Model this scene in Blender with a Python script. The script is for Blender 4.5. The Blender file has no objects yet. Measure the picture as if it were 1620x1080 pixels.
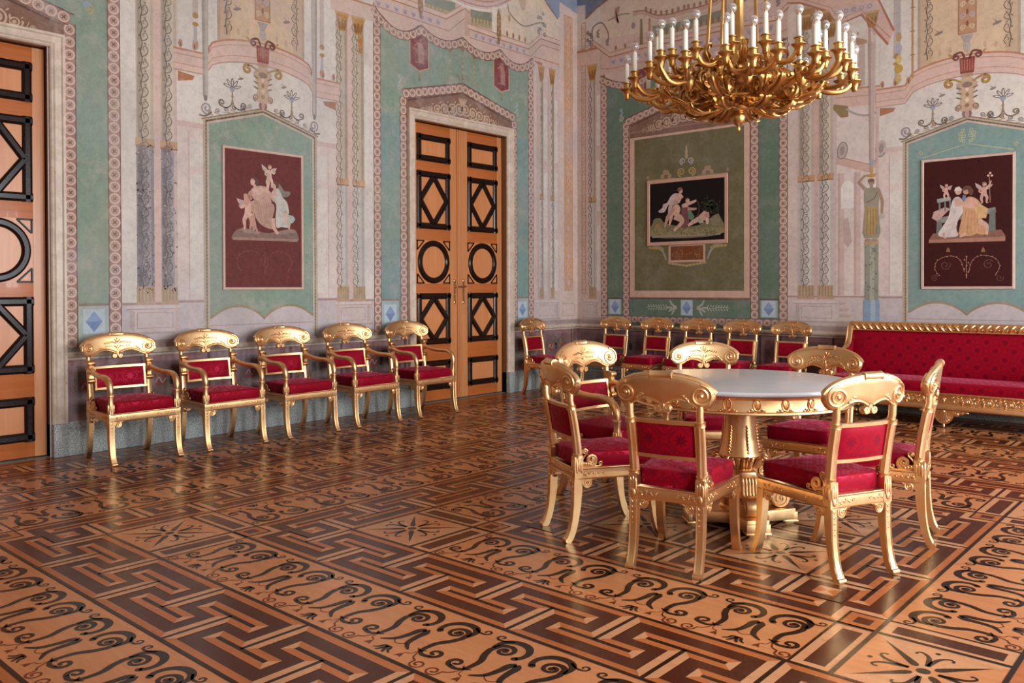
# A palace reception room with frescoed walls, gilded chairs round a marble table,
# an inlaid parquet floor and a gilt chandelier.
import bpy, bmesh, math, random
from math import pi, sin, cos, sqrt, atan2, radians
from mathutils import Vector, Matrix

random.seed(7)
SC = bpy.context.scene
COL = SC.collection

# ------------------------------------------------------------------ room data
XL, YB = -7.25, 9.57          # left wall plane, back wall plane
XR, YF = 2.75, -0.60          # window wall plane, wall behind the camera
ZC = 5.75                     # ceiling
FCX, FCY = -2.22, 4.50        # centre of the floor pattern


def lin(c):
    """sRGB 0-255 triple or hex string -> linear rgb"""
    if isinstance(c, str):
        c = c.lstrip('#')
        c = tuple(int(c[i:i + 2], 16) for i in (0, 2, 4))
    out = []
    for x in c[:3]:
        x = x / 255.0
        out.append(x / 12.92 if x <= 0.04045 else ((x + 0.055) / 1.055) ** 2.4)
    return tuple(out)


# ------------------------------------------------------------------ properties
def tag(o, label=None, cat=None, group=None, kind=None):
    if label: o['label'] = label
    if cat: o['category'] = cat
    if group: o['group'] = group
    if kind: o['kind'] = kind
    return o


def empty(name, loc=(0, 0, 0), rz=0.0, parent=None):
    o = bpy.data.objects.new(name, None)
    COL.objects.link(o)
    o.location = loc
    o.rotation_euler = (0, 0, rz)
    o.empty_display_size = 0.1
    if parent: o.parent = parent
    return o


def copy_tree(o, parent=None):
    c = o.copy()
    COL.objects.link(c)
    c.parent = parent
    for ch in list(o.children):
        copy_tree(ch, c)
    return c


# ------------------------------------------------------------------ mesh builder
class MB:
    def __init__(s):
        s.v = []
        s.f = []

    def add(s, verts, faces):
        b = len(s.v)
        s.v.extend([tuple(p) for p in verts])
        s.f.extend([tuple(i + b for i in f) for f in faces])

    def box(s, x0, x1, y0, y1, z0, z1):
        s.add([(x0, y0, z0), (x1, y0, z0), (x1, y1, z0), (x0, y1, z0),
               (x0, y0, z1), (x1, y0, z1), (x1, y1, z1), (x0, y1, z1)],
              [(0, 3, 2, 1), (4, 5, 6, 7), (0, 1, 5, 4), (1, 2, 6, 5), (2, 3, 7, 6), (3, 0, 4, 7)])

    def tube(s, pts, rad, n=8, caps=True, up=None, sx=1.0, sy=1.0, sec=None):
        """swept round section; rad scalar or list; sx, sy squash; sec(angle)->multiplier"""
        P = [Vector(p) for p in pts]
        m = len(P)
        if not hasattr(rad, '__len__'): rad = [rad] * m
        T = []
        for i in range(m):
            a = P[max(0, i - 1)]
            b = P[min(m - 1, i + 1)]
            t = (b - a)
            T.append(t.normalized() if t.length > 1e-9 else Vector((0, 0, 1)))
        ref = Vector(up) if up else (Vector((0, 0, 1)) if abs(T[0].z) < 0.9 else Vector((1, 0, 0)))
        N = (ref - T[0] * ref.dot(T[0])).normalized()
        V = []
        for i in range(m):
            if i:
                N = N - T[i] * N.dot(T[i])
                N = N.normalized() if N.length > 1e-9 else Vector((1, 0, 0))
            B = T[i].cross(N)
            for k in range(n):
                a = 2 * pi * k / n
                q = sec(a) if sec else 1.0
                V.append(P[i] + N * (cos(a) * rad[i] * sx * q) + B * (sin(a) * rad[i] * sy * q))
        F = []
        for i in range(m - 1):
            for k in range(n):
                F.append((i * n + k, i * n + (k + 1) % n, (i + 1) * n + (k + 1) % n, (i + 1) * n + k))
        if caps:
            F.append(tuple(reversed(range(n))))
            F.append(tuple(range((m - 1) * n, m * n)))
        s.add(V, F)

    def lathe(s, prof, n=24, c=(0, 0, 0), sec=None, axis='z', a0=0.0):
        """prof: list of (r, h); sec(angle, i)->radius multiplier"""
        V = []
        for i, (r, h) in enumerate(prof):
            for k in range(n):
                a = a0 + 2 * pi * k / n
                q = r * (sec(a, i) if sec else 1.0)
                x, y, z = q * cos(a), q * sin(a), h
                if axis == 'y': x, y, z = x, z, y
                if axis == 'x': x, y, z = z, x, y
                V.append((c[0] + x, c[1] + y, c[2] + z))
        F = []
        m = len(prof)
        for i in range(m - 1):
            for k in range(n):
                F.append((i * n + k, i * n + (k + 1) % n, (i + 1) * n + (k + 1) % n, (i + 1) * n + k))
        F.append(tuple(reversed(range(n))))
        F.append(tuple(range((m - 1) * n, m * n)))
        s.add(V, F)

    def ell(s, c, r, nu=10, nv=6, rot=None):
        V = []
        F = []
        for j in range(nv + 1):
            th = pi * j / nv
            for k in range(nu):
                a = 2 * pi * k / nu
                p = Vector((r[0] * sin(th) * cos(a), r[1] * sin(th) * sin(a), r[2] * cos(th)))
                if rot: p = rot @ p
                V.append((c[0] + p.x, c[1] + p.y, c[2] + p.z))
        for j in range(nv):
            for k in range(nu):
                F.append((j * nu + k, (j + 1) * nu + k, (j + 1) * nu + (k + 1) % nu, j * nu + (k + 1) % nu))
        s.add(V, F)

    def prism(s, poly, fn, t0, t1):
        """poly 2-D outline extruded between depths t0 and t1 through fn(a, b, t) -> xyz"""
        n = len(poly)
        V = [fn(a, b, t0) for a, b in poly] + [fn(a, b, t1) for a, b in poly]
        F = [tuple(reversed(range(n))), tuple(range(n, 2 * n))]
        for i in range(n):
            j = (i + 1) % n
            F.append((i, j, n + j, n + i))
        s.add(V, F)

    def grid(s, rows, close_u=False):
        """rows of equal-length point lists"""
        m, n = len(rows), len(rows[0])
        V = [p for r in rows for p in r]
        F = []
        for i in range(m - 1):
            for k in range(n - (0 if close_u else 1)):
                k2 = (k + 1) % n
                F.append((i * n + k, i * n + k2, (i + 1) * n + k2, (i + 1) * n + k))
        s.add(V, F)

    def xform(s, M, start=0):
        for i in range(start, len(s.v)):
            s.v[i] = tuple(M @ Vector(s.v[i]))

    def build(s, name, mat, parent=None, bevel=0.0, angle=40, uv=False, seg=2, weld=True, smooth=True, loc=None):
        me = bpy.data.meshes.new(name)
        me.from_pydata(s.v, [], s.f)
        bm = bmesh.new()
        bm.from_mesh(me)
        if weld:
            bmesh.ops.remove_doubles(bm, verts=bm.verts, dist=1e-5)
        bmesh.ops.recalc_face_normals(bm, faces=bm.faces)
        if bevel > 0:
            ed = [e for e in bm.edges if len(e.link_faces) == 2 and e.calc_face_angle(0) > radians(35)]
            try:
                bmesh.ops.bevel(bm, geom=ed, offset=bevel, segments=seg, affect='EDGES', profile=0.5, clamp_overlap=True)
            except Exception:
                pass
        if uv:
            ly = bm.loops.layers.uv.new('UVMap')
            for f in bm.faces:
                n = f.normal
                ax = max(range(3), key=lambda i: abs(n[i]))
                for l in f.loops:
                    c = l.vert.co
                    l[ly].uv = ((c.y, c.z) if ax == 0 else (c.x, c.z) if ax == 1 else (c.x, c.y))
        bm.to_mesh(me)
        bm.free()
        if smooth:
            me.shade_smooth()
            me.set_sharp_from_angle(angle=radians(angle))
        if mat: me.materials.append(mat)
        o = bpy.data.objects.new(name, me)
        COL.objects.link(o)
        if parent: o.parent = parent
        if loc: o.location = loc
        return o


def lerp(a, b, t): return a + (b - a) * t


def interp(x, xs, ys):
    if x <= xs[0]: return ys[0]
    for i in range(1, len(xs)):
        if x <= xs[i]:
            t = (x - xs[i - 1]) / (xs[i] - xs[i - 1])
            return ys[i - 1] + (ys[i] - ys[i - 1]) * t
    return ys[-1]


def spline(pts, n=8):
    """Catmull-Rom through 2-D or 3-D points"""
    P = [Vector(p) for p in pts]
    out = []
    m = len(P)
    for i in range(m - 1):
        p0, p1, p2, p3 = P[max(0, i - 1)], P[i], P[i + 1], P[min(m - 1, i + 2)]
        for k in range(n):
            t = k / n
            out.append(0.5 * ((2 * p1) + (p2 - p0) * t + (2 * p0 - 5 * p1 + 4 * p2 - p3) * t * t + (3 * p1 - p0 - 3 * p2 + p3) * t ** 3))
    out.append(P[-1])
    return [tuple(p) for p in out]


def spiral2(cx, cy, r0, r1, a0, turns, n=20, sgn=1, k=1.0):
    """points from radius r0 at angle a0 winding to radius r1"""
    out = []
    for i in range(n + 1):
        t = i / n
        r = lerp(r0, r1, t ** k)
        a = a0 + sgn * turns * 2 * pi * t
        out.append((cx + r * cos(a), cy + r * sin(a)))
    return out


# ------------------------------------------------------------------ materials
def mat_new(name):
    m = bpy.data.materials.new(name)
    m.use_nodes = True
    nt = m.node_tree
    b = nt.nodes['Principled BSDF']
    return m, nt, b


def nd(nt, typ, **kw):
    n = nt.nodes.new(typ)
    for k, v in kw.items():
        setattr(n, k, v)
    return n


def mixrgb(nt, a, b, fac, mode='MIX'):
    n = nd(nt, 'ShaderNodeMix', data_type='RGBA', blend_type=mode)
    for sock, val in ((n.inputs[6], a), (n.inputs[7], b), (n.inputs[0], fac)):
        if hasattr(val, 'links') or hasattr(val, 'is_linked'):
            nt.links.new(val, sock)
        elif isinstance(val, (int, float)):
            sock.default_value = val
        else:
            sock.default_value = (*val, 1)
    return n.outputs[2]


def mth(nt, op, a, b=None, c=None):
    n = nd(nt, 'ShaderNodeMath', operation=op)
    for i, val in enumerate((a, b, c)):
        if val is None: continue
        if isinstance(val, (int, float)):
            n.inputs[i].default_value = val
        else:
            nt.links.new(val, n.inputs[i])
    return n.outputs[0]


def noise(nt, scale, detail=4, rough=0.55, coord='Object', vec=None, mapscale=None):
    tc = nd(nt, 'ShaderNodeTexCoord')
    n = nd(nt, 'ShaderNodeTexNoise')
    n.inputs['Scale'].default_value = scale
    n.inputs['Detail'].default_value = detail
    n.inputs['Roughness'].default_value = rough
    src = vec if vec else tc.outputs[coord]
    if mapscale:
        mp = nd(nt, 'ShaderNodeMapping')
        mp.inputs['Scale'].default_value = mapscale
        nt.links.new(src, mp.inputs[0])
        src = mp.outputs[0]
    nt.links.new(src, n.inputs['Vector'])
    return n.outputs[0]


def ramp(nt, fac, stops):
    r = nd(nt, 'ShaderNodeValToRGB')
    el = r.color_ramp.elements
    while len(el) < len(stops): el.new(0.5)
    for e, (p, c) in zip(el, stops):
        e.position = p
        e.color = (*c, 1) if len(c) == 3 else c
    nt.links.new(fac, r.inputs[0])
    return r.outputs[0]


def bump(nt, b, height, strength=0.2, dist=0.01):
    n = nd(nt, 'ShaderNodeBump')
    n.inputs['Strength'].default_value = strength
    n.inputs['Distance'].default_value = dist
    nt.links.new(height, n.inputs['Height'])
    nt.links.new(n.outputs[0], b.inputs['Normal'])


M = {}


def mk_gold(name, c1, c2, rough, coat=2.1):
    m, nt, b = mat_new(name)
    n1 = noise(nt, 9, 5)
    col = ramp(nt, n1, [(0.3, lin(c1)), (0.7, lin(c2))])
    nt.links.new(col, b.inputs['Base Color'])
    b.inputs['Metallic'].default_value = 1.0
    b.inputs['Coat Weight'].default_value = 1.0
    b.inputs['Coat Roughness'].default_value = 0.42
    b.inputs['Coat IOR'].default_value = coat
    r = ramp(nt, noise(nt, 25, 3), [(0.3, (rough - 0.02,) * 3), (0.75, (rough + 0.06,) * 3)])
    nt.links.new(r, b.inputs['Roughness'])
    bump(nt, b, noise(nt, 45, 2), 0.03, 0.003)
    M[name] = m


mk_gold('gilding', (234, 174, 92), (246, 200, 130), 0.34)
mk_gold('aged_gilding', (218, 150, 62), (233, 172, 86), 0.32)
mk_gold('ormolu', (190, 136, 58), (214, 164, 82), 0.30, 1.5)
mk_gold('brass', (190, 140, 60), (205, 160, 80), 0.25)


def mk_damask():
    m, nt, b = mat_new('crimson_damask')
    uv = nd(nt, 'ShaderNodeUVMap')
    sp = nd(nt, 'ShaderNodeSeparateXYZ')
    nt.links.new(uv.outputs[0], sp.inputs[0])
    PX, PY = 0.160, 0.166

    def cell(ou, ov, k=1.0):
        u = mth(nt, 'SUBTRACT', mth(nt, 'FRACT', mth(nt, 'ADD', mth(nt, 'DIVIDE', sp.outputs[0], PX * k), 10.5 + ou)), 0.5)
        v = mth(nt, 'SUBTRACT', mth(nt, 'FRACT', mth(nt, 'ADD', mth(nt, 'DIVIDE', sp.outputs[1], PY * k), 10.2 + ov)), 0.5)
        r = mth(nt, 'SQRT', mth(nt, 'ADD', mth(nt, 'MULTIPLY', u, u), mth(nt, 'MULTIPLY', v, v)))
        a = mth(nt, 'ARCTAN2', v, u)
        return r, a
    tot = None
    spots = None
    for ou, ov in ((0.0, 0.0), (0.5, 0.5)):
        r, a = cell(ou, ov)
        pet = mth(nt, 'ADD', 0.150, mth(nt, 'MULTIPLY', 0.050, mth(nt, 'COSINE', mth(nt, 'MULTIPLY', a, 8.0))))
        fl = mth(nt, 'LESS_THAN', r, pet)
        # wreath of small leaves round each flower
        ringr = mth(nt, 'ABSOLUTE', mth(nt, 'SUBTRACT', r, mth(nt, 'ADD', 0.325, mth(nt, 'MULTIPLY', 0.035, mth(nt, 'COSINE', mth(nt, 'MULTIPLY', a, 4.0))))))
        dots = mth(nt, 'LESS_THAN', ringr, mth(nt, 'MULTIPLY', 0.050, mth(nt, 'ABSOLUTE', mth(nt, 'SINE', mth(nt, 'MULTIPLY', a, 10.0)))))
        x = mth(nt, 'MAXIMUM', fl, mth(nt, 'MULTIPLY', dots, 0.75))
        tot = x if tot is None else mth(nt, 'MAXIMUM', tot, x)
    col = mixrgb(nt, lin((158, 3, 30)), lin((136, 8, 38)), tot)
    weave = noise(nt, 300, 2)
    col = mixrgb(nt, col, ramp(nt, weave, [(0.3, (0.78,) * 3), (0.7, (1.0,) * 3)]), 0.5, 'MULTIPLY')
    nt.links.new(col, b.inputs['Base Color'])
    rg = mth(nt, 'SUBTRACT', 0.62, mth(nt, 'MULTIPLY', tot, 0.22))
    nt.links.new(mth(nt, 'MULTIPLY', tot, 0.55), b.inputs['Metallic'])
    nt.links.new(rg, b.inputs['Roughness'])
    nt.links.new(mth(nt, 'ADD', 0.14, mth(nt, 'MULTIPLY', tot, 0.46)), b.inputs['Sheen Weight'])
    b.inputs['Sheen Roughness'].default_value = 0.4
    b.inputs['Sheen Tint'].default_value = (*lin((250, 130, 160)), 1)
    nt.links.new(mth(nt, 'ADD', 0.28, mth(nt, 'MULTIPLY', tot, 0.35)), b.inputs['Specular IOR Level'])
    b.inputs['Specular Tint'].default_value = (*lin((255, 150, 170)), 1)
    M['damask'] = m


mk_damask()


def mk_simple(name, c, rough=0.5, metal=0.0, var=0.08, scale=12, spec=0.5, coat=0.0):
    m, nt, b = mat_new(name)
    c = lin(c)
    n1 = noise(nt, scale, 5)
    col = ramp(nt, n1, [(0.25, tuple(x * (1 - var) for x in c)), (0.75, tuple(min(1, x * (1 + var)) for x in c))])
    nt.links.new(col, b.inputs['Base Color'])
    b.inputs['Roughness'].default_value = rough
    b.inputs['Metallic'].default_value = metal
    b.inputs['Specular IOR Level'].default_value = spec
    b.inputs['Coat Weight'].default_value = coat
    M[name] = m
    return m


mk_simple('candle', (240, 232, 214), 0.5, var=0.02)
mk_simple('ebony', (32, 17, 12), 0.2, var=0.25, scale=30, spec=0.28)


def mk_marble(name, base, vein, scale=3.0, amt=0.35, rough=0.2, spots=False):
    m, nt, b = mat_new(name)
    n1 = noise(nt, scale, 8, 0.65)
    v = ramp(nt, n1, [(0.40, (0, 0, 0)), (0.5, (1, 1, 1)), (0.60, (0, 0, 0))])
    col = mixrgb(nt, lin(base), lin(vein), mth(nt, 'MULTIPLY', v, amt))
    n2 = noise(nt, scale * 0.5, 3)
    col = mixrgb(nt, col, ramp(nt, n2, [(0.3, (0.88,) * 3), (0.7, (1, 1, 1))]), 1.0, 'MULTIPLY')
    if spots:
        n3 = noise(nt, 90, 2, mapscale=(1, 1, 0.35))
        col = mixrgb(nt, col, lin((70, 50, 45)), ramp(nt, n3, [(0.70, (0, 0, 0)), (0.78, (0.5,) * 3)]))
    nt.links.new(col, b.inputs['Base Color'])
    b.inputs['Roughness'].default_value = rough
    M[name] = m


mk_marble('white_marble', (214, 210, 211), (160, 156, 162), 2.2, 0.12, 0.22)
mk_marble('cream_marble', (226, 205, 184), (168, 140, 120), 5.0, 0.35, 0.4, True)


def mk_granite():
    m, nt, b = mat_new('grey_granite')
    n1 = noise(nt, 90, 3, 0.7)
    col = ramp(nt, n1, [(0.30, lin((84, 86, 84))), (0.44, lin((152, 156, 152))), (0.58, lin((196, 198, 192))), (0.72, lin((224, 222, 214)))])
    n2 = noise(nt, 12, 4)
    col = mixrgb(nt, col, ramp(nt, n2, [(0.3, (0.8,) * 3), (0.7, (1, 1, 1))]), 1.0, 'MULTIPLY')
    nt.links.new(col, b.inputs['Base Color'])
    b.inputs['Roughness'].default_value = 0.45
    M['granite'] = m


mk_granite()


def mk_wood(name, c1, c2, ms=(14, 14, 0.7), rough=0.3):
    m, nt, b = mat_new(name)
    n1 = noise(nt, 2.2, 5, 0.6, mapscale=ms)
    col = ramp(nt, n1, [(0.25, lin(c1)), (0.75, lin(c2))])
    nt.links.new(col, b.inputs['Base Color'])
    b.inputs['Roughness'].default_value = rough
    b.inputs['Coat Weight'].default_value = 0.15
    M[name] = m


mk_wood('door_wood', (198, 124, 74), (214, 144, 92))
mk_wood('door_wood_cross', (182, 96, 44), (200, 114, 58), ms=(14, 0.7, 14))
mk_wood('reveal_wood', (116, 74, 40), (138, 92, 54))
mk_wood('door_wood_panel', (206, 126, 74), (222, 148, 96), ms=(14, 12, 0.6))


def mk_bulb():
    m, nt, b = mat_new('clear_bulb_glass')
    tr = nd(nt, 'ShaderNodeBsdfTransparent')
    tr.inputs[0].default_value = (0.96, 0.97, 0.97, 1)
    gl = nd(nt, 'ShaderNodeBsdfGlossy')
    gl.inputs['Roughness'].default_value = 0.10
    fr = nd(nt, 'ShaderNodeFresnel')
    fr.inputs['IOR'].default_value = 1.9
    ge = nd(nt, 'ShaderNodeNewGeometry')
    front = mth(nt, 'SUBTRACT', 1.0, ge.outputs['Backfacing'])
    mx = nd(nt, 'ShaderNodeMixShader')
    nt.links.new(mth(nt, 'MULTIPLY', mth(nt, 'ADD', fr.outputs[0], 0.15), front), mx.inputs[0])
    nt.links.new(tr.outputs[0], mx.inputs[1])
    nt.links.new(gl.outputs[0], mx.inputs[2])
    df = nd(nt, 'ShaderNodeBsdfDiffuse')
    df.inputs[0].default_value = (0.9, 0.88, 0.85, 1)
    mx2 = nd(nt, 'ShaderNodeMixShader')
    # pale haze mixed into the glass imitates light caught by globe and rim
    lw = nd(nt, 'ShaderNodeLayerWeight')
    lw.inputs['Blend'].default_value = 0.35
    nt.links.new(mth(nt, 'MULTIPLY', mth(nt, 'ADD', 0.08, mth(nt, 'MULTIPLY', lw.outputs['Facing'], 0.35)), front), mx2.inputs[0])
    nt.links.new(mx.outputs[0], mx2.inputs[1])
    nt.links.new(df.outputs[0], mx2.inputs[2])
    nt.links.new(mx2.outputs[0], nt.nodes['Material Output'].inputs[0])
    M['bulb'] = m


mk_bulb()


def mk_paint(name, rough, mottle=0.14, grain=True, wear=1.0):
    """surface whose own pigment is stored per face in the colour attribute 'pigment'"""
    m, nt, b = mat_new(name)
    at = nd(nt, 'ShaderNodeAttribute', attribute_name='pigment')
    col = at.outputs['Color']
    n1 = noise(nt, 2.3, 6, 0.65)
    col = mixrgb(nt, col, ramp(nt, n1, [(0.30, (1 - mottle,) * 3), (0.62, (1.0,) * 3)]), 1.0, 'MULTIPLY')
    n2 = noise(nt, 22, 5, 0.7)
    col = mixrgb(nt, col, ramp(nt, n2, [(0.32, (1 - mottle * 1.1, 1 - mottle * 1.2, 1 - mottle * 1.2)), (0.55, (1.0,) * 3)]), 1.0, 'MULTIPLY')
    if wear:
        n3 = noise(nt, 4.0, 8, 0.78)
        col = mixrgb(nt, col, lin((204, 186, 174)), ramp(nt, n3, [(0.50, (0, 0, 0)), (0.66, (0.42 * wear,) * 3)]))
        n4 = noise(nt, 1.1, 4, 0.6)
        col = mixrgb(nt, col, lin((168, 166, 176)), ramp(nt, n4, [(0.46, (0, 0, 0)), (0.70, (0.30 * wear,) * 3)]))
        n5 = noise(nt, 1.7, 5, 0.65, mapscale=(1.0, 1.0, 0.6))
        col = mixrgb(nt, col, lin((168, 156, 132)), ramp(nt, n5, [(0.50, (0, 0, 0)), (0.68, (0.28 * wear,) * 3)]))
        n6 = noise(nt, 70, 3, 0.8)
        col = mixrgb(nt, col, lin((216, 200, 188)), ramp(nt, n6, [(0.62, (0, 0, 0)), (0.72, (0.35 * wear,) * 3)]))
    nt.links.new(col, b.inputs['Base Color'])
    b.inputs['Roughness'].default_value = rough
    b.inputs['Specular IOR Level'].default_value = 0.25
    if grain: bump(nt, b, noise(nt, 120, 3), 0.05, 0.003)
    M[name] = m


mk_paint('fresco', 0.75)
mk_paint('fresco_sound', 0.75, wear=0.32)
mk_paint('panel_picture', 0.65, mottle=0.20, wear=0)


def mk_parquet():
    m, nt, b = mat_new('inlaid_parquet')
    at = nd(nt, 'ShaderNodeAttribute', attribute_name='pigment')
    col = at.outputs['Color']
    n1 = noise(nt, 3.0, 5, 0.6, mapscale=(1.0, 9.0, 1.0))
    col = mixrgb(nt, col, ramp(nt, n1, [(0.28, (0.80, 0.76, 0.72)), (0.70, (1.0,) * 3)]), 1.0, 'MULTIPLY')
    n2 = noise(nt, 0.9, 4, 0.6)
    col = mixrgb(nt, col, ramp(nt, n2, [(0.3, (0.86, 0.82, 0.78)), (0.7, (1, 1, 1))]), 1.0, 'MULTIPLY')
    nt.links.new(col, b.inputs['Base Color'])
    r = ramp(nt, noise(nt, 4, 5), [(0.3, (0.20,) * 3), (0.7, (0.32,) * 3)])
    nt.links.new(r, b.inputs['Roughness'])
    b.inputs['Specular IOR Level'].default_value = 0.36
    bump(nt, b, noise(nt, 6, 3), 0.03, 0.004)
    M['parquet'] = m


mk_parquet()


# ------------------------------------------------------------------ painted / inlaid surfaces
class Paint:
    """flat coloured pieces laid on a surface; fn(a, b, h) -> xyz"""
    STEP = 0.0004
    BIG = 0.0004

    def __init__(s, fn):
        s.fn = fn
        s.v = []
        s.f = []
        s.c = []
        s.big = {}

    def poly(s, pts, col, L=1):
        b = len(s.v)
        xs, ys = [q[0] for q in pts], [q[1] for q in pts]
        bb = (min(xs), max(xs), min(ys), max(ys))
        if (bb[1] - bb[0]) * (bb[3] - bb[2]) > s.BIG and L > 0:
            # pieces of one layer that overlap are stacked a hair apart
            ls = s.big.setdefault(L, [])
            sub = 0
            for o, k in ls:
                if k >= sub and o[0] < bb[1] - 1e-4 and o[1] > bb[0] + 1e-4 and o[2] < bb[3] - 1e-4 and o[3] > bb[2] + 1e-4:
                    sub = k + 1
            ls.append((bb, sub))
            L = L + min(0.9, 0.08 * sub)
        for a, z in pts: s.v.append(s.fn(a, z, L * s.STEP))
        s.f.append(tuple(range(b, b + len(pts))))
        s.c.append(lin(col) if not isinstance(col[0], float) else col)

    def rect(s, a0, a1, b0, b1, col, L=1):
        s.poly([(a0, b0), (a1, b0), (a1, b1), (a0, b1)], col, L)

    def frame(s, a0, a1, b0, b1, w, col, L=1):
        s.rect(a0, a1, b0, b0 + w, col, L)
        s.rect(a0, a1, b1 - w, b1, col, L)
        s.rect(a0, a0 + w, b0 + w, b1 - w, col, L)
        s.rect(a1 - w, a1, b0 + w, b1 - w, col, L)

    def disc(s, a, b, r, col, L=1, n=12, rb=None, rot=0.0):
        rb = rb or r
        s.poly([(a + r * cos(2 * pi * k / n + rot), b + rb * sin(2 * pi * k / n + rot)) for k in range(n)], col, L)

    def ell(s, a, b, ra, rb, ang, col, L=1, n=10):
        ca, sa = cos(ang), sin(ang)
        s.poly([(a + ra * cos(t) * ca - rb * sin(t) * sa, b + ra * cos(t) * sa + rb * sin(t) * ca)
                for t in (2 * pi * k / n for k in range(n))], col, L)

    def ring(s, a, b, ro, ri, col, L=1, n=14):
        for k in range(n):
            t0, t1 = 2 * pi * k / n, 2 * pi * (k + 1) / n
            s.poly([(a + ri * cos(t0), b + ri * sin(t0)), (a + ro * cos(t0), b + ro * sin(t0)),
                    (a + ro * cos(t1), b + ro * sin(t1)), (a + ri * cos(t1), b + ri * sin(t1))], col, L)

    def stroke(s, pts, w, col, L=1, cap=False):
        m = len(pts)
        if not hasattr(w, '__len__'): w = [w] * m
        elif len(w) != m: w = [interp(i / (m - 1), [k / (len(w) - 1) for k in range(len(w))], list(w)) for i in range(m)]
        A, B = [], []
        for i in range(m):
            p, q = pts[max(0, i - 1)], pts[min(m - 1, i + 1)]
            dx, dy = q[0] - p[0], q[1] - p[1]
            d = sqrt(dx * dx + dy * dy) or 1e-9
            nx, ny = -dy / d * w[i] / 2, dx / d * w[i] / 2
            A.append((pts[i][0] + nx, pts[i][1] + ny))
            B.append((pts[i][0] - nx, pts[i][1] - ny))
        for i in range(m - 1):
            s.poly([A[i], B[i], B[i + 1], A[i + 1]], col, L)
        if cap:
            s.disc(*pts[-1], w[-1] / 2, col, L, 8)

    def build(s, name, mat):
        me = bpy.data.meshes.new(name)
        me.from_pydata(s.v, [], s.f)
        at = me.color_attributes.new('pigment', 'FLOAT_COLOR', 'CORNER')
        buf = []
        for p, c in zip(me.polygons, s.c):
            buf.extend((*c, 1.0) * p.loop_total)
        at.data.foreach_set('color', buf)
        me.materials.append(mat)
        o = bpy.data.objects.new(name, me)
        COL.objects.link(o)
        return o


class Sub:
    """the same paint, shifted / mirrored / scaled / turned"""

    def __init__(s, base, a=0.0, b=0.0, sa=1.0, sb=1.0, rot=0.0):
        s.p = base
        s.a, s.b, s.sa, s.sb, s.r = a, b, sa, sb, rot

    def t(s, q):
        x, y = q[0] * s.sa, q[1] * s.sb
        if s.r: x, y = x * cos(s.r) - y * sin(s.r), x * sin(s.r) + y * cos(s.r)
        return (s.a + x, s.b + y)

    def poly(s, pts, col, L=1): s.p.poly([s.t(q) for q in pts], col, L)

    rect = Paint.rect
    frame = Paint.frame
    disc = Paint.disc
    ell = Paint.ell
    ring = Paint.ring
    stroke = Paint.stroke
# =================================================================== FLOOR
W_BASE = (206, 130, 78)
W_SCR = (214, 140, 90)
W_ORG = (192, 110, 60)
W_PALE = (216, 154, 110)
W_BRN = (78, 36, 22)
W_BLK = (32, 19, 13)
W_RED = (112, 44, 18)

SQ0, SQP, SQW, BARW, MP = 0.16, 0.94, 0.475, 0.15, 0.628


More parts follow.
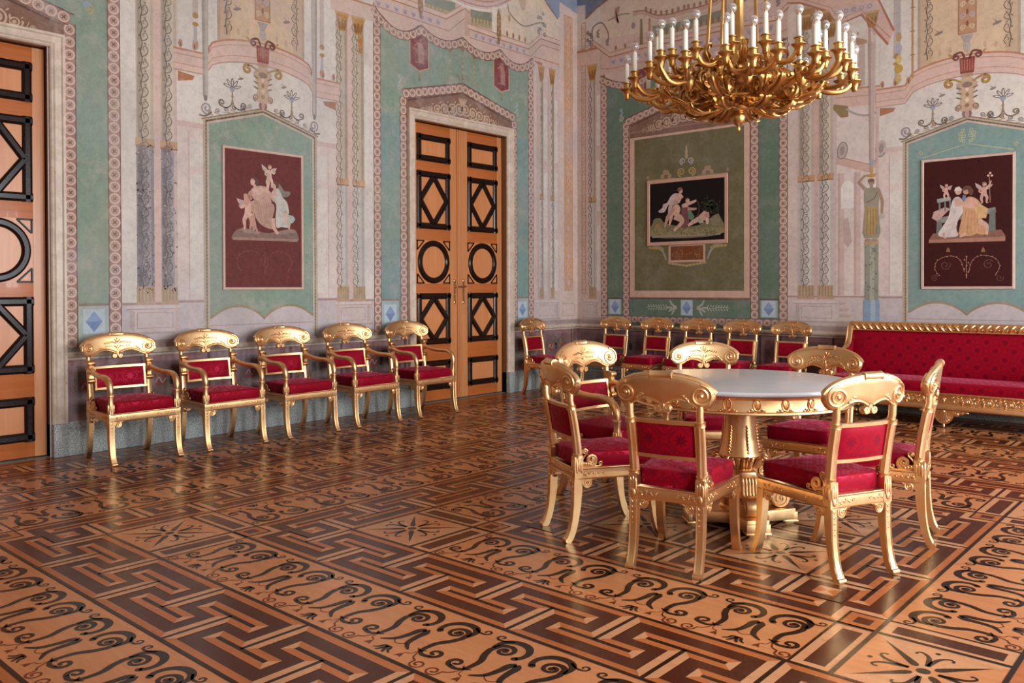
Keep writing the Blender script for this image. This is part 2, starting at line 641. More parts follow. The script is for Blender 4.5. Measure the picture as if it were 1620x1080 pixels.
def floor_scroll_unit(p, h):
    """one palmette unit of the scroll frieze; p local: u centred, v from inner edge (0..h) outward"""
    for sg in (-1, 1):
        q = Sub(p, sa=sg)
        # big volute with its stem running down to the foot
        stem = spline([(-0.122, 0.335), (-0.118, 0.30), (-0.122, 0.25), (-0.148, 0.20), (-0.162, 0.155)], 5)
        vol = spiral2(-0.112, 0.130, 0.050, 0.012, pi * 0.95, 1.35, 28, 1, 0.9)
        q.stroke(stem + vol[2:], [0.019, 0.024, 0.028, 0.026, 0.020, 0.016, 0.015, 0.016], W_BLK, 3)
        q.disc(-0.110, 0.130, 0.014, W_BLK, 3, 10)
        outer = spline([(-0.168, 0.135), (-0.166, 0.085), (-0.140, 0.052), (-0.098, 0.042), (-0.055, 0.056), (-0.028, 0.092), (-0.026, 0.132), (-0.040, 0.156)], 4)
        q.stroke(outer, [0.015, 0.028, 0.033, 0.033, 0.028, 0.023, 0.028], W_BLK, 3)
        q.disc(-0.042, 0.157, 0.014, W_BLK, 3, 8)
        # foot and small volute
        q.stroke([(-0.140, 0.318), (-0.122, 0.338), (-0.098, 0.322)], [0.005, 0.016, 0.005], W_BLK, 3)
        q.stroke(spline([(-0.122, 0.335), (-0.150, 0.352), (-0.185, 0.346)], 4) + spiral2(-0.180, 0.315, 0.033, 0.008, pi * 0.5, 1.1, 14, 1), [0.015, 0.020, 0.020, 0.015, 0.015], W_BLK, 3)
        # upper curl by the edge
        q.stroke(spline([(-0.135, 0.046), (-0.165, 0.066), (-0.190, 0.070)], 3) + spiral2(-0.197, 0.048, 0.022, 0.006, pi * 0.4, 1.0, 12, 1), [0.010, 0.012, 0.009, 0.008], W_BLK, 3)
        # bell flower leg
        q.stroke(spline([(0.0, 0.19), (-0.017, 0.212), (-0.020, 0.26), (-0.034, 0.32), (-0.078, 0.358)], 4), [0.026, 0.033, 0.028, 0.023, 0.008], W_BLK, 3)
        q.stroke(spline([(0.0, 0.348), (-0.020, 0.338), (-0.036, 0.320)], 4), 0.004, W_RED, 3)
        # little palmette
        q.stroke(spline([(0.0, 0.385), (-0.006, 0.405), (-0.014, 0.425), (-0.022, 0.432)], 3), [0.015, 0.014, 0.008], W_BLK, 3)
        q.stroke(spline([(0.0, 0.385), (-0.018, 0.388), (-0.026, 0.410), (-0.045, 0.424)], 3), [0.010, 0.014, 0.006], W_BLK, 3)
        # fine red-brown tendrils
        q.stroke(spline([(-0.122, 0.340), (-0.140, 0.385), (-0.165, 0.400)], 4) + spiral2(-0.196, 0.415, 0.032, 0.008, 0.5, 1.25, 18, 1), [0.005, 0.008, 0.008, 0.009, 0.010], W_RED, 3)
        q.stroke(spline([(-0.118, 0.340), (-0.112, 0.372), (-0.092, 0.380), (-0.088, 0.395)], 4), 0.004, W_RED, 3)
        q.poly([(-0.094, 0.394), (-0.082, 0.394), (-0.072, 0.422), (-0.086, 0.414), (-0.104, 0.420)], W_RED, 3)


def floor_star(p, s):
    """eight-armed star tile of half size s"""
    for k in range(4):
        q = Sub(p, rot=k * pi / 2)
        q.poly([(0, 0), (s, s), (-s, s)], W_PALE if k % 2 else W_SCR, 2)
        # needle toward the corner
        c = Sub(q, rot=pi / 4)
        c.poly([(0.042, 0.006), (0.055, 0.014), (0.075, 0.015), (s * 1.14, 0.0), (0.075, -0.015), (0.055, -0.014), (0.042, -0.006)], W_BLK, 4)
        # forked petal toward the side
        for sg in (-1, 1):
            d = Sub(q, sa=sg)
            d.stroke(spline([(0.002, 0.048), (0.006, 0.09), (0.020, 0.135), (0.046, 0.158), (0.062, 0.150), (0.060, 0.136)], 4), [0.014, 0.020, 0.014, 0.010, 0.008, 0.012], W_BLK, 4)
        q.disc(0, 0.182, 0.010, W_BLK, 4, 8)
    p.disc(0, 0, 0.024, W_BLK, 4, 12)


def facet(p, u0, u1, v0, v1, b, horiz=True):
    """light bevelled field of a key pattern: long sides orange, short ends pale, mitred"""
    L = 3
    lng, sht = (W_ORG, W_PALE) if horiz else (W_PALE, W_ORG)
    p.poly([(u0, v0), (u1, v0), (u1 - b, v0 + b), (u0 + b, v0 + b)], lng, L)
    p.poly([(u0, v1), (u1, v1), (u1 - b, v1 - b), (u0 + b, v1 - b)], lng, L)
    p.poly([(u0, v0), (u0 + b, v0 + b), (u0 + b, v1 - b), (u0, v1)], sht, L)
    p.poly([(u1, v0), (u1 - b, v0 + b), (u1 - b, v1 - b), (u1, v1)], sht, L)


def floor_side(p, k):
    """one side (of four) of the k-th scroll band and the key band inside / outside it; v = distance from centre"""
    r0 = SQ0 + SQP * k
    r1 = r0 + SQW
    ub = r0 - BARW
    ln = 0.011
    if ub > 0.3:
        p.rect(-ub, ub, r0, r1, W_SCR, 1)
        n = int(round(ub / 0.4725))
        w = ub / n
        for i in range(-n, n):
            floor_scroll_unit(Sub(p, a=(i + 0.5) * w, b=r0 + 0.012, sa=w / 0.4725), SQW)
    # bars beside the corner star (both ends)
    if ub > 0:
        for sg in (-1, 1):
            q = Sub(p, sa=sg)
            q.rect(ub, r0, r0, r1, W_PALE, 1)
            q.rect(ub + 0.036, r0 - 0.036, r0 + 0.045, r1 - 0.045, W_BRN, 2)
            q.rect(ub - ln, ub, r0 - 0.01, r1, W_BLK, 4)
            q.rect(r0 - ln, r0, r0 - BARW, r1, W_BLK, 4)
    # star tile in the corner (one corner per side)
    p.rect(r0, r1, r0, r1, W_SCR, 1)
    floor_star(Sub(p, a=(r0 + r1) / 2, b=(r0 + r1) / 2), SQW / 2 - 0.006)
    # small square inside the star block
    if ub > 0:
        p.rect(ub, r0, ub, r0, W_ORG, 5)
        p.rect(ub + 0.042, r0 - 0.042, ub + 0.042, r0 - 0.042, W_BRN, 6)
        p.frame(ub - 0.006, r0, ub - 0.006, r0, 0.011, W_BLK, 6)
    # long rules along the band
    p.rect(-r1, r1, r1 - ln, r1 + ln * 0.6, W_BLK, 6)
    p.rect(-r0 - SQW, r0 + SQW, r0 - ln, r0 + ln * 0.6, W_BLK, 6)

    # key band from r1 to next r0
    ri, ro = r1, SQ0 + SQP * (k + 1)
    uo, ui = ro - BARW, ri
    e = 0.046
    p.rect(-ro, ro, ri, ro, W_BRN, 1)
    p.poly([(-ri, ri), (ri, ri), (ri + e, ri + e), (-ri - e, ri + e)], W_ORG, 2)
    p.poly([(-uo, ro), (uo, ro), (uo - e, ro - e), (-uo + e, ro - e)], W_ORG, 2)
    bl, bb, bt = 0.162, 0.204, 0.046
    seq = []
    j = 0
    while uo - j * MP > -uo - 0.01:
        seq.append((uo - j * MP, ro, -1))
        j += 1
    j = 0
    while ui - j * MP > -ui - 0.01:
        seq.append((ui - j * MP, ri, 1))
        j += 1
    for u, edge, d in seq:
        vb = edge + d * 0.305
        endp = d < 0 and abs(abs(u) - uo) < 0.02
        lo, hi = -1, 1
        if endp:
            if u > 0: hi = 0
            else: lo = 0
            if d < 0: continue
        v0, v1 = min(vb - bt, vb + bt), max(vb - bt, vb + bt)
        facet(p, u + lo * bb - (0.02 if lo == 0 else 0), u + hi * bb + (0.02 if hi == 0 else 0), v0, v1, 0.036)
        # stem
        for sg in (-1, 1):
            if endp and sg == (1 if u > 0 else -1): continue
            p.poly([(u + sg * 0.045, edge + d * e), (u, edge), (u, vb), (u + sg * 0.045, vb - d * bt)], W_PALE, 4)
        p.rect(u + lo * bl, u + hi * bl, vb - 0.010, vb + 0.010, W_BLK, 5)
        p.rect(u - 0.009, u + 0.009, min(edge, vb), max(edge, vb), W_BLK, 5)
    # notch round the small square, then the ring in the corner of the key band
    for sg in (-1, 1):
        q = Sub(p, sa=sg)
        q.poly([(uo, ro), (uo, uo), (uo - e, uo - e), (uo - e, ro - e)], W_PALE, 2)
    a0, a1 = ri + 0.045, ri + 0.250
    p.rect(a0, a1, a0, a1, W_BRN, 7)
    m, s = (a0 + a1) / 2, 0.050
    for q4 in range(4):
        Sub(p, a=m, b=m, rot=q4 * pi / 2).poly([(0, 0), (s, s), (-s, s)], W_PALE if q4 % 2 else W_ORG, 8)


def build_floor():
    P = Paint(lambda a, b, h: (a, b, h))
    P.BIG = 0.02
    P.rect(XL, XR, YF, YB, W_BASE, 0)
    for side in range(4):
        S = Sub(P, a=FCX, b=FCY, rot=pi + side * pi / 2)
        for k in range(5):
            floor_side(S, k)
        # rim by the walls
        r = SQ0 + SQP * 5
        S.rect(-r - 0.2, r + 0.2, r, r + 0.012, W_BLK, 6)
        S.rect(-r - 0.2, r + 0.2, r + 0.07, r + 0.12, W_BRN, 2)
        S.rect(-r - 0.2, r + 0.2, r + 0.155, r + 0.165, W_BLK, 2)
    o = P.build('floor', M['parquet'])
    tag(o, kind='structure')
    # structural slab beneath the inlay
    s = MB()
    s.box(XL - 0.2, XR + 0.2, YF - 0.2, YB + 0.2, -0.12, -0.002)
    s2 = s.build('floor_slab', M['granite'], o, smooth=False)
    return o


build_floor()
# =================================================================== WALLS
WIN_Y = (1.85, 4.54, 7.26)
C_CREAM = (222, 206, 193)
C_WHITE = (226, 215, 204)
C_PINK = (218, 186, 173)
C_PINKD = (198, 160, 146)
C_LAV = (208, 191, 190)
C_LAVD = (182, 162, 164)
C_OCHRE = (222, 192, 160)
C_RUST = (188, 120, 84)
C_GOLD = (190, 140, 72)
C_GREEN = (142, 160, 142)
C_GREEN2 = (130, 156, 150)
C_GREENB = (106, 126, 106)
C_MAR = (104, 50, 50)
C_ROSG = (172, 128, 118)
C_ROSD = (120, 82, 74)
C_RING = (222, 192, 174)
C_TYMP = (140, 102, 84)
C_TYML = (206, 172, 146)
C_MARB = (226, 206, 188)
C_VINE = (104, 92, 78)
C_GREY = (172, 160, 150)
C_BLUE = (128, 148, 186)
C_BLUEL = (196, 208, 216)
C_STONE = (186, 168, 154)


def path_len(pts):
    return sum(sqrt((b[0] - a[0]) ** 2 + (b[1] - a[1]) ** 2) for a, b in zip(pts, pts[1:]))


def path_at(pts, s):
    for a, b in zip(pts, pts[1:]):
        d = sqrt((b[0] - a[0]) ** 2 + (b[1] - a[1]) ** 2)
        if s <= d or b is pts[-1]:
            t = s / d if d else 0
            return (a[0] + (b[0] - a[0]) * t, a[1] + (b[1] - a[1]) * t)
        s -= d


def rosette_band(p, pts, w=0.105, pitch=0.1, L=3, ground=C_ROSG, ring=C_RING, flower=C_ROSD):
    """guilloche band of ringed rosettes along a path (centre line)"""
    p.stroke(pts, w, C_ROSD, L)
    p.stroke(pts, w - 0.016, ground, L + 1)
    n = max(1, int(round(path_len(pts) / pitch)))
    ln = path_len(pts)
    for i in range(n):
        x, y = path_at(pts, (i + 0.5) * ln / n)
        r = min(w * 0.5 - 0.006, 0.48 * ln / n)
        p.ring(x, y, r, r * 0.68, ring, L + 2, 12)
        p.disc(x, y, r * 0.60, (200, 164, 148), L + 2, 8)
        for k in range(4):
            t = k * pi / 2 + pi / 4
            p.ell(x + r * 0.24 * cos(t), y + r * 0.24 * sin(t), r * 0.24, r * 0.12, t, flower, L + 3, 6)


def vine(p, a, z0, z1, w=0.045, col=C_VINE, L=6, step=0.150, lw=0.0085):
    """dark stem climbing a shaft with loops and leaves swinging out to one side"""
    n = max(4, int((z1 - z0) / 0.03))
    sd = 1 if int(a * 1000) % 2 else -1
    pts = [(a + 0.16 * w * sin((z0 + (z1 - z0) * i / n) * pi / 0.07), z0 + (z1 - z0) * i / n) for i in range(n + 1)]
    p.stroke(pts, lw * 1.25, col, L)
    z = z0 + 0.02
    k = 0
    while z < z1 - 0.10:
        h = 0.105 + 0.02 * sin(k * 2.3)
        lp = spline([(a, z), (a - w * 0.9, z + h * 0.18), (a - w * 1.25, z + h * 0.50), (a - w * 0.8, z + h * 0.80), (a - w * 0.30, z + h * 0.62), (a - w * 0.55, z + h * 0.42)], 4)
        p.stroke(lp, [lw * 0.9, lw, lw * 0.8, lw * 0.6], col, L)
        p.ell(a + w * 0.35, z + h * 0.5, w * 0.34, w * 0.13, 0.9 if k % 2 else -0.9, col, L, 6)
        p.ell(a - w * 0.7, z + h * 0.95, w * 0.30, w * 0.12, 0.5, col, L, 6)
        z += h + 0.012
        k += 1


def column(p, a0, a1, z0, z1, zsplit=None, dark=False, L=3, flip=1):
    """painted column with a vine, a darker lower shaft, base and capital"""
    w = a1 - a0
    am = (a0 + a1) / 2
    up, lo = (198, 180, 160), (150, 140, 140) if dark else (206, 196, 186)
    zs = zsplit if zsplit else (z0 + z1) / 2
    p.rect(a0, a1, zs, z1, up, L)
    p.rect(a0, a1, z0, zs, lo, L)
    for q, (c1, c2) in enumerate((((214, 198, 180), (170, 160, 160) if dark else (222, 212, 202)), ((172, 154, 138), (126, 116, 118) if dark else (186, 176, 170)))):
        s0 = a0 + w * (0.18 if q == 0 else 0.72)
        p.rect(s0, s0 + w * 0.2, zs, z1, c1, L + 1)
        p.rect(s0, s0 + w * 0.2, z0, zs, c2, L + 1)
    # shaft ring
    p.rect(a0 - 0.006, a1 + 0.006, zs - 0.02, zs + 0.05, (204, 160, 116), L + 2)
    p.rect(a0 - 0.006, a1 + 0.006, zs - 0.025, zs - 0.012, (160, 112, 80), L + 3)
    vine(p, am + flip * w * 0.18, z0 + 0.14, z1 - 0.02, w * 0.30, (112, 102, 94) if dark else (136, 124, 108), L + 3)
    # base
    p.rect(a0 - 0.012, a1 + 0.012, z0, z0 + 0.025, (196, 160, 132), L + 3)
    p.rect(a0 - 0.004, a1 + 0.004, z0 + 0.025, z0 + 0.16, (190, 164, 134), L + 2)
    for q in range(5):
        x = lerp(a0, a1, (q + 0.5) / 5)
        p.rect(x - w * 0.03, x + w * 0.03, z0 + 0.03, z0 + 0.15, (168, 134, 98), L + 3)
    if dark:
        rnd = random.Random(int(a0 * 1000))
        for q in range(170):
            x, z = rnd.uniform(a0, a1), z0 + 0.1 + (zs - z0 - 0.1) * rnd.random()
            p.ell(x, z, rnd.uniform(0.003, 0.009), rnd.uniform(0.003, 0.012), rnd.random() * 3, rnd.choice(((104, 96, 100), (120, 112, 112), (196, 186, 180), (88, 80, 84))), L + 2, 5)


def capital(p, a, z, w=0.12, h=0.16, col=C_GOLD, L=6):
    p.poly([(a - w * 0.3, z), (a + w * 0.3, z), (a + w * 0.55, z + h), (a - w * 0.55, z + h)], col, L)
    for k in (-1, 0, 1):
        p.ell(a + k * w * 0.26, z + h * 0.40, w * 0.12, h * 0.36, k * -0.2, (150, 100, 48), L + 1, 8)
    p.rect(a - w * 0.62, a + w * 0.62, z + h, z + h + 0.025, (206, 162, 110), L + 1)


def pedestal(p, a0, a1, z0, z1, L=4):
    p.rect(a0, a1, z0, z1, (216, 196, 190), L)
    p.rect(a0 - 0.03, a1 + 0.03, z1 - 0.028, z1, (222, 204, 196), L + 1)
    p.rect(a0 - 0.03, a1 + 0.03, z1 - 0.034, z1 - 0.028, (176, 146, 138), L + 1)
    p.frame(a0 + 0.035, a1 - 0.06, z0 + 0.03, z1 - 0.06, 0.006, (184, 156, 150), L + 1)
    p.poly([(a1 - 0.04, z0), (a1, z0 + 0.03), (a1, z1 - 0.034), (a1 - 0.04, z1 - 0.05)], (198, 174, 168), L + 1)
    p.rect(a0 - 0.05, a1 + 0.05, z0 - 0.02, z0, (196, 170, 162), L)


def diamond_tile(p, a, z, s=0.085, L=5):
    p.rect(a - s, a + s, z - s * 1.15, z + s * 1.15, C_BLUEL, L)
    p.poly([(a - s * 0.78, z), (a, z - s * 1.0), (a + s * 0.78, z), (a, z + s * 1.0)], C_BLUE, L + 1)
    for sg in (-1, 1):
        p.poly([(a, z), (a + sg * s * 0.78, z), (a, z + s)], (146, 166, 200), L + 2)


def acroterion(p, a, z, s, L=6, col=C_GREY):
    """palmette finial on a beaded stem with flanking scrolls"""
    p.stroke([(a, z), (a, z + 0.16 * s)], 0.009 * s, (150, 120, 84), L)
    for k in (0.03, 0.06, 0.10): p.ell(a, z + k * s, 0.013 * s, 0.010 * s, 0, (170, 150, 130), L + 1, 7)
    for k in range(-2, 3):
        t = pi / 2 - k * 0.62
        cx, cy_ = a + 0.045 * s * cos(t), z + 0.165 * s + 0.045 * s * sin(t)
        p.ell(cx, cy_, 0.040 * s, 0.013 * s, t, (132, 116, 110), L, 10)
        p.ell(cx, cy_, 0.028 * s, 0.006 * s, t, (222, 212, 204), L + 1, 8)
    p.disc(a, z + 0.155 * s, 0.020 * s, (160, 162, 178), L + 2, 9)
    for sg in (-1, 1):
        p.stroke(spline([(a, z + 0.06 * s), (a + sg * 0.018 * s, z + 0.02 * s), (a + sg * 0.06 * s, z - 0.002 * s), (a + sg * 0.105 * s, z + 0.012 * s)], 4)[:-1] + spiral2(a + sg * 0.095 * s, z + 0.036 * s, 0.027 * s, 0.007 * s, -pi / 3 if sg > 0 else -2 * pi / 3, 1.3, 14, sg), [0.008 * s, 0.013 * s, 0.008 * s], (124, 108, 94), L)


def curl(p, a, z, s, L=6):
    """little sea-monster scroll beside a gable"""
    p.stroke(spiral2(a, z, 0.040 * s, 0.010 * s, pi / 2, 1.3, 16, 1), 0.014 * s, (196, 190, 150), L)
    p.stroke(spline([(a + 0.02 * s, z + 0.04 * s), (a - 0.02 * s, z + 0.08 * s), (a + 0.015 * s, z + 0.12 * s), (a - 0.02 * s, z + 0.135 * s)], 4), [0.022 * s, 0.018 * s, 0.010 * s], (168, 184, 192), L)
    p.disc(a, z, 0.016 * s, (150, 162, 190), L + 1, 8)


def scroll_run(p, pts, size, n, L=6, col=(146, 130, 120), gold=C_GOLD):
    """a row of little running scrolls along a path"""
    ln = path_len(pts)
    for i in range(n):
        x, y = path_at(pts, (i + 0.5) * ln / n)
        sg = 1 if i % 2 else -1
        p.stroke([(x - sg * size * 0.9, y)] + spiral2(x, y + size * 0.7, size * 0.62, size * 0.16, -pi / 2, 1.35, 14, sg), [size * 0.12, size * 0.2, size * 0.16], col, L)
        p.disc(x, y + size * 0.7, size * 0.22, (176, 166, 176) if i % 3 else gold, L + 1, 7)
        p.ell(x + sg * size * 0.7, y + size * 0.22, size * 0.35, size * 0.10, sg * 0.5, gold if i % 2 else col, L, 6)


def tympanum_scrolls(p, a0, a1, z0, apex, c=C_TYML, L=5):
    am = (a0 + a1) / 2
    hw = (a1 - a0) / 2
    for sg in (-1, 1):
        for k in range(6):
            t = 0.06 + 0.15 * k
            x = am + sg * hw * t
            h = (apex - z0) * (1 - t)
            r = max(0.016, min(0.085, h * 0.46))
            zc = z0 + h * 0.46
            p.stroke(spiral2(x, zc, r, r * 0.15, (pi if k % 2 else 0) + 0.4, 1.9, 22, 1 if k % 2 else -1), [r * 0.20, r * 0.24, r * 0.20], c, L)
            p.disc(x, zc, r * 0.2, c, L + 1, 7)
            if k < 5:
                p.stroke(spline([(x + sg * r * 0.6, zc - r * 0.8), (x + sg * r * 1.2, zc - r * 1.05), (x + sg * hw * 0.15 - sg * r * 0.5, zc + r * 0.4)], 4), r * 0.12, c, L)
                for q in range(3):
                    p.ell(x + sg * r * (0.9 + 0.2 * q), zc + r * (0.8 - 0.7 * q), r * 0.26, r * 0.09, 0.7 + q, c, L + 2, 6)
    for k in (-2, -1, 0, 1, 2):
        p.ell(am + k * 0.022, z0 + (apex - z0) * 0.72, 0.012, (apex - z0) * 0.16, -k * 0.3, c, L + 3, 8)


def antefix_row(p, a0, a1, z, step=0.16, L=5, h=0.065):
    n = max(1, int((a1 - a0) / step))
    for i in range(n):
        a = lerp(a0, a1, (i + 0.5) / n)
        p.ell(a, z + h * 0.5, h * 0.26, h * 0.5, 0, (190, 140, 108), L, 8)
        p.ell(a, z + h * 0.42, h * 0.12, h * 0.30, 0, (150, 104, 82), L + 1, 6)


def bird(p, a, z, s, L=6, sg=1):
    p.ell(a, z, 0.030 * s, 0.010 * s, sg * 0.3, (150, 132, 122), L, 8)
    p.poly([(a, z), (a + sg * 0.028 * s, z + 0.045 * s), (a + sg * 0.004 * s, z + 0.012 * s)], (176, 160, 152), L)
    p.poly([(a + sg * 0.012 * s, z), (a - sg * 0.030 * s, z + 0.036 * s), (a - sg * 0.006 * s, z + 0.008 * s)], (140, 120, 112), L)


def candelabrum(p, a, z0, z1, L=6):
    """grotesque standing on the gable: bulbous stem, maroon basket with rams' scrolls, urns above"""
    h = z1 - z0
    p.disc(a, z0 + 0.035, 0.045, (150, 106, 100), L, 12)
    p.ell(a, z0 + 0.03, 0.02, 0.05, 0, (196, 160, 150), L + 1, 8)
    body = [(0.03, 0.06), (0.10, 0.085), (0.085, 0.12), (0.06, 0.16), (0.055, 0.24), (0.085, 0.30), (0.10, 0.345), (0.06, 0.38), (0.035, 0.41)]
    p.poly([(a - x, z0 + z) for x, z in body] + [(a + x, z0 + z) for x, z in reversed(body)], (204, 172, 142), L)
    for sg in (-1, 1):
        p.stroke(spiral2(a + sg * 0.075, z0 + 0.105, 0.035, 0.008, -pi / 2, 1.3, 14, sg), 0.012, (150, 120, 110), L + 1)
        p.stroke(spline([(a + sg * 0.05, z0 + 0.36), (a + sg * 0.13, z0 + 0.40), (a + sg * 0.20, z0 + 0.395)], 4)[:-1] + spiral2(a + sg * 0.165, z0 + 0.36, 0.048, 0.010, 1.2 if sg < 0 else pi - 1.2, 1.2, 14, -sg), [0.016, 0.028, 0.022], (182, 138, 72), L + 1)
        for q in range(3):
            p.ell(a + sg * 0.075, z0 + 0.20 + 0.05 * q, 0.032, 0.008, sg * 0.4, (130, 112, 96), L + 1, 6)
    for q in range(5):
        p.ell(a, z0 + 0.12 + 0.055 * q, 0.022 - 0.002 * q, 0.022, 0, (234, 208, 180) if q % 2 else (160, 122, 98), L + 1, 8)
    p.ell(a, z0 + 0.33, 0.05, 0.03, 0, (146, 120, 106), L + 1, 10)
    p.rect(a - 0.055, a + 0.055, z0 + 0.41, z0 + 0.45, (188, 152, 122), L + 1)
    zb = z0 + 0.45
    p.poly([(a - 0.062, zb), (a + 0.062, zb), (a + 0.072, zb + 0.16), (a - 0.072, zb + 0.16)], (146, 62, 54), L + 1)
    for q in range(5):
        x = a - 0.048 + 0.024 * q
        p.rect(x - 0.004, x + 0.004, zb + 0.02, zb + 0.14, (196, 116, 96), L + 2)
    for sg in (-1, 1):
        p.stroke(spline([(a + sg * 0.02, zb + 0.14), (a + sg * 0.05, zb + 0.215), (a + sg * 0.105, zb + 0.21)], 4)[:-1] + spiral2(a + sg * 0.10, zb + 0.175, 0.035, 0.008, pi / 2, 1.3, 14, -sg), [0.02, 0.022, 0.014], (120, 62, 56), L + 2)
        p.ell(a + sg * 0.155, zb + 0.20, 0.03, 0.010, sg * 0.8, (190, 146, 80), L + 2, 7)
    zc = zb + 0.22
    p.ell(a, zc + 0.05, 0.035, 0.06, 0, (190, 176, 170), L + 1, 10)
    p.poly([(a - 0.02, zc + 0.09), (a + 0.02, zc + 0.09), (a + 0.06, zc + 0.17), (a - 0.06, zc + 0.17)], (176, 164, 164), L + 1)
    zd = zc + 0.18
    p.rect(a - 0.085, a + 0.085, zd, z1, (196, 150, 116), L)
    p.frame(a - 0.085, a + 0.085, zd, z1, 0.008, (166, 120, 92), L + 1)
    k = 0
    z = zd + 0.07
    while z < z1 - 0.03:
        for sg in (-1, 1):
            p.stroke(spiral2(a + sg * 0.038, z, 0.030, 0.006, -pi / 2, 1.4, 14, sg), 0.009, (186, 186, 196) if k % 2 else (226, 200, 170), L + 2)
        p.ell(a, z + 0.035, 0.012, 0.03, 0, (150, 92, 76), L + 2, 8)
        z += 0.12
        k += 1


def hanging_post(p, a, z0, z1, w, L=6):
    """slender tapering grey post with a gilt cup, painted over the bay"""
    p.poly([(a - w * 0.28, z0), (a + w * 0.28, z0), (a + w * 0.5, z1), (a - w * 0.5, z1)], (192, 180, 170), L)
    p.poly([(a + w * 0.05, z0), (a + w * 0.28, z0), (a + w * 0.5, z1), (a + w * 0.12, z1)], (172, 158, 148), L + 1)
    p.ell(a, z0 - 0.01, w * 0.2, 0.03, 0, (140, 126, 116), L + 1, 8)


def niche_bay(p, c, tall_top, lower, L=2, second=False):
    """the bay with the gabled green niche; p(a, z), c = centre"""
    S = Sub(p, a=c)
    # side walls with painted windows
    for sg in (-1, 1):
        q = Sub(p, a=c, sa=sg)
        q.rect(0.62, 0.90, 0.83, 3.34, (226, 206, 196), L)
        q.rect(0.62, 0.76, 1.30, 2.38, C_WHITE, L + 1)
        q.rect(0.62, 0.76, 2.46, 2.70, C_WHITE, L + 1)
        q.rect(0.62, 0.90, 2.84, 3.34, C_WHITE, L + 1)
        q.rect(0.755, 0.765, 1.25, 2.76, (206, 178, 168), L + 2)
        q.rect(0.62, 0.90, 2.80, 2.85, (216, 188, 178), L + 2)
        q.rect(0.87, 0.90, 0.83, 3.34, (212, 184, 174), L + 2)
        q.rect(0.62, 0.90, 0.83, 1.25, C_LAV, L + 1)
        q.rect(0.62, 0.90, 1.22, 1.24, (176, 140, 132), L + 2)
    # field of the tympanum above the gable
    S.rect(-0.86, 0.86, 2.88, 3.40, C_WHITE, L)
    # niche: mottled frame, green field, scalloped foot
    fr = [(-0.623, 0.86), (-0.623, 2.905), (0.0, 3.085), (0.623, 2.905), (0.623, 0.86)]
    S.poly(fr, (194, 172, 150), L + 3)
    fi = [(-0.600, 0.86), (-0.600, 2.888), (0.0, 3.060), (0.600, 2.888), (0.600, 0.86)]
    S.poly(fi, (120, 104, 88), L + 4)
    fj = [(-0.585, 0.86), (-0.585, 2.875), (0.0, 3.045), (0.585, 2.875), (0.585, 0.86)]
    S.poly(fj, (206, 184, 166), L + 5)
    gr = [(-0.565, 0.86), (-0.565, 2.860), (0.0, 3.024), (0.565, 2.860), (0.565, 0.86)]
    S.poly(gr, C_GREEN if not second else C_GREEN2, L + 6)
    # scallops
    sc = [(-0.565, 0.86), (-0.565, 1.07)]
    for c0 in (-0.2825, 0.2825):
        for k in range(1, 12):
            t = k / 12
            sc.append((c0 - 0.2825 + 0.565 * t, 1.055 + 0.125 * sin(pi * t) ** 0.75))
        sc.append((c0 + 0.2825, 1.055 if c0 < 0 else 1.07))
    sc.append((0.565, 0.86))
    S.poly(sc, C_LAV, L + 7)
    S.stroke(sc[1:-1], 0.022, (162, 140, 112), L + 8)
    S.rect(-0.565, 0.565, 1.0, 1.006, (170, 140, 132), L + 8)
    S.rect(-0.565, 0.565, 1.080, 1.088, (190, 150, 124), L + 6)
    # dark beads on the frame
    for sg in (-1, 1):
        q = Sub(p, a=c, sa=sg)
        for k in range(60):
            q.rect(0.588, 0.599, 0.9 + k * 0.033, 0.9 + k * 0.033 + 0.018, (168, 146, 118), L + 5)
        for k in range(16):
            t = k / 16
            q.rect(0.6 * t + 0.01, 0.6 * t + 0.028, 3.060 - 0.172 * t - 0.020, 3.060 - 0.172 * t - 0.008, (96, 80, 66), L + 6)
        # scroll crest along the gable
        q.stroke([(0.64, 2.895), (0.0, 3.085)], 0.012, (150, 124, 98), L + 6)
        scroll_run(q, [(0.60, 2.925), (0.10, 3.065)], 0.042, 6, L + 6)
        acroterion(q, 0.325, 3.035, 1.15, L + 6)
        q.stroke(spiral2(0.585, 3.00, 0.055, 0.010, -pi / 2, 1.5, 18, 1), 0.016, (160, 148, 150), L + 7)
        q.stroke(spline([(0.66, 2.93), (0.60, 2.925), (0.54, 2.97)], 4), 0.016, (120, 104, 92), L + 7)
        bird(q, 0.235, 3.33, 1.1, L + 6, sg)
    # broken cornice that arches over the gable
    z1, z0 = 3.53, 3.33
    top, bot = [], []
    for k in range(25):
        t = -0.90 + 1.8 * k / 24
        e = max(0.0, 1 - (abs(t) / 0.60) ** 2)
        rise = 0.18 * e ** 0.55
        top.append((t, z1 + rise - (0.04 if abs(t) > 0.58 else 0)))
        bot.append((t, z0 + rise * 0.95 - (0.03 if abs(t) > 0.58 else 0)))
    S.poly(top + bot[::-1], (224, 190, 176), L + 5)
    S.stroke(top, 0.018, (196, 134, 100), L + 6)
    S.stroke([(a, z - 0.045) for a, z in top], 0.010, (206, 158, 132), L + 6)
    S.stroke([(a, z + 0.06) for a, z in bot], 0.009, (206, 158, 134), L + 6)
    S.stroke(bot, 0.010, (190, 148, 130), L + 6)
    # ochre apse above with vines and birds, white side lights
    S.rect(-0.86, 0.86, 3.34, tall_top, C_WHITE, L)
    ap = [(a, z) for a, z in top if abs(a) <= 0.47]
    S.poly([(ap[0][0], tall_top)] + ap + [(ap[-1][0], tall_top)], C_OCHRE, L + 3)
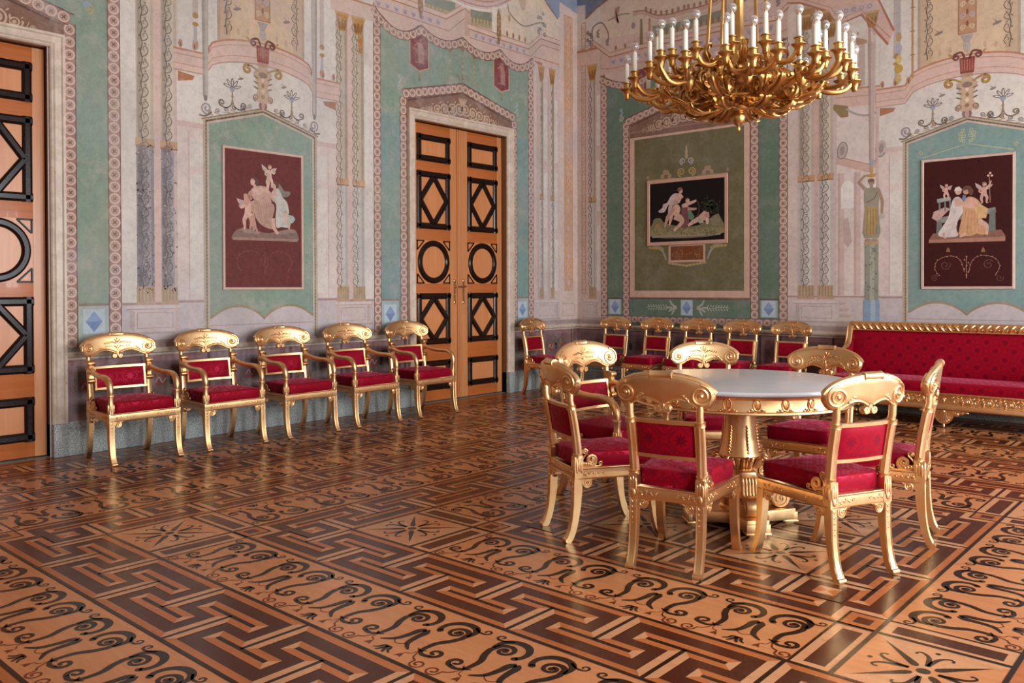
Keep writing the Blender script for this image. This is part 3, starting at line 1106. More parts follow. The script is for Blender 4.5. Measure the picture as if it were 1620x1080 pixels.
    for sg in (-1, 1):
        q = Sub(p, a=c, sa=sg)
        q.rect(0.448, 0.475, 3.56, tall_top, (190, 164, 140), L + 4)
        q.rect(0.475, 0.86, 3.52, tall_top, C_WHITE, L + 2)
        q.rect(0.34, 0.448, 3.66, tall_top, (208, 178, 148), L + 4)
        vine(q, 0.385, 3.72, tall_top, 0.045, (112, 98, 84), L + 5)
        bird(q, 0.27, 3.98, 1.5, L + 5, sg)
        bird(q, 0.24, 4.35, 1.5, L + 5, -sg)
        for k in range(3):
            q.ell(0.16 + 0.10 * k, 3.79 - 0.02 * k, 0.016, 0.034, 0, (206, 172, 144), L + 5, 8)
        antefix_row(q, 0.50, 0.90, 3.50, 0.12, L + 6, 0.08)
        if not second: hanging_post(q, 0.595, 3.10, tall_top, 0.085, L + 7)
        # short candlestick
        q.ell(0.69, 3.555, 0.03, 0.05, 0, (196, 150, 112), L + 6, 8)
        q.rect(0.675, 0.705, 3.58, 3.72, (186, 176, 176), L + 6)
        q.ell(0.69, 3.74, 0.032, 0.02, 0, C_GOLD, L + 7, 8)
        q.rect(0.665, 0.715, 3.82, tall_top, (198, 182, 172), L + 6)
        q.ell(0.69, 3.82, 0.03, 0.03, 0, (180, 140, 90), L + 7, 8)
        # hanging lambrequin under the cornice
        q.poly([(0.86, 3.29), (0.70, 3.27), (0.72, 3.23), (0.86, 3.20)], (180, 122, 84), L + 6)
    candelabrum(S, 0, 3.075, tall_top, L + 8)


def door_bay_green(p, c, z_hi, door_half, L=2):
    """green field bordered by rosette bands; ci = half widths"""
    S = Sub(p, a=c)
    S.rect(-1.30, 1.30, 0.83, z_hi, C_GREEN, L)
    for sg in (-1, 1):
        q = Sub(p, a=c, sa=sg)
        rosette_band(q, [(1.298, 0.86), (1.298, z_hi)], 0.108, 0.1, L + 2)
        rosette_band(q, [(0.948, 0.86), (0.948, 3.50)], 0.108, 0.1, L + 2)
        q.rect(1.0, 1.245, 1.205, 1.225, (150, 122, 108), L + 2)
        q.rect(1.0, 1.245, 0.86, 1.205, (176, 190, 182), L + 1)
        diamond_tile(q, 1.122, 1.075, 0.088, L + 3)


def gable_over(p, c, hw, zs, za, L=4, inner=0.11):
    """rosette gable with brown scrolled tympanum; hw half width of band centre line"""
    S = Sub(p, a=c)
    S.poly([(-hw, zs - 0.22), (-hw, zs), (0, za), (hw, zs), (hw, zs - 0.22)], C_TYMP, L)
    S.stroke([(-hw + 0.06, zs - 0.055), (0, za - 0.06), (hw - 0.06, zs - 0.055)], 0.018, (104, 72, 62), L + 1)
    tympanum_scrolls(S, -hw + 0.10, hw - 0.10, zs - 0.165, za - 0.075, C_TYML, L + 1)
    for sg in (-1, 1):
        rosette_band(Sub(p, a=c, sa=sg), [(hw + 0.02, zs), (0, za)], 0.105, 0.1, L + 2)
    S.stroke([(-hw - 0.05, zs + 0.045), (0, za + 0.06), (hw + 0.05, zs + 0.045)], 0.012, (112, 76, 70), L + 6)


def swag_border(p, nodes, dips, w=0.10, L=6, ground_above=C_PINK):
    """scalloped rosette border; nodes = cusp points, dips = sag depth"""
    allp = []
    for (a, b), d in zip(zip(nodes, nodes[1:]), dips):
        seg = []
        for k in range(11):
            t = k / 10
            seg.append((lerp(a[0], b[0], t), lerp(a[1], b[1], t) - d * 4 * t * (1 - t)))
        allp.append(seg)
    # cloth above the border
    for seg in allp:
        p.poly(seg + [(seg[-1][0], seg[-1][1] + 0.5), (seg[0][0], seg[0][1] + 0.5)], ground_above, L - 2)
    for seg in allp:
        rosette_band(p, [(a, z - w * 0.45) for a, z in seg], w, 0.098, L)
        p.stroke(seg, 0.013, (118, 84, 76), L + 4)


def banner(p, a, z0, z1, w, L=6):
    p.poly([(a - w / 2 - 0.015, z1), (a - w / 2 - 0.015, z0 + 0.04), (a, z0 - 0.02), (a + w / 2 + 0.015, z0 + 0.04), (a + w / 2 + 0.015, z1)], (208, 160, 138), L)
    p.poly([(a - w / 2, z1), (a - w / 2, z0 + 0.05), (a, z0), (a + w / 2, z0 + 0.05), (a + w / 2, z1)], (132, 62, 62), L + 1)
    # pale standing figure
    c = (176, 122, 116)
    h = z1 - z0
    p.disc(a + 0.02, z0 + h * 0.78, 0.020, c, L + 2, 9)
    p.poly([(a - 0.03, z0 + h * 0.72), (a + 0.05, z0 + h * 0.73), (a + 0.07, z0 + h * 0.5), (a + 0.06, z0 + h * 0.22), (a - 0.02, z0 + h * 0.22), (a - 0.015, z0 + h * 0.5)], c, L + 2)
    p.stroke([(a - 0.02, z0 + h * 0.7), (a - 0.07, z0 + h * 0.62)], 0.018, c, L + 2)
    p.rect(a - 0.07, a + 0.08, z0 + h * 0.19, z0 + h * 0.22, c, L + 2)
    p.ell(a, z0 - 0.05, 0.012, 0.03, 0, C_GOLD, L + 1, 7)
    p.ell(a, z0 - 0.10, 0.010, 0.03, 0, (130, 120, 100), L + 1, 7)


def light_stand(p, a, z, s, L=5, col=C_GOLD):
    p.stroke([(a, z), (a, z + 0.30 * s)], 0.009 * s, col, L)
    for k in range(4):
        p.ell(a, z + 0.06 * s * k + 0.03 * s, 0.016 * s, 0.016 * s, 0, (176, 160, 150), L + 1, 7)
    p.poly([(a - 0.014 * s, z + 0.30 * s), (a + 0.014 * s, z + 0.30 * s), (a + 0.04 * s, z + 0.35 * s), (a - 0.04 * s, z + 0.35 * s)], (160, 120, 90), L + 1)
    for sg in (-1, 1):
        p.stroke(spiral2(a + sg * 0.03 * s, z - 0.005 * s, 0.026 * s, 0.006 * s, pi / 2, 1.3, 12, -sg), 0.007 * s, (150, 130, 120), L)


def entablature(p, a0, a1, z0, z1, L=6, n=8, lav=True):
    """pink painted entablature with lavender palmettes"""
    p.rect(a0, a1, z0, z1, C_PINK, L)
    p.rect(a0, a1, z0 + (z1 - z0) * 0.22, z0 + (z1 - z0) * 0.66, (214, 192, 190), L + 1)
    for z, c, w in ((z0 + 0.006, (190, 146, 128), 0.012), (z0 + (z1 - z0) * 0.2, (206, 150, 116), 0.010), (z0 + (z1 - z0) * 0.70, (200, 140, 104), 0.014), (z1 - 0.012, (190, 128, 92), 0.016)):
        p.rect(a0, a1, z, z + w, c, L + 2)
    st = (a1 - a0) / n
    for i in range(n):
        a = a0 + (i + 0.5) * st
        zc = z0 + (z1 - z0) * 0.44
        h = (z1 - z0) * 0.17
        for k in (-1, 0, 1):
            p.ell(a + k * st * 0.14, zc, st * 0.06, h, -k * 0.4, (182, 158, 160), L + 2, 7)
        p.rect(a + st * 0.46, a + st * 0.5, zc - h, zc + h, (192, 168, 166), L + 2)


def arabesque_strip(p, a, z0, z1, w, L=5, col=(212, 158, 116)):
    p.frame(a - w / 2, a + w / 2, z0, z1, 0.010, (206, 148, 108), L)
    z = z0 + 0.06
    k = 0
    while z < z1 - 0.06:
        for sg in (-1, 1):
            p.stroke(spiral2(a + sg * w * 0.22, z, w * 0.16, w * 0.03, -pi / 2 if k % 2 else pi / 2, 1.3, 10, sg if k % 2 else -sg), w * 0.07, col, L + 1)
            p.ell(a + sg * w * 0.30, z + 0.05, w * 0.13, w * 0.045, sg * 0.9, col, L + 1, 6)
        p.ell(a, z + 0.045, w * 0.06, 0.03, 0, (206, 196, 204) if k % 4 == 0 else col, L + 1, 7)
        z += 0.095
        k += 1


def dado(p, a0, a1, L=1, skip=()):
    """violet stone dado with sunk panels"""
    p.rect(a0, a1, 0.24, 0.80, (150, 106, 104), L)
    a = a0
    k = 0
    while a < a1 - 0.05:
        b = min(a1, a + 0.62)
        if k % 3 == 2: b = min(a1, a + 0.26)
        p.rect(a + 0.05, b - 0.05, 0.32, 0.72, (122, 90, 88) if k % 3 != 2 else (130, 82, 84), L + 1)
        p.frame(a + 0.05, b - 0.05, 0.32, 0.72, 0.008, (142, 108, 108), L + 2)
        if b - a > 0.4:
            p.rect(a + 0.09, b - 0.09, 0.46, 0.64, (112, 92, 82), L + 2)
            p.rect(a + 0.11, a + 0.22, 0.49, 0.60, (140, 70, 64), L + 3)
            p.rect(b - 0.22, b - 0.11, 0.49, 0.60, (140, 70, 64), L + 3)
            p.rect(a + 0.25, a + 0.30, 0.50, 0.59, (44, 36, 38), L + 3)
            p.stroke(spline([(a + 0.12, 0.53), (a + 0.15, 0.57), (a + 0.18, 0.52), (a + 0.21, 0.56)], 4), 0.012, (190, 160, 150), L + 4)
        p.rect(b - 0.012, b + 0.012, 0.26, 0.80, (76, 52, 56), L + 2)
        a = b
        k += 1


# ------------------------------------------------------------------ left wall
N_L, D2_S, D2_F, D1_C = 4.545, 7.256, 7.280, 1.825   # niche centre, second bay, its door, first bay


def build_left_wall():
    P = Paint(lambda a, b, h: (XL + h, a, b))
    # plaster with two door openings
    holes = [(D1_C - 0.775, D1_C + 0.775), (D2_F - 0.785, D2_F + 0.785)]
    edges = [YF] + [e for h in holes for e in h] + [YB]
    for i in range(0, len(edges), 2): P.rect(edges[i], edges[i + 1], 0, ZC, C_CREAM, 0)
    for h in holes: P.rect(h[0], h[1], 3.275, ZC, C_CREAM, 0)
    for a0, a1 in ((YF, D1_C - 0.90), (D1_C + 0.90, D2_F - 0.90), (D2_F + 0.90, YB)): dado(P, a0, a1)
    # bay of the first door
    Q = P
    for zone in (0,):
        S = Sub(P, a=D1_C)
        for sg in (-1, 1):
            q = Sub(P, a=D1_C, sa=sg)
            q.rect(0.90, 1.30, 0.83, 3.29, C_GREEN, 2)
            rosette_band(q, [(1.298, 0.86), (1.298, 4.25)], 0.108, 0.1, 4)
            rosette_band(q, [(0.945, 0.86), (0.945, 3.50)], 0.100, 0.1, 4)
            q.rect(1.0, 1.245, 1.205, 1.225, (150, 122, 108), 4)
            q.rect(1.0, 1.245, 0.86, 1.205, (180, 188, 180), 3)
            diamond_tile(q, 1.122, 1.075, 0.088, 5)
            q.stroke(spiral2(1.09, 3.66, 0.05, 0.012, -pi / 2, 1.3, 16, 1), 0.016, (190, 168, 110), 6)
            q.disc(1.08, 3.68, 0.03, (150, 168, 176), 7, 10)
        S.rect(-1.30, 1.30, 3.29, 4.25, C_GREEN, 2)
        gable_over(P, D1_C, 0.93, 3.53, 3.78, 4)
        swag_border(P, [(D1_C - 1.34, 4.42), (D1_C - 0.67, 4.36), (D1_C, 4.37), (D1_C + 0.67, 4.36), (D1_C + 1.34, 4.42)], [0.15, 0.10, 0.10, 0.15])
    # niche bay
    P.rect(3.18, 5.91, 0.83, ZC, C_CREAM, 1)
    P.rect(3.18, 5.91, 0.83, 1.225, C_LAV, 2)
    for sg in (-1, 1):
        q = Sub(P, a=N_L, sa=sg)
        q.rect(1.235, 1.366, 1.225, ZC, C_WHITE, 2)
        q.rect(0.86, 1.235, 1.225, ZC, (220, 198, 188), 2)
        q.rect(1.01, 1.09, 1.225, ZC, (222, 190, 178), 3)
        q.rect(0.90, 1.366, 1.205, 1.225, (176, 146, 138), 3)
        pedestal(q, 0.88, 1.30, 0.97, 1.20, 4)
        q.rect(0.86, 1.366, 0.835, 0.90, (170, 144, 138), 4)
        for a0, a1 in ((1.082, 1.236), (0.873, 1.018)):
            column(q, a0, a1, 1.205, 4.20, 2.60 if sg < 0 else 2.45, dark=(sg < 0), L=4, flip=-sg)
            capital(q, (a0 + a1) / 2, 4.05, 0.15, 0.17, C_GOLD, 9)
        q.rect(0.80, 1.366, 4.24, 4.42, (222, 190, 176), 8)
        q.rect(0.80, 1.366, 4.40, 4.42, (190, 128, 92), 9)
        # gilt tassels below the capitals
        q.poly([(1.155, 4.05), (1.215, 4.05), (1.205, 3.86), (1.165, 3.86)], (196, 126, 60), 10)
    niche_bay(P, N_L, 5.0, 0.83, 3)
    # second door bay with the scalloped border
    zt = 4.30
    S = Sub(P, a=D2_S)
    S.rect(-1.35, 1.35, 4.38, ZC, C_PINK, 1)
    S.rect(-1.30, 1.30, 3.28, 4.40, C_GREEN, 2)
    for sg in (-1, 1):
        q = Sub(P, a=D2_S, sa=sg)
        q.rect(0.90, 1.30, 0.83, 3.28, C_GREEN2, 2)
        q.rect(1.25, 1.35, 0.83, 4.40, C_PINK, 1)
        rosette_band(q, [(1.298, 0.86), (1.298, 4.40)], 0.104, 0.1, 4)
        q.rect(1.0, 1.245, 1.205, 1.225, (150, 122, 108), 4)
        q.rect(1.0, 1.245, 0.86, 1.205, (172, 186, 184), 3)
        diamond_tile(q, 1.122, 1.060, 0.088, 5)
        q2 = Sub(P, a=D2_F, sa=sg)
        rosette_band(q2, [(0.945, 0.86), (0.945, 3.50)], 0.104, 0.1, 4)
        banner(Sub(P, a=D2_F), sg * 0.70, 3.84, 4.28, 0.27, 5)
        light_stand(Sub(P, a=D2_F), sg * 0.205, 3.82, 1.1, 4)
        curl(Sub(P, a=D2_F, sa=sg), 1.0, 3.60, 1.0, 5)
    light_stand(Sub(P, a=D2_F), 0.0, 3.84, 1.2, 4, (130, 122, 110))
    scroll_run(Sub(P, a=D2_F), [(-0.12, 3.86), (0.12, 3.86)], 0.045, 3, 5)
    gable_over(P, D2_F, 0.93, 3.53, 3.755, 4)
    nodes = [(5.905, 4.44), (6.609, 4.365), (7.285, 4.370), (7.956, 4.365), (8.605, 4.385)]
    swag_border(P, nodes, [0.17, 0.10, 0.10, 0.13], 0.105, 7)
    # fantasy architecture above it
    P.rect(5.905, 9.10, 4.36, ZC, (226, 204, 186), 4)
    for seg in range(4):
        a0, a1 = nodes[seg][0], nodes[seg + 1][0]
        sagp = [(lerp(a0, a1, k / 10), lerp(nodes[seg][1], nodes[seg + 1][1], k / 10) - [0.17, 0.10, 0.10, 0.13][seg] * 4 * (k / 10) * (1 - k / 10)) for k in range(11)]
        P.poly(sagp + [(a1, nodes[seg + 1][1] + 0.02), (a0, nodes[seg][1] + 0.02)], (220, 186, 174), 6)
    P.poly([(5.905, 4.34), (7.06, 4.38), (7.32, 4.60), (7.32, 4.74), (7.01, 4.54), (5.905, 4.56)], C_PINK, 7)
    P.poly([(7.32, 4.74), (7.41, 4.70), (7.41, 4.41), (7.32, 4.40)], (206, 170, 156), 8)
    P.poly([(7.41, 4.38), (8.56, 4.40), (8.76, 4.60), (9.16, 4.60), (9.16, 4.69), (8.76, 4.69), (8.52, 4.50), (7.41, 4.51)], C_PINK, 7)
    for k in range(20):
        a = 5.98 + 0.128 * k
        if 7.0 < a < 7.44: continue
        zc = 4.455 if a < 7.2 else 4.440
        P.rect(a - 0.046, a + 0.046, zc - 0.040, zc + 0.040, (206, 188, 190), 9)
        for j in (-1, 0, 1): P.ell(a + j * 0.018, zc, 0.009, 0.030, -j * 0.4, (172, 150, 156), 10, 7)
    for ld in ([(5.905, 4.565), (6.60, 4.555), (7.01, 4.545), (7.32, 4.745), (7.41, 4.715)], [(7.38, 4.515), (7.90, 4.505), (8.52, 4.505), (8.76, 4.695), (9.17, 4.695)]):
        P.stroke([(a, z + 0.012) for a, z in ld], 0.062, (226, 196, 180), 11)
        P.stroke([(a, z - 0.018) for a, z in ld], 0.012, (176, 114, 82), 12)
        P.stroke([(a, z + 0.042) for a, z in ld], 0.009, (196, 140, 108), 12)
    for ld in ([(5.92, 4.42), (7.05, 4.395), (7.32, 4.61)], [(7.41, 4.395), (8.56, 4.40), (8.78, 4.60), (9.16, 4.60)]):
        P.stroke(ld, 0.010, (186, 130, 106), 11)
    # arched greenhouse openings and round temple
    P.poly([(7.42, 4.56), (7.80, 4.58), (7.80, 4.79), (7.42, 4.74)], (134, 140, 122), 10)
    P.poly([(7.42, 4.56), (7.80, 4.58), (7.80, 4.68), (7.42, 4.65)], (186, 166, 130), 11)
    P.poly([(6.66, 4.59), (7.00, 4.59), (7.16, 4.69), (7.16, 4.76), (6.66, 4.71)], (136, 146, 128), 10)
    P.poly([(6.66, 4.59), (7.00, 4.59), (7.06, 4.63), (6.66, 4.63)], (196, 170, 130), 11)
    for k in range(6):
        P.ell(7.45 + 0.062 * k, 4.63 + 0.004 * k, 0.014, 0.045, 0, (150, 140, 104), 12, 7)
        if k < 5: P.ell(6.70 + 0.062 * k, 4.625, 0.014, 0.040, 0, (160, 146, 108), 12, 7)
    rot = spline([(6.72, 4.92), (7.0, 4.80), (7.40, 4.76), (7.80, 4.82), (8.16, 5.0)], 5)
    P.poly(rot + [(8.16, 5.14), (7.8, 4.97), (7.4, 4.90), (7.0, 4.94), (6.72, 5.06)], (214, 186, 182), 10)
    P.stroke(rot, 0.034, (232, 218, 206), 12)
    P.stroke([(a, z + 0.05) for a, z in rot], 0.012, (186, 134, 112), 12)
    P.stroke([(a, z + 0.11) for a, z in rot], 0.020, (196, 150, 128), 12)
    P.rect(7.81, 7.90, 4.56, 4.88, (232, 220, 206), 11)
    P.rect(6.615, 6.66, 4.59, 4.80, (232, 220, 206), 11)
    antefix_row(P, 5.95, 6.5, 4.60, 0.11, 12, 0.075)
    antefix_row(P, 8.03, 8.50, 4.55, 0.115, 12, 0.085)
    for a, z0, z1 in ((6.60, 4.44, 4.86), (7.93, 4.42, 4.88)):
        P.poly([(a - 0.012, z0), (a + 0.012, z0), (a + 0.040, z0 + 0.12), (a + 0.036, z1 - 0.10), (a + 0.006, z1), (a - 0.006, z1), (a - 0.036, z1 - 0.10), (a - 0.040, z0 + 0.12)], (152, 112, 72), 14)
        for k in range(6): P.ell(a + 0.012 * (-1) ** k, z0 + 0.10 + 0.05 * k, 0.022, 0.016, 0.4, (188, 150, 96), 15, 7)
    # pale lunette with garland, rosettes and foliage
    P.poly([(7.98, 4.56), (8.50, 4.56), (8.74, 4.74), (9.16, 4.74), (9.16, 5.20), (8.80, 5.30), (8.0, 5.34), (7.98, 4.9)], (230, 208, 184), 7)
    P.stroke(spline([(8.10, 4.98), (8.15, 4.86), (8.41, 4.765), (8.70, 4.87), (8.84, 4.90)], 5), 0.020, (158, 138, 118), 13)
    P.ell(8.13, 4.80, 0.022, 0.05, 0, (182, 150, 116), 13, 9)
    for k in range(7):
        P.stroke(spiral2(8.72 + 0.045 * (k % 4), 4.80 + 0.075 * (k // 2), 0.030, 0.007, 0.3 + k, 1.4, 12, 1 if k % 2 else -1), 0.011, (140, 134, 138), 13)
    for a, z in ((8.72, 4.755), (8.84, 4.745)):
        P.ring(a, z, 0.028, 0.014, (136, 62, 62), 14, 12)
    P.poly([(8.34, 5.22), (8.30, 5.10), (8.38, 4.96), (8.44, 4.98), (8.46, 5.12), (8.42, 5.20)], (206, 180, 156), 13)
    P.disc(8.37, 5.25, 0.03, (200, 170, 146), 13, 9)
    # corner bay: paired slim columns and the orange arabesque pilaster
    P.rect(8.612, 9.57, 0.83, 4.62, (220, 196, 190), 2)
    P.rect(8.612, 9.57, 0.83, 1.20, (212, 192, 190), 3)
    for a0, a1 in ((8.735, 8.815), (8.965, 9.045)):
        P.rect(a0 - 0.05, a0 - 0.02, 1.2, 4.2, (206, 178, 172), 3)
        P.rect(a1 + 0.01, a1 + 0.08, 1.30, 2.0, C_WHITE, 3)
        P.rect(a1 + 0.01, a1 + 0.08, 2.15, 2.9, C_WHITE, 3)
        P.rect(a1 + 0.01, a1 + 0.08, 3.05, 3.9, C_WHITE, 3)
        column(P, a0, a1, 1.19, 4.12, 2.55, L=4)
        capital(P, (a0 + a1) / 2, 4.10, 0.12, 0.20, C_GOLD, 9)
    P.rect(8.62, 9.16, 4.36, 4.62, (222, 190, 176), 6)
    P.poly([(8.62, 4.36), (8.78, 4.28), (8.80, 4.36)], (180, 126, 84), 9)
    P.rect(8.62, 9.16, 4.40, 4.412, (196, 138, 104), 9)
    P.rect(9.165, 9.57, 0.83, 5.30, (226, 200, 188), 3)
    P.rect(9.275, 9.455, 1.30, 5.12, (222, 176, 146), 4)
    arabesque_strip(P, 9.365, 1.30, 5.12, 0.19, 5)
    pedestal(P, 8.68, 9.12, 0.93, 1.17, 5)
    P.frame(9.22, 9.50, 0.95, 1.12, 0.006, (184, 156, 150), 5)
    P.rect(8.60, 9.57, 0.84, 0.90, (176, 152, 148), 6)
    # blue spandrels under the vault
    P.poly([(8.55, ZC), (8.72, 5.32), (8.95, 5.15), (9.12, 5.03), (9.165, 5.05), (9.165, 5.27), (9.57, 5.20), (9.57, ZC)], (146, 156, 178), 15)
    P.stroke([(8.55, 5.45), (8.72, 5.31), (8.95, 5.14), (9.13, 5.02)], 0.02, (150, 120, 104), 16)
    # quiet repeat of the bay behind the camera's edge
    o = P.build('wall_left', M['fresco'])
    tag(o, kind='structure')
    return o


# ------------------------------------------------------------------ back wall
N_B, D_B = -2.265, -5.504


def build_back_wall():
    P = Paint(lambda a, b, h: (a, YB - h, b))
    P.rect(XL, XR, 0, ZC, C_CREAM, 0)
    dado(P, XL, XR)
    # corner
    P.rect(XL, -6.85, 0.83, 4.7, (216, 190, 180), 2)
    arabesque_strip(P, -7.135, 1.25, 5.05, 0.075, 4, (204, 150, 110))
    P.rect(-6.915, -6.86, 1.3, 2.2, C_WHITE, 3)
    P.rect(-6.915, -6.86, 2.4, 3.1, C_WHITE, 3)
    P.rect(-6.915, -6.86, 3.3, 4.0, C_WHITE, 3)
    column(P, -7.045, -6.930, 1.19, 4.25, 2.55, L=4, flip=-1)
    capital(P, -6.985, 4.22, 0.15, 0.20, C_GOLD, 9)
    P.rect(XL, -6.855, 4.46, 4.66, (222, 186, 170), 8)
    P.rect(XL, -6.84, 4.64, 4.67, (190, 128, 92), 9)
    pedestal(P, -7.12, -6.90, 0.93, 1.17, 5)
    P.rect(XL, -6.85, 0.84, 0.90, (176, 152, 148), 6)
    # false door bay: green field, rosette bands, pink frame, green panel
    S = Sub(P, a=D_B)
    S.rect(-1.337, 1.337, 0.83, 4.60, C_GREENB, 2)
    for sg in (-1, 1):
        q = Sub(P, a=D_B, sa=sg)
        rosette_band(q, [(1.284, 0.96), (1.284, 4.30)], 0.106, 0.1, 4)
        rosette_band(q, [(0.925, 0.96), (0.925, 3.56)], 0.106, 0.1, 4)
        q.rect(0.98, 1.23, 1.190, 1.205, (96, 70, 62), 4)
        q.rect(1.0, 1.215, 0.98, 1.185, (168, 182, 178), 4)
        diamond_tile(q, 1.105, 1.083, 0.085, 5)
        banner(S, sg * 0.70, 3.86, 4.24, 0.26, 5)
        curl(q, 1.0, 3.62, 1.0, 5)
    rosette_band(S, [(-1.33, 0.915), (1.33, 0.915)], 0.095, 0.1, 4)
    S.rect(-0.87, 0.87, 1.205, 3.42, (222, 182, 160), 4)
    S.frame(-0.87, 0.87, 1.205, 3.42, 0.012, (176, 132, 112), 5)
    S.rect(-0.788, 0.788, 1.300, 3.31, (116, 108, 74), 5)
    S.rect(-0.87, 0.87, 0.965, 1.19, C_GREENB, 4)
    S.rect(-0.87, 0.87, 1.19, 1.205, (96, 70, 62), 5)
    diamond_tile(S, 0, 1.083, 0.085, 5)
    for sg in (-1, 1):
        q = Sub(P, a=D_B, sa=sg)
        for k in range(5):
            q.ell(0.20 + 0.028 * (k % 3), 1.083 + 0.03 * (k - 2), 0.05, 0.014, (k - 2) * 0.5, (186, 188, 172), 5, 8)
        q.disc(0.17, 1.083, 0.03, (196, 180, 168), 6, 9)
        q.stroke(spline([(0.22, 1.083), (0.34, 1.075), (0.48, 1.09), (0.60, 1.083)], 5), 0.008, (176, 184, 160), 5)
        for k in range(8):
            for s2 in (-1, 1):
                q.ell(0.30 + 0.038 * k, 1.083 + s2 * 0.022, 0.026 - 0.001 * k, 0.007, s2 * 0.9, (182, 190, 168), 5, 7)
    gable_over(P, D_B, 0.905, 3.56, 3.80, 4)
    swag_border(P, [(D_B - 1.337, 4.26), (D_B - 0.45, 4.21), (D_B + 0.45, 4.21), (D_B + 1.337, 4.26)], [0.13, 0.12, 0.13], 0.10, 7)
    # painted cresting over the black picture and bracket below it
    fx, fz = -5.506, 2.72
    for sg in (-1, 1):
        q = Sub(P, a=fx, sa=sg)
        q.stroke(spiral2(0.075, fz + 0.10, 0.058, 0.012, -pi / 2, 1.5, 18, 1), 0.018, (186, 156, 88), 6)
        q.stroke(spiral2(0.055, fz + 0.235, 0.045, 0.010, -pi / 2, 1.5, 18, 1), 0.014, (190, 184, 180), 6)
        for k in range(4):
            q.ell(0.30 + 0.035 * (k - 1.5), fz + 0.065 + (0.05 if k in (1, 2) else 0), 0.03, 0.035, 0, (176, 146, 114), 6, 9)
        q.stroke([(0.16, fz + 0.035), (0.58, fz + 0.035)], 0.012, (166, 138, 98), 6)
        q.disc(0.575, fz + 0.075, 0.022, (170, 132, 112), 6, 9)
        q.stroke(spline([(0.50, 1.885), (0.40, 1.86), (0.34, 1.80), (0.30, 1.70)], 4), [0.03, 0.05, 0.03, 0.02], (160, 160, 150), 6)
        for k in range(5):
            q.ell(0.36 + 0.045 * k, 1.862 - 0.012 * (4 - k) * 0.3, 0.03, 0.016, 0.2, (182, 150, 78), 7, 8)
    for k in range(3):
        S.ell(fx - D_B, fz + 0.30 + 0.05 * k, 0.024 - 0.005 * k, 0.04, 0, (186, 164, 120), 6, 8)
    for k in range(11):
        S.ell(-0.25 + 0.05 * k, 1.655 - 0.035 * (1 - abs(k - 5) / 5), 0.028, 0.016, 0, (182, 162, 112), 6, 8)
    # plaque
    S.rect(-0.265, 0.265, 1.665, 1.885, (214, 170, 146), 6)
    S.rect(-0.235, 0.235, 1.692, 1.872, (126, 70, 36), 7)
    rnd = random.Random(5)
    for k in range(46):
        S.ell(rnd.uniform(-0.21, 0.21), rnd.gauss(1.77, 0.035), rnd.uniform(0.006, 0.014), 0.006, rnd.random() * 3, (176, 118, 66), 8, 6)
    # architecture above the swags
    P.rect(-6.84, -4.15, 4.26, ZC, (224, 198, 178), 4)
    for sg in (-1, 1):
        q = Sub(P, a=D_B, sa=sg)
        q.poly([(0.0, 4.24), (1.337, 4.28), (1.337, 4.60), (1.186, 4.50), (0.0, 4.53)], (214, 178, 164), 6)
        for k in range(9):
            a = 0.07 + 0.132 * k
            q.rect(a - 0.048, a + 0.048, 4.37, 4.46, (200, 180, 182), 9)
            for j in (-1, 0, 1): q.ell(a + j * 0.018, 4.415, 0.009, 0.032, -j * 0.4, (166, 144, 150), 10, 7)
        ld = [(0.0, 4.53), (0.676, 4.53), (1.186, 4.51), (1.446, 4.715), (1.596, 4.66)] if sg < 0 else [(0.0, 4.53), (0.676, 4.53), (1.186, 4.51), (1.35, 4.63)]
        q.stroke([(a, z + 0.010) for a, z in ld], 0.062, (218, 184, 168), 11)
        q.stroke([(a, z - 0.020) for a, z in ld], 0.012, (170, 106, 76), 12)
        q.stroke([(a, z + 0.040) for a, z in ld], 0.009, (190, 132, 102), 12)
        q.stroke([(0.0, 4.34), (1.20, 4.33), (1.337, 4.36)], 0.010, (190, 134, 108), 9)
        antefix_row(q, 0.70, 1.16, 4.56, 0.115, 12, 0.075)
        # upper pavilion
        q.rect(0.0, 0.545, 4.585, 4.80, (216, 190, 168), 9)
        q.poly([(0.0, 4.62), (0.50, 4.62), (0.50, 4.77), (0.0, 4.74)], (142, 144, 120), 10)
        q.rect(0.0, 0.50, 4.62, 4.67, (176, 152, 122), 11)
        for k in range(6): q.ell(0.05 + 0.08 * k, 4.66, 0.016, 0.045, 0, (150, 116, 84), 12, 7)
        q.rect(0.535, 0.56, 4.58, 4.88, (190, 130, 96), 11)
        q.poly([(0.65, 4.56), (0.70, 4.56), (0.69, 4.90), (0.66, 4.90)], (138, 116, 78), 12)
        lu = spline([(0.0, 4.85), (0.22, 4.84), (0.44, 4.87), (0.636, 4.97), (0.80, 4.99)], 5)
        q.stroke(lu, 0.060, (212, 170, 152), 13)
        q.stroke([(a, z + 0.032) for a, z in lu], 0.012, (160, 104, 80), 14)
        q.stroke([(a, z - 0.030) for a, z in lu], 0.010, (232, 210, 192), 14)
        for k in range(8):
            a, z = path_at(lu, 0.03 + 0.085 * k)
            q.ell(a, z + 0.065, 0.018, 0.035, 0, (176, 128, 98), 14, 8)
        # curling foliage at the corner
        q.stroke(spline([(1.47, 4.76), (1.47, 4.94), (1.32, 4.985), (1.21, 4.83), (1.21, 4.68)], 5), [0.022, 0.018, 0.014], (146, 124, 112), 13)
        for k in range(6):
            q.stroke(spiral2(1.49 + 0.03 * (k % 3), 4.72 + 0.035 * k, 0.028, 0.006, k, 1.3, 12, 1 if k % 2 else -1), 0.012, (128, 112, 104), 13)
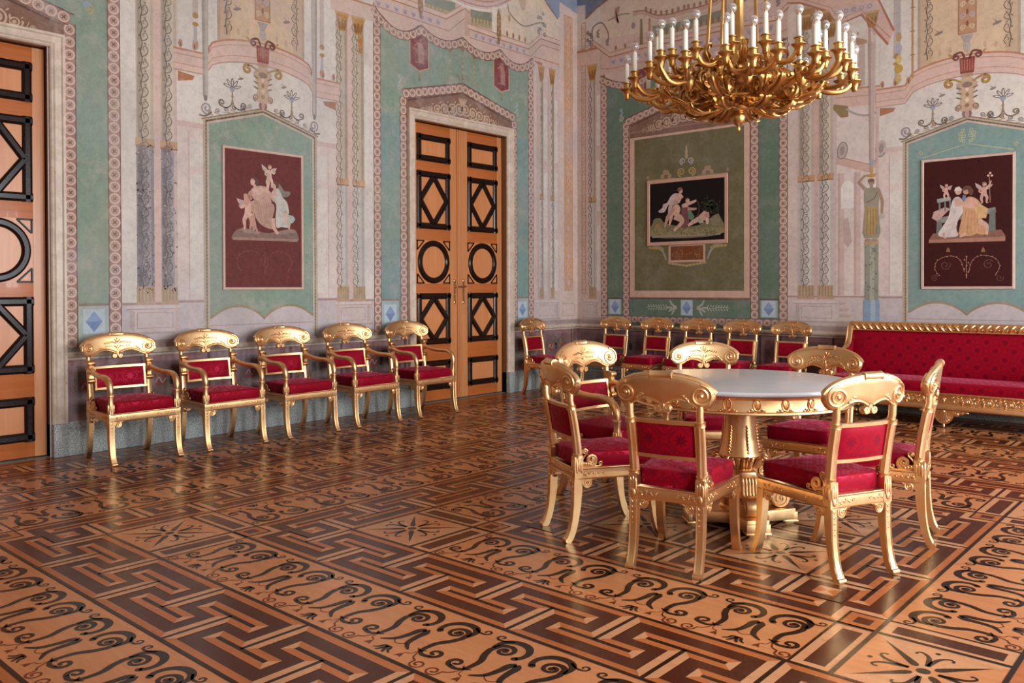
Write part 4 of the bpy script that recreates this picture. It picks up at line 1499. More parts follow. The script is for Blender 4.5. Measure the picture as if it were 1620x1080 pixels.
        for k in range(5):
            q.ell(1.37 + 0.02 * (k % 2), 4.80 + 0.022 * k, 0.018, 0.014, 0.6 * k, (150, 124, 92), 14, 7)
            q.ell(1.215 + 0.02 * (k % 2), 4.66 + 0.020 * k, 0.020, 0.014, 0.6 * k, (150, 132, 128), 14, 7)
        q.stroke(spline([(1.21, 4.99), (1.0, 5.03), (0.86, 5.01)], 4), 0.016, (160, 138, 120), 13)
        q.poly([(1.10, 5.06), (1.09, 5.13), (1.02, 5.15), (1.03, 5.09), (1.06, 5.00), (1.06, 4.92), (1.03, 4.92), (1.09, 4.98)], (178, 136, 112), 14)
        q.ell(0.80, 4.84, 0.03, 0.045, 0, (160, 146, 140), 13, 9)
        # blue spandrel of the vault
        if sg < 0:
            q.poly([(1.75, 5.31), (1.59, 5.29), (1.59, 5.10), (1.42, 5.21), (1.20, 5.30), (0.86, 5.42), (0.86, ZC), (1.75, ZC)], (122, 128, 146), 15)
            q.stroke([(1.59, 5.10), (1.42, 5.205), (1.20, 5.29), (0.86, 5.41)], 0.030, (142, 112, 96), 16)
    # strip between the bays and the columns
    for sg in (-1, 1):
        q = Sub(P, a=N_B, sa=sg)
        q.rect(1.76, 1.905, 0.83, ZC, (222, 200, 188), 2)
        q.rect(1.33, 1.79, 1.225, ZC, (214, 192, 184), 2)
        q.rect(1.545, 1.590, 1.225, ZC, (216, 178, 166), 3)
        for a0, a1 in ((1.588, 1.772), (1.370, 1.542)):
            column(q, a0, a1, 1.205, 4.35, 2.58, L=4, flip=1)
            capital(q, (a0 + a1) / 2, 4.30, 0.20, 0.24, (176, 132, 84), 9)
        q.rect(0.62, 1.905, 0.83, 1.225, (214, 194, 188), 3)
        q.rect(0.62, 1.905, 1.225, 1.243, (184, 150, 140), 4)
        pedestal(q, 1.345, 1.80, 0.955, 1.185, 5)
        q.rect(0.62, 1.905, 0.84, 0.90, (190, 166, 158), 4)
        for k in range(4):
            q.poly([(1.15 + 0.03 * k, 0.93 + 0.07 * k), (1.30, 0.93 + 0.07 * k), (1.30, 0.96 + 0.07 * k), (1.13 + 0.03 * k, 0.96 + 0.07 * k)], (206, 176, 164), 5)
        # fantasy pavilion between columns and niche
        q.rect(0.60, 1.33, 1.243, 3.42, (228, 210, 200), 2)
        q.rect(0.63, 0.765, 1.243, 3.35, C_WHITE, 3)
        q.rect(0.772, 0.858, 1.25, 3.40, (208, 184, 170), 3)
        q.rect(0.760, 0.870, 1.243, 1.28, (190, 150, 122), 4)
        capital(q, 0.815, 2.52, 0.12, 0.10, (200, 160, 130), 4)
        for a in (1.28, 1.10):
            q.rect(a - 0.035, a + 0.035, 1.25, 2.62, (214, 188, 178), 3)
            q.rect(a + 0.012, a + 0.035, 1.25, 2.62, (202, 172, 162), 4)
        q.poly([(1.33, 2.80), (0.98, 2.68), (0.86, 2.74), (0.86, 2.68), (0.98, 2.60), (1.33, 2.72)], (214, 178, 162), 4)
        q.stroke([(1.33, 2.81), (0.98, 2.69), (0.86, 2.75)], 0.012, (198, 146, 116), 5)
        for a, z in ((1.21, 2.44), (0.93, 2.42)):
            q.poly([(a - 0.07, z - 0.22), (a + 0.07, z - 0.22), (a + 0.07, z)] + [(a + 0.07 * cos(t), z + 0.09 * sin(t)) for t in [pi * k / 8 for k in range(1, 8)]] + [(a - 0.07, z)], (238, 230, 220), 4)
        q.poly([(1.26, 2.10), (1.20, 2.12), (1.16, 1.85), (1.20, 1.78), (1.25, 1.84)], (204, 176, 166), 4)
        for a, z in ((1.265, 2.872), (0.845, 2.853)):
            q.ell(a, z, 0.060, 0.100, 0.15, (150, 138, 130), 6, 16)
            q.ell(a, z, 0.050, 0.088, 0.15, (196, 178, 168), 7, 16)
            q.ell(a, z, 0.026, 0.055, 0.15, (168, 150, 142), 8, 12)
        # cornice running into the niche arch
        q.poly([(0.86, 3.33), (1.35, 3.36), (1.35, 3.56), (0.86, 3.53)], (222, 186, 170), 5)
        q.stroke([(0.86, 3.53), (1.35, 3.56)], 0.018, (194, 134, 100), 6)
        q.stroke([(0.86, 3.44), (1.35, 3.47)], 0.010, (202, 152, 124), 6)
        q.rect(0.86, 1.35, 3.54, ZC, C_WHITE, 3)
        antefix_row(q, 0.86, 1.30, 3.55, 0.13, 6, 0.08)
        q.rect(1.02, 1.09, 3.56, 4.15, (204, 180, 168), 4)
        q.poly([(1.0, 4.02), (1.11, 4.02), (1.13, 4.16), (0.98, 4.16)], (186, 150, 112), 5)
        q.poly([(1.20, 3.36), (1.36, 3.40), (1.37, 3.35), (1.28, 3.24), (1.20, 3.24)], (150, 124, 76), 6)
        q.stroke([(1.22 - 0.46 * k / 12, 3.33 - 0.10 * 4 * (k / 12) * (1 - k / 12)) for k in range(13)], 0.022, (176, 166, 158), 6)
        # perspective roof of the pavilion
        q.poly([(1.905, 4.66), (1.755, 4.62), (1.425, 4.45), (1.325, 4.28), (1.055, 4.34), (0.775, 3.96), (0.715, 4.10), (0.875, 4.47), (0.925, 4.80), (1.905, 5.05)], (218, 182, 168), 10)
        q.poly([(1.375, 4.46), (0.925, 4.45), (0.890, 4.36), (1.325, 4.38)], (204, 182, 182), 11)
        for k in range(5):
            q.ring(0.97 + 0.085 * k, 4.42, 0.026, 0.014, (176, 146, 146), 12, 10)
        q.poly([(1.215, 4.25), (1.015, 4.26), (1.015, 4.12), (1.105, 4.13)], C_WHITE, 11)
        q.poly([(1.30, 4.25), (1.06, 4.30), (0.90, 4.06), (0.93, 4.02), (1.10, 4.10), (1.24, 4.10)], (226, 204, 190), 10)
        q.stroke([(1.905, 4.66), (1.755, 4.63), (1.425, 4.46), (1.325, 4.28), (1.055, 4.345), (0.775, 3.965)], 0.022, (180, 118, 88), 12)
        q.stroke([(1.905, 4.71), (1.755, 4.68), (1.40, 4.50), (1.30, 4.34), (1.065, 4.40), (0.750, 4.03)], 0.012, (200, 150, 124), 12)
        q.stroke([(0.715, 4.10), (0.875, 4.47), (0.915, 4.78)], 0.020, (180, 118, 88), 12)
        q.stroke([(1.86, 4.86), (1.45, 4.70), (0.93, 4.66)], 0.016, (192, 136, 106), 12)
        antefix_row(q, 1.06, 1.20, 4.13, 0.05, 13, 0.035)
        for a, z in ((1.70, 4.30), (1.49, 4.30), (1.39, 4.16)):
            capital(q, a, z, 0.11, 0.15, (168, 128, 84), 14)
        q.rect(1.36, 1.42, 3.55, 4.16, (206, 178, 166), 9)
        q.rect(0.515, 0.535, 3.56, ZC, (196, 146, 96), 12)
        for k in range(4): q.rect(0.500, 0.550, 3.80 + 0.25 * k, 3.81 + 0.25 * k, (170, 120, 80), 13)
        # slim gilt standard
        q.rect(0.645, 0.685, 3.78, ZC, (190, 180, 176), 12)
        for k, (z, r, c) in enumerate(((3.58, 0.03, (206, 180, 120)), (3.68, 0.045, (196, 156, 70)), (3.78, 0.03, (214, 190, 110)), (3.90, 0.035, (180, 176, 186)), (4.02, 0.03, (190, 160, 110)))):
            q.ell(0.665, z, r, 0.05, 0, c, 14, 9)
        # caryatid on a painted post
        a = 0.945
        q.poly([(a - 0.022, 2.72), (a + 0.022, 2.72), (a + 0.042, 4.22), (a - 0.042, 4.22)], (204, 182, 172), 9)
        q.poly([(a + 0.004, 2.72), (a + 0.022, 2.72), (a + 0.042, 4.22), (a + 0.012, 4.22)], (184, 160, 150), 10)
        capital(q, a, 4.18, 0.13, 0.16, (172, 136, 84), 10)
        q.ell(a, 2.70, 0.022, 0.05, 0, (170, 172, 186), 10, 8)
        q.ell(a, 2.62, 0.020, 0.05, 0, (200, 160, 100), 10, 8)
        q.poly([(a - 0.05, 2.58), (a + 0.05, 2.58), (a + 0.03, 2.545), (a - 0.03, 2.545)], (200, 152, 70), 11)
        sk, rb, rb2 = (176, 144, 118), (160, 150, 130), (186, 152, 88)
        q.disc(a, 2.490, 0.034, sk, 11, 10)
        q.ell(a + 0.005, 2.51, 0.036, 0.022, 0, (120, 96, 76), 12, 8)
        q.rect(a - 0.016, a + 0.016, 2.42, 2.47, sk, 11)
        q.poly([(a - 0.075, 2.43), (a + 0.075, 2.43), (a + 0.080, 2.30), (a + 0.070, 2.20), (a + 0.095, 1.94), (a + 0.075, 1.88), (a - 0.075, 1.88), (a - 0.095, 1.94), (a - 0.070, 2.20), (a - 0.080, 2.30)], rb, 11)
        q.poly([(a - 0.060, 2.22), (a + 0.066, 2.22), (a + 0.060, 1.92), (a - 0.020, 1.90), (a - 0.060, 2.05)], rb2, 12)
        q.stroke([(a - 0.07, 2.40), (a - 0.03, 2.31), (a + 0.06, 2.27)], 0.012, (120, 112, 98), 12)
        for k in range(4):
            q.stroke([(a - 0.045 + 0.03 * k, 2.20), (a - 0.055 + 0.035 * k, 1.92)], 0.006, (136, 116, 78), 13)
        q.stroke([(a + 0.07, 2.42), (a + 0.135, 2.50), (a + 0.075, 2.565), (a + 0.03, 2.565)], [0.036, 0.032, 0.026, 0.02], sk, 12)
        q.stroke([(a - 0.07, 2.41), (a - 0.115, 2.28), (a - 0.110, 2.14)], [0.036, 0.030, 0.022], sk, 12)
        q.disc(a - 0.112, 2.11, 0.028, (196, 186, 176), 12, 9)
        q.ell(a - 0.03, 1.855, 0.035, 0.022, 0, sk, 12, 8)
        q.ell(a + 0.04, 1.855, 0.035, 0.022, 0, sk, 12, 8)
        q.rect(a - 0.075, a + 0.075, 1.805, 1.840, (190, 160, 120), 12)
        q.rect(a - 0.072, a + 0.072, 1.20, 1.805, (150, 152, 134), 11)
        q.rect(a - 0.030, a + 0.020, 1.20, 1.805, (176, 176, 158), 12)
        rnd = random.Random(11)
        for k in range(40):
            q.ell(a + rnd.uniform(-0.06, 0.06), rnd.uniform(1.28, 1.78), 0.014, 0.008, rnd.random() * 3, rnd.choice(((112, 124, 92), (160, 160, 120), (126, 130, 120))), 13, 6)
        q.rect(a - 0.085, a + 0.085, 0.93, 1.20, (146, 168, 188), 12)
        q.rect(a - 0.040, a + 0.010, 0.93, 1.20, (176, 190, 202), 13)
        q.rect(a - 0.10, a + 0.10, 0.90, 0.95, (140, 152, 170), 13)
    niche_bay(P, N_B, 5.1, 0.83, 5, True)
    # a faint painted lyre ornament above the right-hand picture
    q = Sub(P, a=N_B)
    for sg in (-1, 1):
        r = Sub(P, a=N_B, sa=sg)
        r.stroke([(0.42, 2.70), (0.02, 2.80)], 0.007, (196, 192, 150), 13)
        for k in range(5):
            r.stroke(spiral2(0.035 + 0.03 * (k % 2), 2.83 + 0.028 * k, 0.024, 0.006, k, 1.2, 10, 1), 0.006, (206, 202, 150), 13)
        r.stroke(spiral2(0.44, 2.75, 0.026, 0.006, 0, 1.3, 10, 1), 0.007, (196, 188, 140), 13)
    o = P.build('wall_back', M['fresco_sound'])
    tag(o, kind='structure')
    return o


build_left_wall()
build_back_wall()


def build_other_walls():
    P = Paint(lambda a, b, h: (a, YF + h, b))
    P.rect(XL, XR, 0, ZC, C_CREAM, 0)
    dado(P, XL, XR)
    for c in (-5.5, 1.0):  # unseen doors and dark panels, made up to darken reflections in the gilding
        Sub(P, a=c).rect(-1.3, 1.3, 0.83, 4.2, (112, 138, 122), 2)
        Sub(P, a=c).rect(-0.9, 0.9, 0.0, 3.3, (146, 84, 44), 3)
        for sg in (-1, 1):
            for z in (0.3, 1.3, 2.3): Sub(P, a=c, sa=sg).frame(0.12, 0.78, z, z + 0.85, 0.08, (38, 22, 16), 4)
    Sub(P, a=-2.26).rect(-0.6, 0.6, 0.9, 3.0, C_GREEN, 2)
    Sub(P, a=-2.26).rect(-0.42, 0.42, 1.35, 2.65, C_MAR, 3)
    P.rect(XL, XR, 4.2, ZC, (188, 160, 146), 2)
    tag(P.build('wall_front', M['fresco']), kind='structure')
    P = Paint(lambda a, b, h: (XR - h, a, b))
    e = [YF] + [q for y in WIN_Y for q in (y - 0.72, y + 0.72)] + [YB]
    for i in range(0, len(e), 2): P.rect(e[i], e[i + 1], 0, ZC, C_CREAM, 0)
    for y in WIN_Y:
        P.rect(y - 0.72, y + 0.72, 0, 0.60, C_CREAM, 0)
        P.rect(y - 0.72, y + 0.72, 3.70, ZC, C_CREAM, 0)
    for i in range(0, len(e), 2): dado(P, e[i], e[i + 1])
    tag(P.build('wall_right', M['fresco']), kind='structure')
    for i, y in enumerate(WIN_Y):
        m = MB()
        for a in (-0.72, 0.66): m.box(XR - 0.02, XR + 0.22, y + a, y + a + 0.06, 0.60, 3.70)
        m.box(XR - 0.02, XR + 0.22, y - 0.72, y + 0.72, 0.56, 0.64)
        m.box(XR - 0.02, XR + 0.22, y - 0.72, y + 0.72, 3.66, 3.74)
        m.box(XR + 0.02, XR + 0.07, y - 0.03, y + 0.03, 0.6, 3.7)
        for z in (1.4, 2.2, 3.0): m.box(XR + 0.02, XR + 0.06, y - 0.7, y + 0.7, z - 0.02, z + 0.02)
        tag(m.build('window_%d' % (i + 1), M['cream_marble'], bevel=0.004), kind='structure')
    P = Paint(lambda a, b, h: (a, b, ZC - h))
    P.rect(XL, XR, YF, YB, (178, 164, 154), 0)
    for sx in (0, 1):
        for sy in (0, 1):
            a = XL if sx == 0 else XR
            b = YF if sy == 0 else YB
            d, e2 = (1 if sx == 0 else -1), (1 if sy == 0 else -1)
            P.poly([(a, b), (a + d * 1.9, b), (a, b + e2 * 1.9)], (150, 158, 178), 1)
    for r, c in ((3.0, (206, 170, 150)), (2.8, (226, 210, 196)), (1.4, (196, 160, 140)), (1.3, (222, 204, 192))):
        P.disc(-2.25, 4.49, r, c, 2 if r > 2.9 else 3 if r > 2 else 4 if r > 1.35 else 5, 48)
    tag(P.build('ceiling', M['fresco']), kind='structure')


build_other_walls()


# ------------------------------------------------------------------ plinths and ledges
def wall_trim(name, along, a0, a1, prof, mat):
    """moulding run; prof = list of (distance from the wall, z)"""
    m = MB()
    n = len(prof)
    if along == 'left': pt = lambda a, d, z: (XL + d, a, z)
    elif along == 'back': pt = lambda a, d, z: (a, YB - d, z)
    elif along == 'front': pt = lambda a, d, z: (a, YF + d, z)
    else: pt = lambda a, d, z: (XR - d, a, z)
    m.add([pt(a0, d, z) for d, z in prof] + [pt(a1, d, z) for d, z in prof],
          [tuple(range(n)), tuple(reversed(range(n, 2 * n)))] + [(i, (i + 1) % n, n + (i + 1) % n, n + i) for i in range(n)])
    return m.build(name, mat, angle=30)


PLINTH = [(0.0, 0.0), (0.050, 0.0), (0.050, 0.185), (0.044, 0.195), (0.030, 0.205), (0.034, 0.225), (0.022, 0.245), (0.016, 0.268), (0.0, 0.270)]
LEDGE = [(0.0, 0.765), (0.012, 0.768), (0.016, 0.785), (0.034, 0.795), (0.038, 0.812), (0.030, 0.820), (0.024, 0.832), (0.0, 0.834)]


def joined_trim(name, along, runs, prof, mat):
    first = None
    for a0, a1 in runs:
        o = wall_trim(name, along, a0, a1, prof, mat)
        if first is None:
            first = o
        else:
            bm = bmesh.new()
            bm.from_mesh(first.data)
            bm.from_mesh(o.data)
            bm.to_mesh(first.data)
            bm.free()
            bpy.data.objects.remove(o)
    tag(first, kind='structure')
    return first


LRUN = [(YF, D1_C - 0.895), (D1_C + 0.895, D2_F - 0.895), (D2_F + 0.895, YB)]
joined_trim('baseboard_left', 'left', LRUN, PLINTH, M['granite'])
joined_trim('baseboard_back', 'back', [(XL, XR)], PLINTH, M['granite'])
joined_trim('baseboard_front', 'front', [(XL, XR)], PLINTH, M['granite'])
joined_trim('baseboard_right', 'right', [(YF, YB)], PLINTH, M['granite'])
joined_trim('trim_1', 'left', LRUN, LEDGE, M['cream_marble'])
joined_trim('trim_2', 'back', [(XL, XR)], LEDGE, M['cream_marble'])
joined_trim('trim_3', 'front', [(XL, XR)], LEDGE, M['cream_marble'])


# ------------------------------------------------------------------ double doors
def make_door(idx, c, hw):
    """two-leaf panelled door in a marble surround on the left wall; c centre along y, hw half clear width"""
    root = empty('door_%d' % idx, (XL, c, 0))
    tag(root, kind='structure')
    top = 3.275
    # marble surround: jambs and head, moulded
    prof = [(0.0, 0.0), (0.020, 0.0), (0.030, 0.010), (0.026, 0.022), (0.036, 0.034), (0.036, 0.080), (0.048, 0.090), (0.048, 0.108), (0.0, 0.108)]  # (projection, across)
    m = MB()
    W = 0.108
    n = len(prof)
    rows = []
    for (yy, zz), (sy, sz) in (((-hw, 0.26), (-1, 0)), ((-hw, top), (-1, 1)), ((hw, top), (1, 1)), ((hw, 0.26), (1, 0))):
        rows.append([(d, yy + sy * a, zz + sz * a) for d, a in prof])
    m.grid(rows)
    m.f.append(tuple(range(n)))
    m.f.append(tuple(range(3 * n, 4 * n)))
    # reveal
    m.build('surround', M['cream_marble'], root, angle=30, weld=False)
    m = MB()
    m.box(-0.20, 0.001, -hw - 0.02, -hw + 0.002, 0.0, top + 0.02)
    m.box(-0.20, 0.001, hw - 0.002, hw + 0.02, 0.0, top + 0.02)
    m.box(-0.20, 0.001, -hw - 0.02, hw + 0.02, top - 0.002, top + 0.02)
    m.build('reveal', M['reveal_wood'], root, weld=False)
    b = MB()
    for sg in (-1, 1):
        y0, y1 = sorted((sg * (hw - 0.002), sg * (hw + W + 0.004)))
        b.box(-0.20, 0.056, y0, y1, 0.0, 0.262)
    b.build('plinth_block', M['granite'], root, bevel=0.003)
    xf = -0.075                      # face of the leaves
    lw = hw - 0.012
    for sg in (-1, 1):
        leaf_root = empty('door_leaf', (0, 0, 0), 0, root)
        s = MB()
        y0, y1 = sorted((sg * 0.012, sg * lw))
        s.box(xf - 0.045, xf, y0, y1, 0.012, top - 0.012)
        lf = s.build('leaf_board', M['door_wood_cross'], leaf_root, bevel=0.002)
        # stiles
        st = MB()
        pin, pout = 0.150, 0.685       # panel span measured from the meeting line
        if hw < 0.78: pout = 0.66
        for a0, a1 in ((0.012, pin - 0.002), (pout + 0.002, lw)):
            ya, yb = sorted((sg * a0, sg * a1))
            st.box(xf, xf + 0.003, ya, yb, 0.012, top - 0.012)
        st.build('stile', M['door_wood'], leaf_root)
        # five panels with ebony mouldings
        pm = MB()

        def bar(p0, p1, w, t=0.024):
            """bevelled moulding between two points of the door plane (y, z)"""
            (a0, b0), (a1, b1) = p0, p1
            dx, dz = a1 - a0, b1 - b0
            L_ = sqrt(dx * dx + dz * dz)
            nx, nz = -dz / L_ * w / 2, dx / L_ * w / 2
            ex, ez = dx / L_ * w / 2, dz / L_ * w / 2
            V = []
            for q, (f, h) in enumerate(((1.0, 0.0), (0.9, 0.55), (0.45, 1.0), (-0.45, 1.0), (-0.9, 0.55), (-1.0, 0.0))):
                V.append((xf + t * h, sg * (a0 + nx * f), b0 + nz * f))
                V.append((xf + t * h, sg * (a1 + nx * f), b1 + nz * f))
            F = [(2 * i, 2 * i + 1, 2 * i + 3, 2 * i + 2) for i in range(5)] + [tuple(range(0, 12, 2)), tuple(range(1, 12, 2))]
            pm.add(V, F)
        wbar = 0.075
        h = wbar / 2
        flat = MB()
        for kind, z0, z1 in (('r', 2.825, 3.140), ('d', 2.035, 2.712), ('c', 1.395, 1.905), ('d', 0.675, 1.285), ('r', 0.135, 0.490)):
            ya, yb = sorted((sg * pin, sg * pout))
            flat.box(xf, xf + 0.0025, ya, yb, z0, z1)
            if kind in 'rd':
                bar((pin, z0 + h), (pout, z0 + h), wbar)
                bar((pin, z1 - h), (pout, z1 - h), wbar)
                bar((pin + h, z0), (pin + h, z1), wbar)
                bar((pout - h, z0), (pout - h, z1), wbar)
            if kind == 'd':
                cy_, cz_ = (pin + pout) / 2, (z0 + z1) / 2
                for sa in (-1, 1):
                    for sb in (-1, 1):
                        bar((cy_ + sa * ((pout - pin) / 2 - 0.055), cz_), (cy_, cz_ + sb * ((z1 - z0) / 2 - 0.055)), 0.070, 0.026)
            if kind == 'c':
                cy_, cz_ = (pin + pout) / 2, (z0 + z1) / 2
                R_ = min(pout - pin, z1 - z0) / 2
                nseg = 40
                rows = []
                for k in range(nseg):
                    t = 2 * pi * k / nseg
                    rows.append([(xf + 0.026 * hh, sg * (cy_ + (R_ - 0.036 + 0.036 * f) * cos(t)), cz_ + (R_ - 0.036 + 0.036 * f) * sin(t)) for f, hh in ((1.0, 0.0), (0.9, 0.55), (0.45, 1.0), (-0.45, 1.0), (-0.9, 0.55), (-1.0, 0.0))])
                rows.append(rows[0])
                pm.grid(rows)
                # corner spandrels
                for sa in (-1, 1):
                    for sb in (-1, 1):
                        cx0, cz0 = cy_ + sa * (pout - pin) / 2, cz_ + sb * (z1 - z0) / 2
                        q = 0.115
                        bar((cx0 - sa * 0.008, cz0), (cx0 - sa * 0.008, cz0 - sb * q), 0.016, 0.012)
                        bar((cx0, cz0 - sb * 0.008), (cx0 - sa * q, cz0 - sb * 0.008), 0.016, 0.012)
                        bar((cx0 - sa * 0.008, cz0 - sb * q), (cx0 - sa * q, cz0 - sb * 0.008), 0.016, 0.012)
        flat.build('panel_veneer', M['door_wood_panel'], leaf_root)
        pm.build('ebony_moulding', M['ebony'], leaf_root, angle=25, weld=False)
        if sg < 0:
            r = MB()
            r.box(xf, xf + 0.018, -0.035, 0.035, 0.014, top - 0.014)
            r.box(xf + 0.018, xf + 0.026, -0.016, 0.016, 0.014, top - 0.014)
            r.build('meeting_rail', M['door_wood'], leaf_root, bevel=0.003)
        # brass lock plate and lever
        hd = MB()
        yh = 0.075
        ya, yb = sorted((sg * (yh - 0.014), sg * (yh + 0.014)))
        hd.box(xf, xf + 0.010, ya, yb, 1.175, 1.425)
        hd.ell((xf + 0.006, sg * yh, 1.432), (0.008, 0.017, 0.017), 10, 6)
        hd.ell((xf + 0.006, sg * yh, 1.168), (0.008, 0.017, 0.022), 10, 6)
        hd.lathe([(0.014, 0.0), (0.016, 0.012), (0.010, 0.018), (0.010, 0.05), (0.004, 0.052)], 12, (xf + 0.008, sg * yh, 1.36), axis='x')
        hd.tube([(xf + 0.055, sg * yh, 1.36), (xf + 0.058, sg * (yh - 0.035), 1.362), (xf + 0.056, sg * (yh - 0.085), 1.356)], [0.009, 0.008, 0.010], 10)
        hd.ell((xf + 0.012, sg * yh, 1.26), (0.006, 0.008, 0.011), 8, 6)
        hd.build('door_handle', M['brass'], leaf_root, bevel=0.0)
    # unseen dark panel added behind the leaves so no light leaks
    bk = MB()
    bk.box(-0.22, -0.20, -hw - 0.05, hw + 0.05, 0.0, top + 0.05)
    bk.build('door_backing', M['ebony'], root)
    return root


make_door(1, D1_C, 0.787)
make_door(2, D2_F, 0.785)


# =================================================================== FRAMED PICTURES IN THE FRESCO
def picture(name, label, wall, c, z0, z1, hw, fw, frame_mat, draw, ground, depth=0.013):
    """rectangular picture with its own slim frame; draw(p, w, h) paints in 0..w, 0..h"""
    loc = (XL + 0.0085, c, 0) if wall == 'left' else (c, YB - 0.0085, 0)
    root = empty(name, loc)
    tag(root, label, 'painting')
    if wall == 'left':
        fn = lambda a, b, h: (depth * 0.6 + h, a, b)
        px = lambda a, d, z: (d, a, z)
    else:
        fn = lambda a, b, h: (a, -depth * 0.6 - h, b)
        px = lambda a, d, z: (a, -d, z)
    P = Paint(fn)
    P.rect(-hw, hw, z0, z1, ground, 0)
    draw(Sub(P, a=-hw, b=z0), 2 * hw, z1 - z0)
    o = P.build('canvas', M['panel_picture'])
    o.parent = root
    m = MB()
    prof = [(0.0, 0.0), (depth * 0.6, 0.0), (depth, fw * 0.25), (depth * 0.8, fw * 0.5), (depth, fw * 0.8), (depth * 0.7, fw), (0.0, fw)]
    n = len(prof)
    rows = []
    for (a, z), (sa, sz) in (((-hw, z0), (-1, -1)), ((hw, z0), (1, -1)), ((hw, z1), (1, 1)), ((-hw, z1), (-1, 1)), ((-hw, z0), (-1, -1))):
        rows.append([px(a + sa * q, d, z + sz * q) for d, q in prof])
    m.grid(rows)
    b = len(m.v)
    m.add([px(-hw, 0.0, z0), px(hw, 0.0, z0), px(hw, 0.0, z1), px(-hw, 0.0, z1)], [(0, 1, 2, 3)])
    m.build('picture_frame', frame_mat, root, angle=30)
    return root


mk_simple('frame_pink', (214, 180, 164), 0.6, var=0.1)
mk_simple('frame_rose', (206, 160, 138), 0.5, var=0.1)

SK, SK2, HAIR = (222, 178, 158), (204, 154, 134), (112, 76, 62)


def rounded(pts, n=4):
    """closed outline softened into a curve when it has enough points"""
    if len(pts) < 7: return pts
    m = len(pts)
    out = []
    for i in range(m):
        p0, p1, p2, p3 = pts[i - 1], pts[i], pts[(i + 1) % m], pts[(i + 2) % m]
        for k in range(n):
            t = k / n
            out.append(tuple(0.5 * (2 * p1[j] + (p2[j] - p0[j]) * t + (2 * p0[j] - 5 * p1[j] + 4 * p2[j] - p3[j]) * t * t + (3 * p1[j] - p0[j] - 3 * p2[j] + p3[j]) * t ** 3) for j in (0, 1)))
    return out


def limb(p, pts, w, col, L):
    p.stroke(spline(pts, 4), w, col, L, cap=True)


def cherub(p, x, y, s, flip=1, L=4, sk=SK, wing=(206, 178, 170), arm_up=False):
    """small winged boy about s tall standing at (x, y)"""
    q = Sub(p, a=x, b=y, sa=flip * s, sb=s)
    for sg, an in ((-1, 0.45), (1, -0.25)):
        q.poly([(0.0, 0.60), (sg * 0.12, 0.74), (sg * 0.34, 0.84 - 0.05 * sg), (sg * 0.30, 0.70), (sg * 0.20, 0.60), (sg * 0.06, 0.54)], wing, L)
        for k in range(3):
            q.stroke([(sg * 0.05, 0.60 + 0.02 * k), (sg * (0.24 + 0.03 * k), 0.66 + 0.05 * k)], 0.012, (176, 146, 138), L + 1)
    limb(q, [(-0.05, 0.36), (-0.10, 0.20), (-0.06, 0.02), (-0.12, 0.0)], [0.14, 0.11, 0.06, 0.05], SK2 if sk == SK else sk, L + 1)
    limb(q, [(0.05, 0.36), (0.12, 0.22), (0.10, 0.03), (0.16, 0.01)], [0.14, 0.11, 0.06, 0.05], sk, L + 2)
    q.poly([(-0.11, 0.36), (-0.10, 0.52), (-0.13, 0.64), (-0.02, 0.70), (0.11, 0.66), (0.10, 0.50), (0.12, 0.36), (0.0, 0.31)], sk, L + 2)
    limb(q, [(0.08, 0.64), (0.20, 0.56), (0.26, 0.62)] if not arm_up else [(0.08, 0.64), (0.20, 0.74), (0.27, 0.92)], [0.08, 0.07, 0.05], sk, L + 3)
    limb(q, [(-0.09, 0.63), (-0.18, 0.52), (-0.10, 0.44)], [0.08, 0.07, 0.05], SK2 if sk == SK else sk, L + 3)
    q.disc(0.02, 0.80, 0.088, sk, L + 3, 12)
    q.poly([(-0.07, 0.80), (-0.06, 0.88), (0.02, 0.905), (0.10, 0.87), (0.07, 0.84), (0.0, 0.84), (-0.03, 0.77)], (170, 122, 92), L + 4)


def ornament_garland(p, w, y, s, col, L=3):
    for sg in (-1, 1):
        pts = spline([(w / 2 + sg * 0.02, y - 0.07 * s), (w / 2 + sg * 0.06, y + 0.05 * s), (w / 2 + sg * 0.16, y + 0.09 * s), (w / 2 + sg * 0.27, y + 0.05 * s), (w / 2 + sg * 0.30, y - 0.03 * s), (w / 2 + sg * 0.26, y - 0.10 * s)], 5)
        p.stroke(pts, 0.004, col, L)
        for i, q in enumerate(pts):
            if i % 2: p.disc(q[0] + 0.006 * cos(i), q[1] + 0.006 * sin(i), 0.0062, col, L + 1, 6)
        p.stroke(spiral2(w / 2 + sg * 0.20, y, 0.05 * s, 0.01, 0.5, 1.4, 18, sg), 0.004, tuple(int(c * 0.75) for c in col), L)
        p.stroke(spiral2(w / 2 + sg * 0.30, y - 0.13 * s, 0.035 * s, 0.006, 0.5, 1.4, 14, -sg), 0.004, tuple(int(c * 0.7) for c in col), L)
    for k in range(7):
        p.disc(w / 2 + 0.02 * sin(k * 2.1), y - 0.10 * s + 0.03 * k * s, 0.008, col, L + 1, 7)
        p.ell(w / 2, y - 0.12 * s + 0.03 * k * s, 0.004, 0.016, 0, col, L, 6)


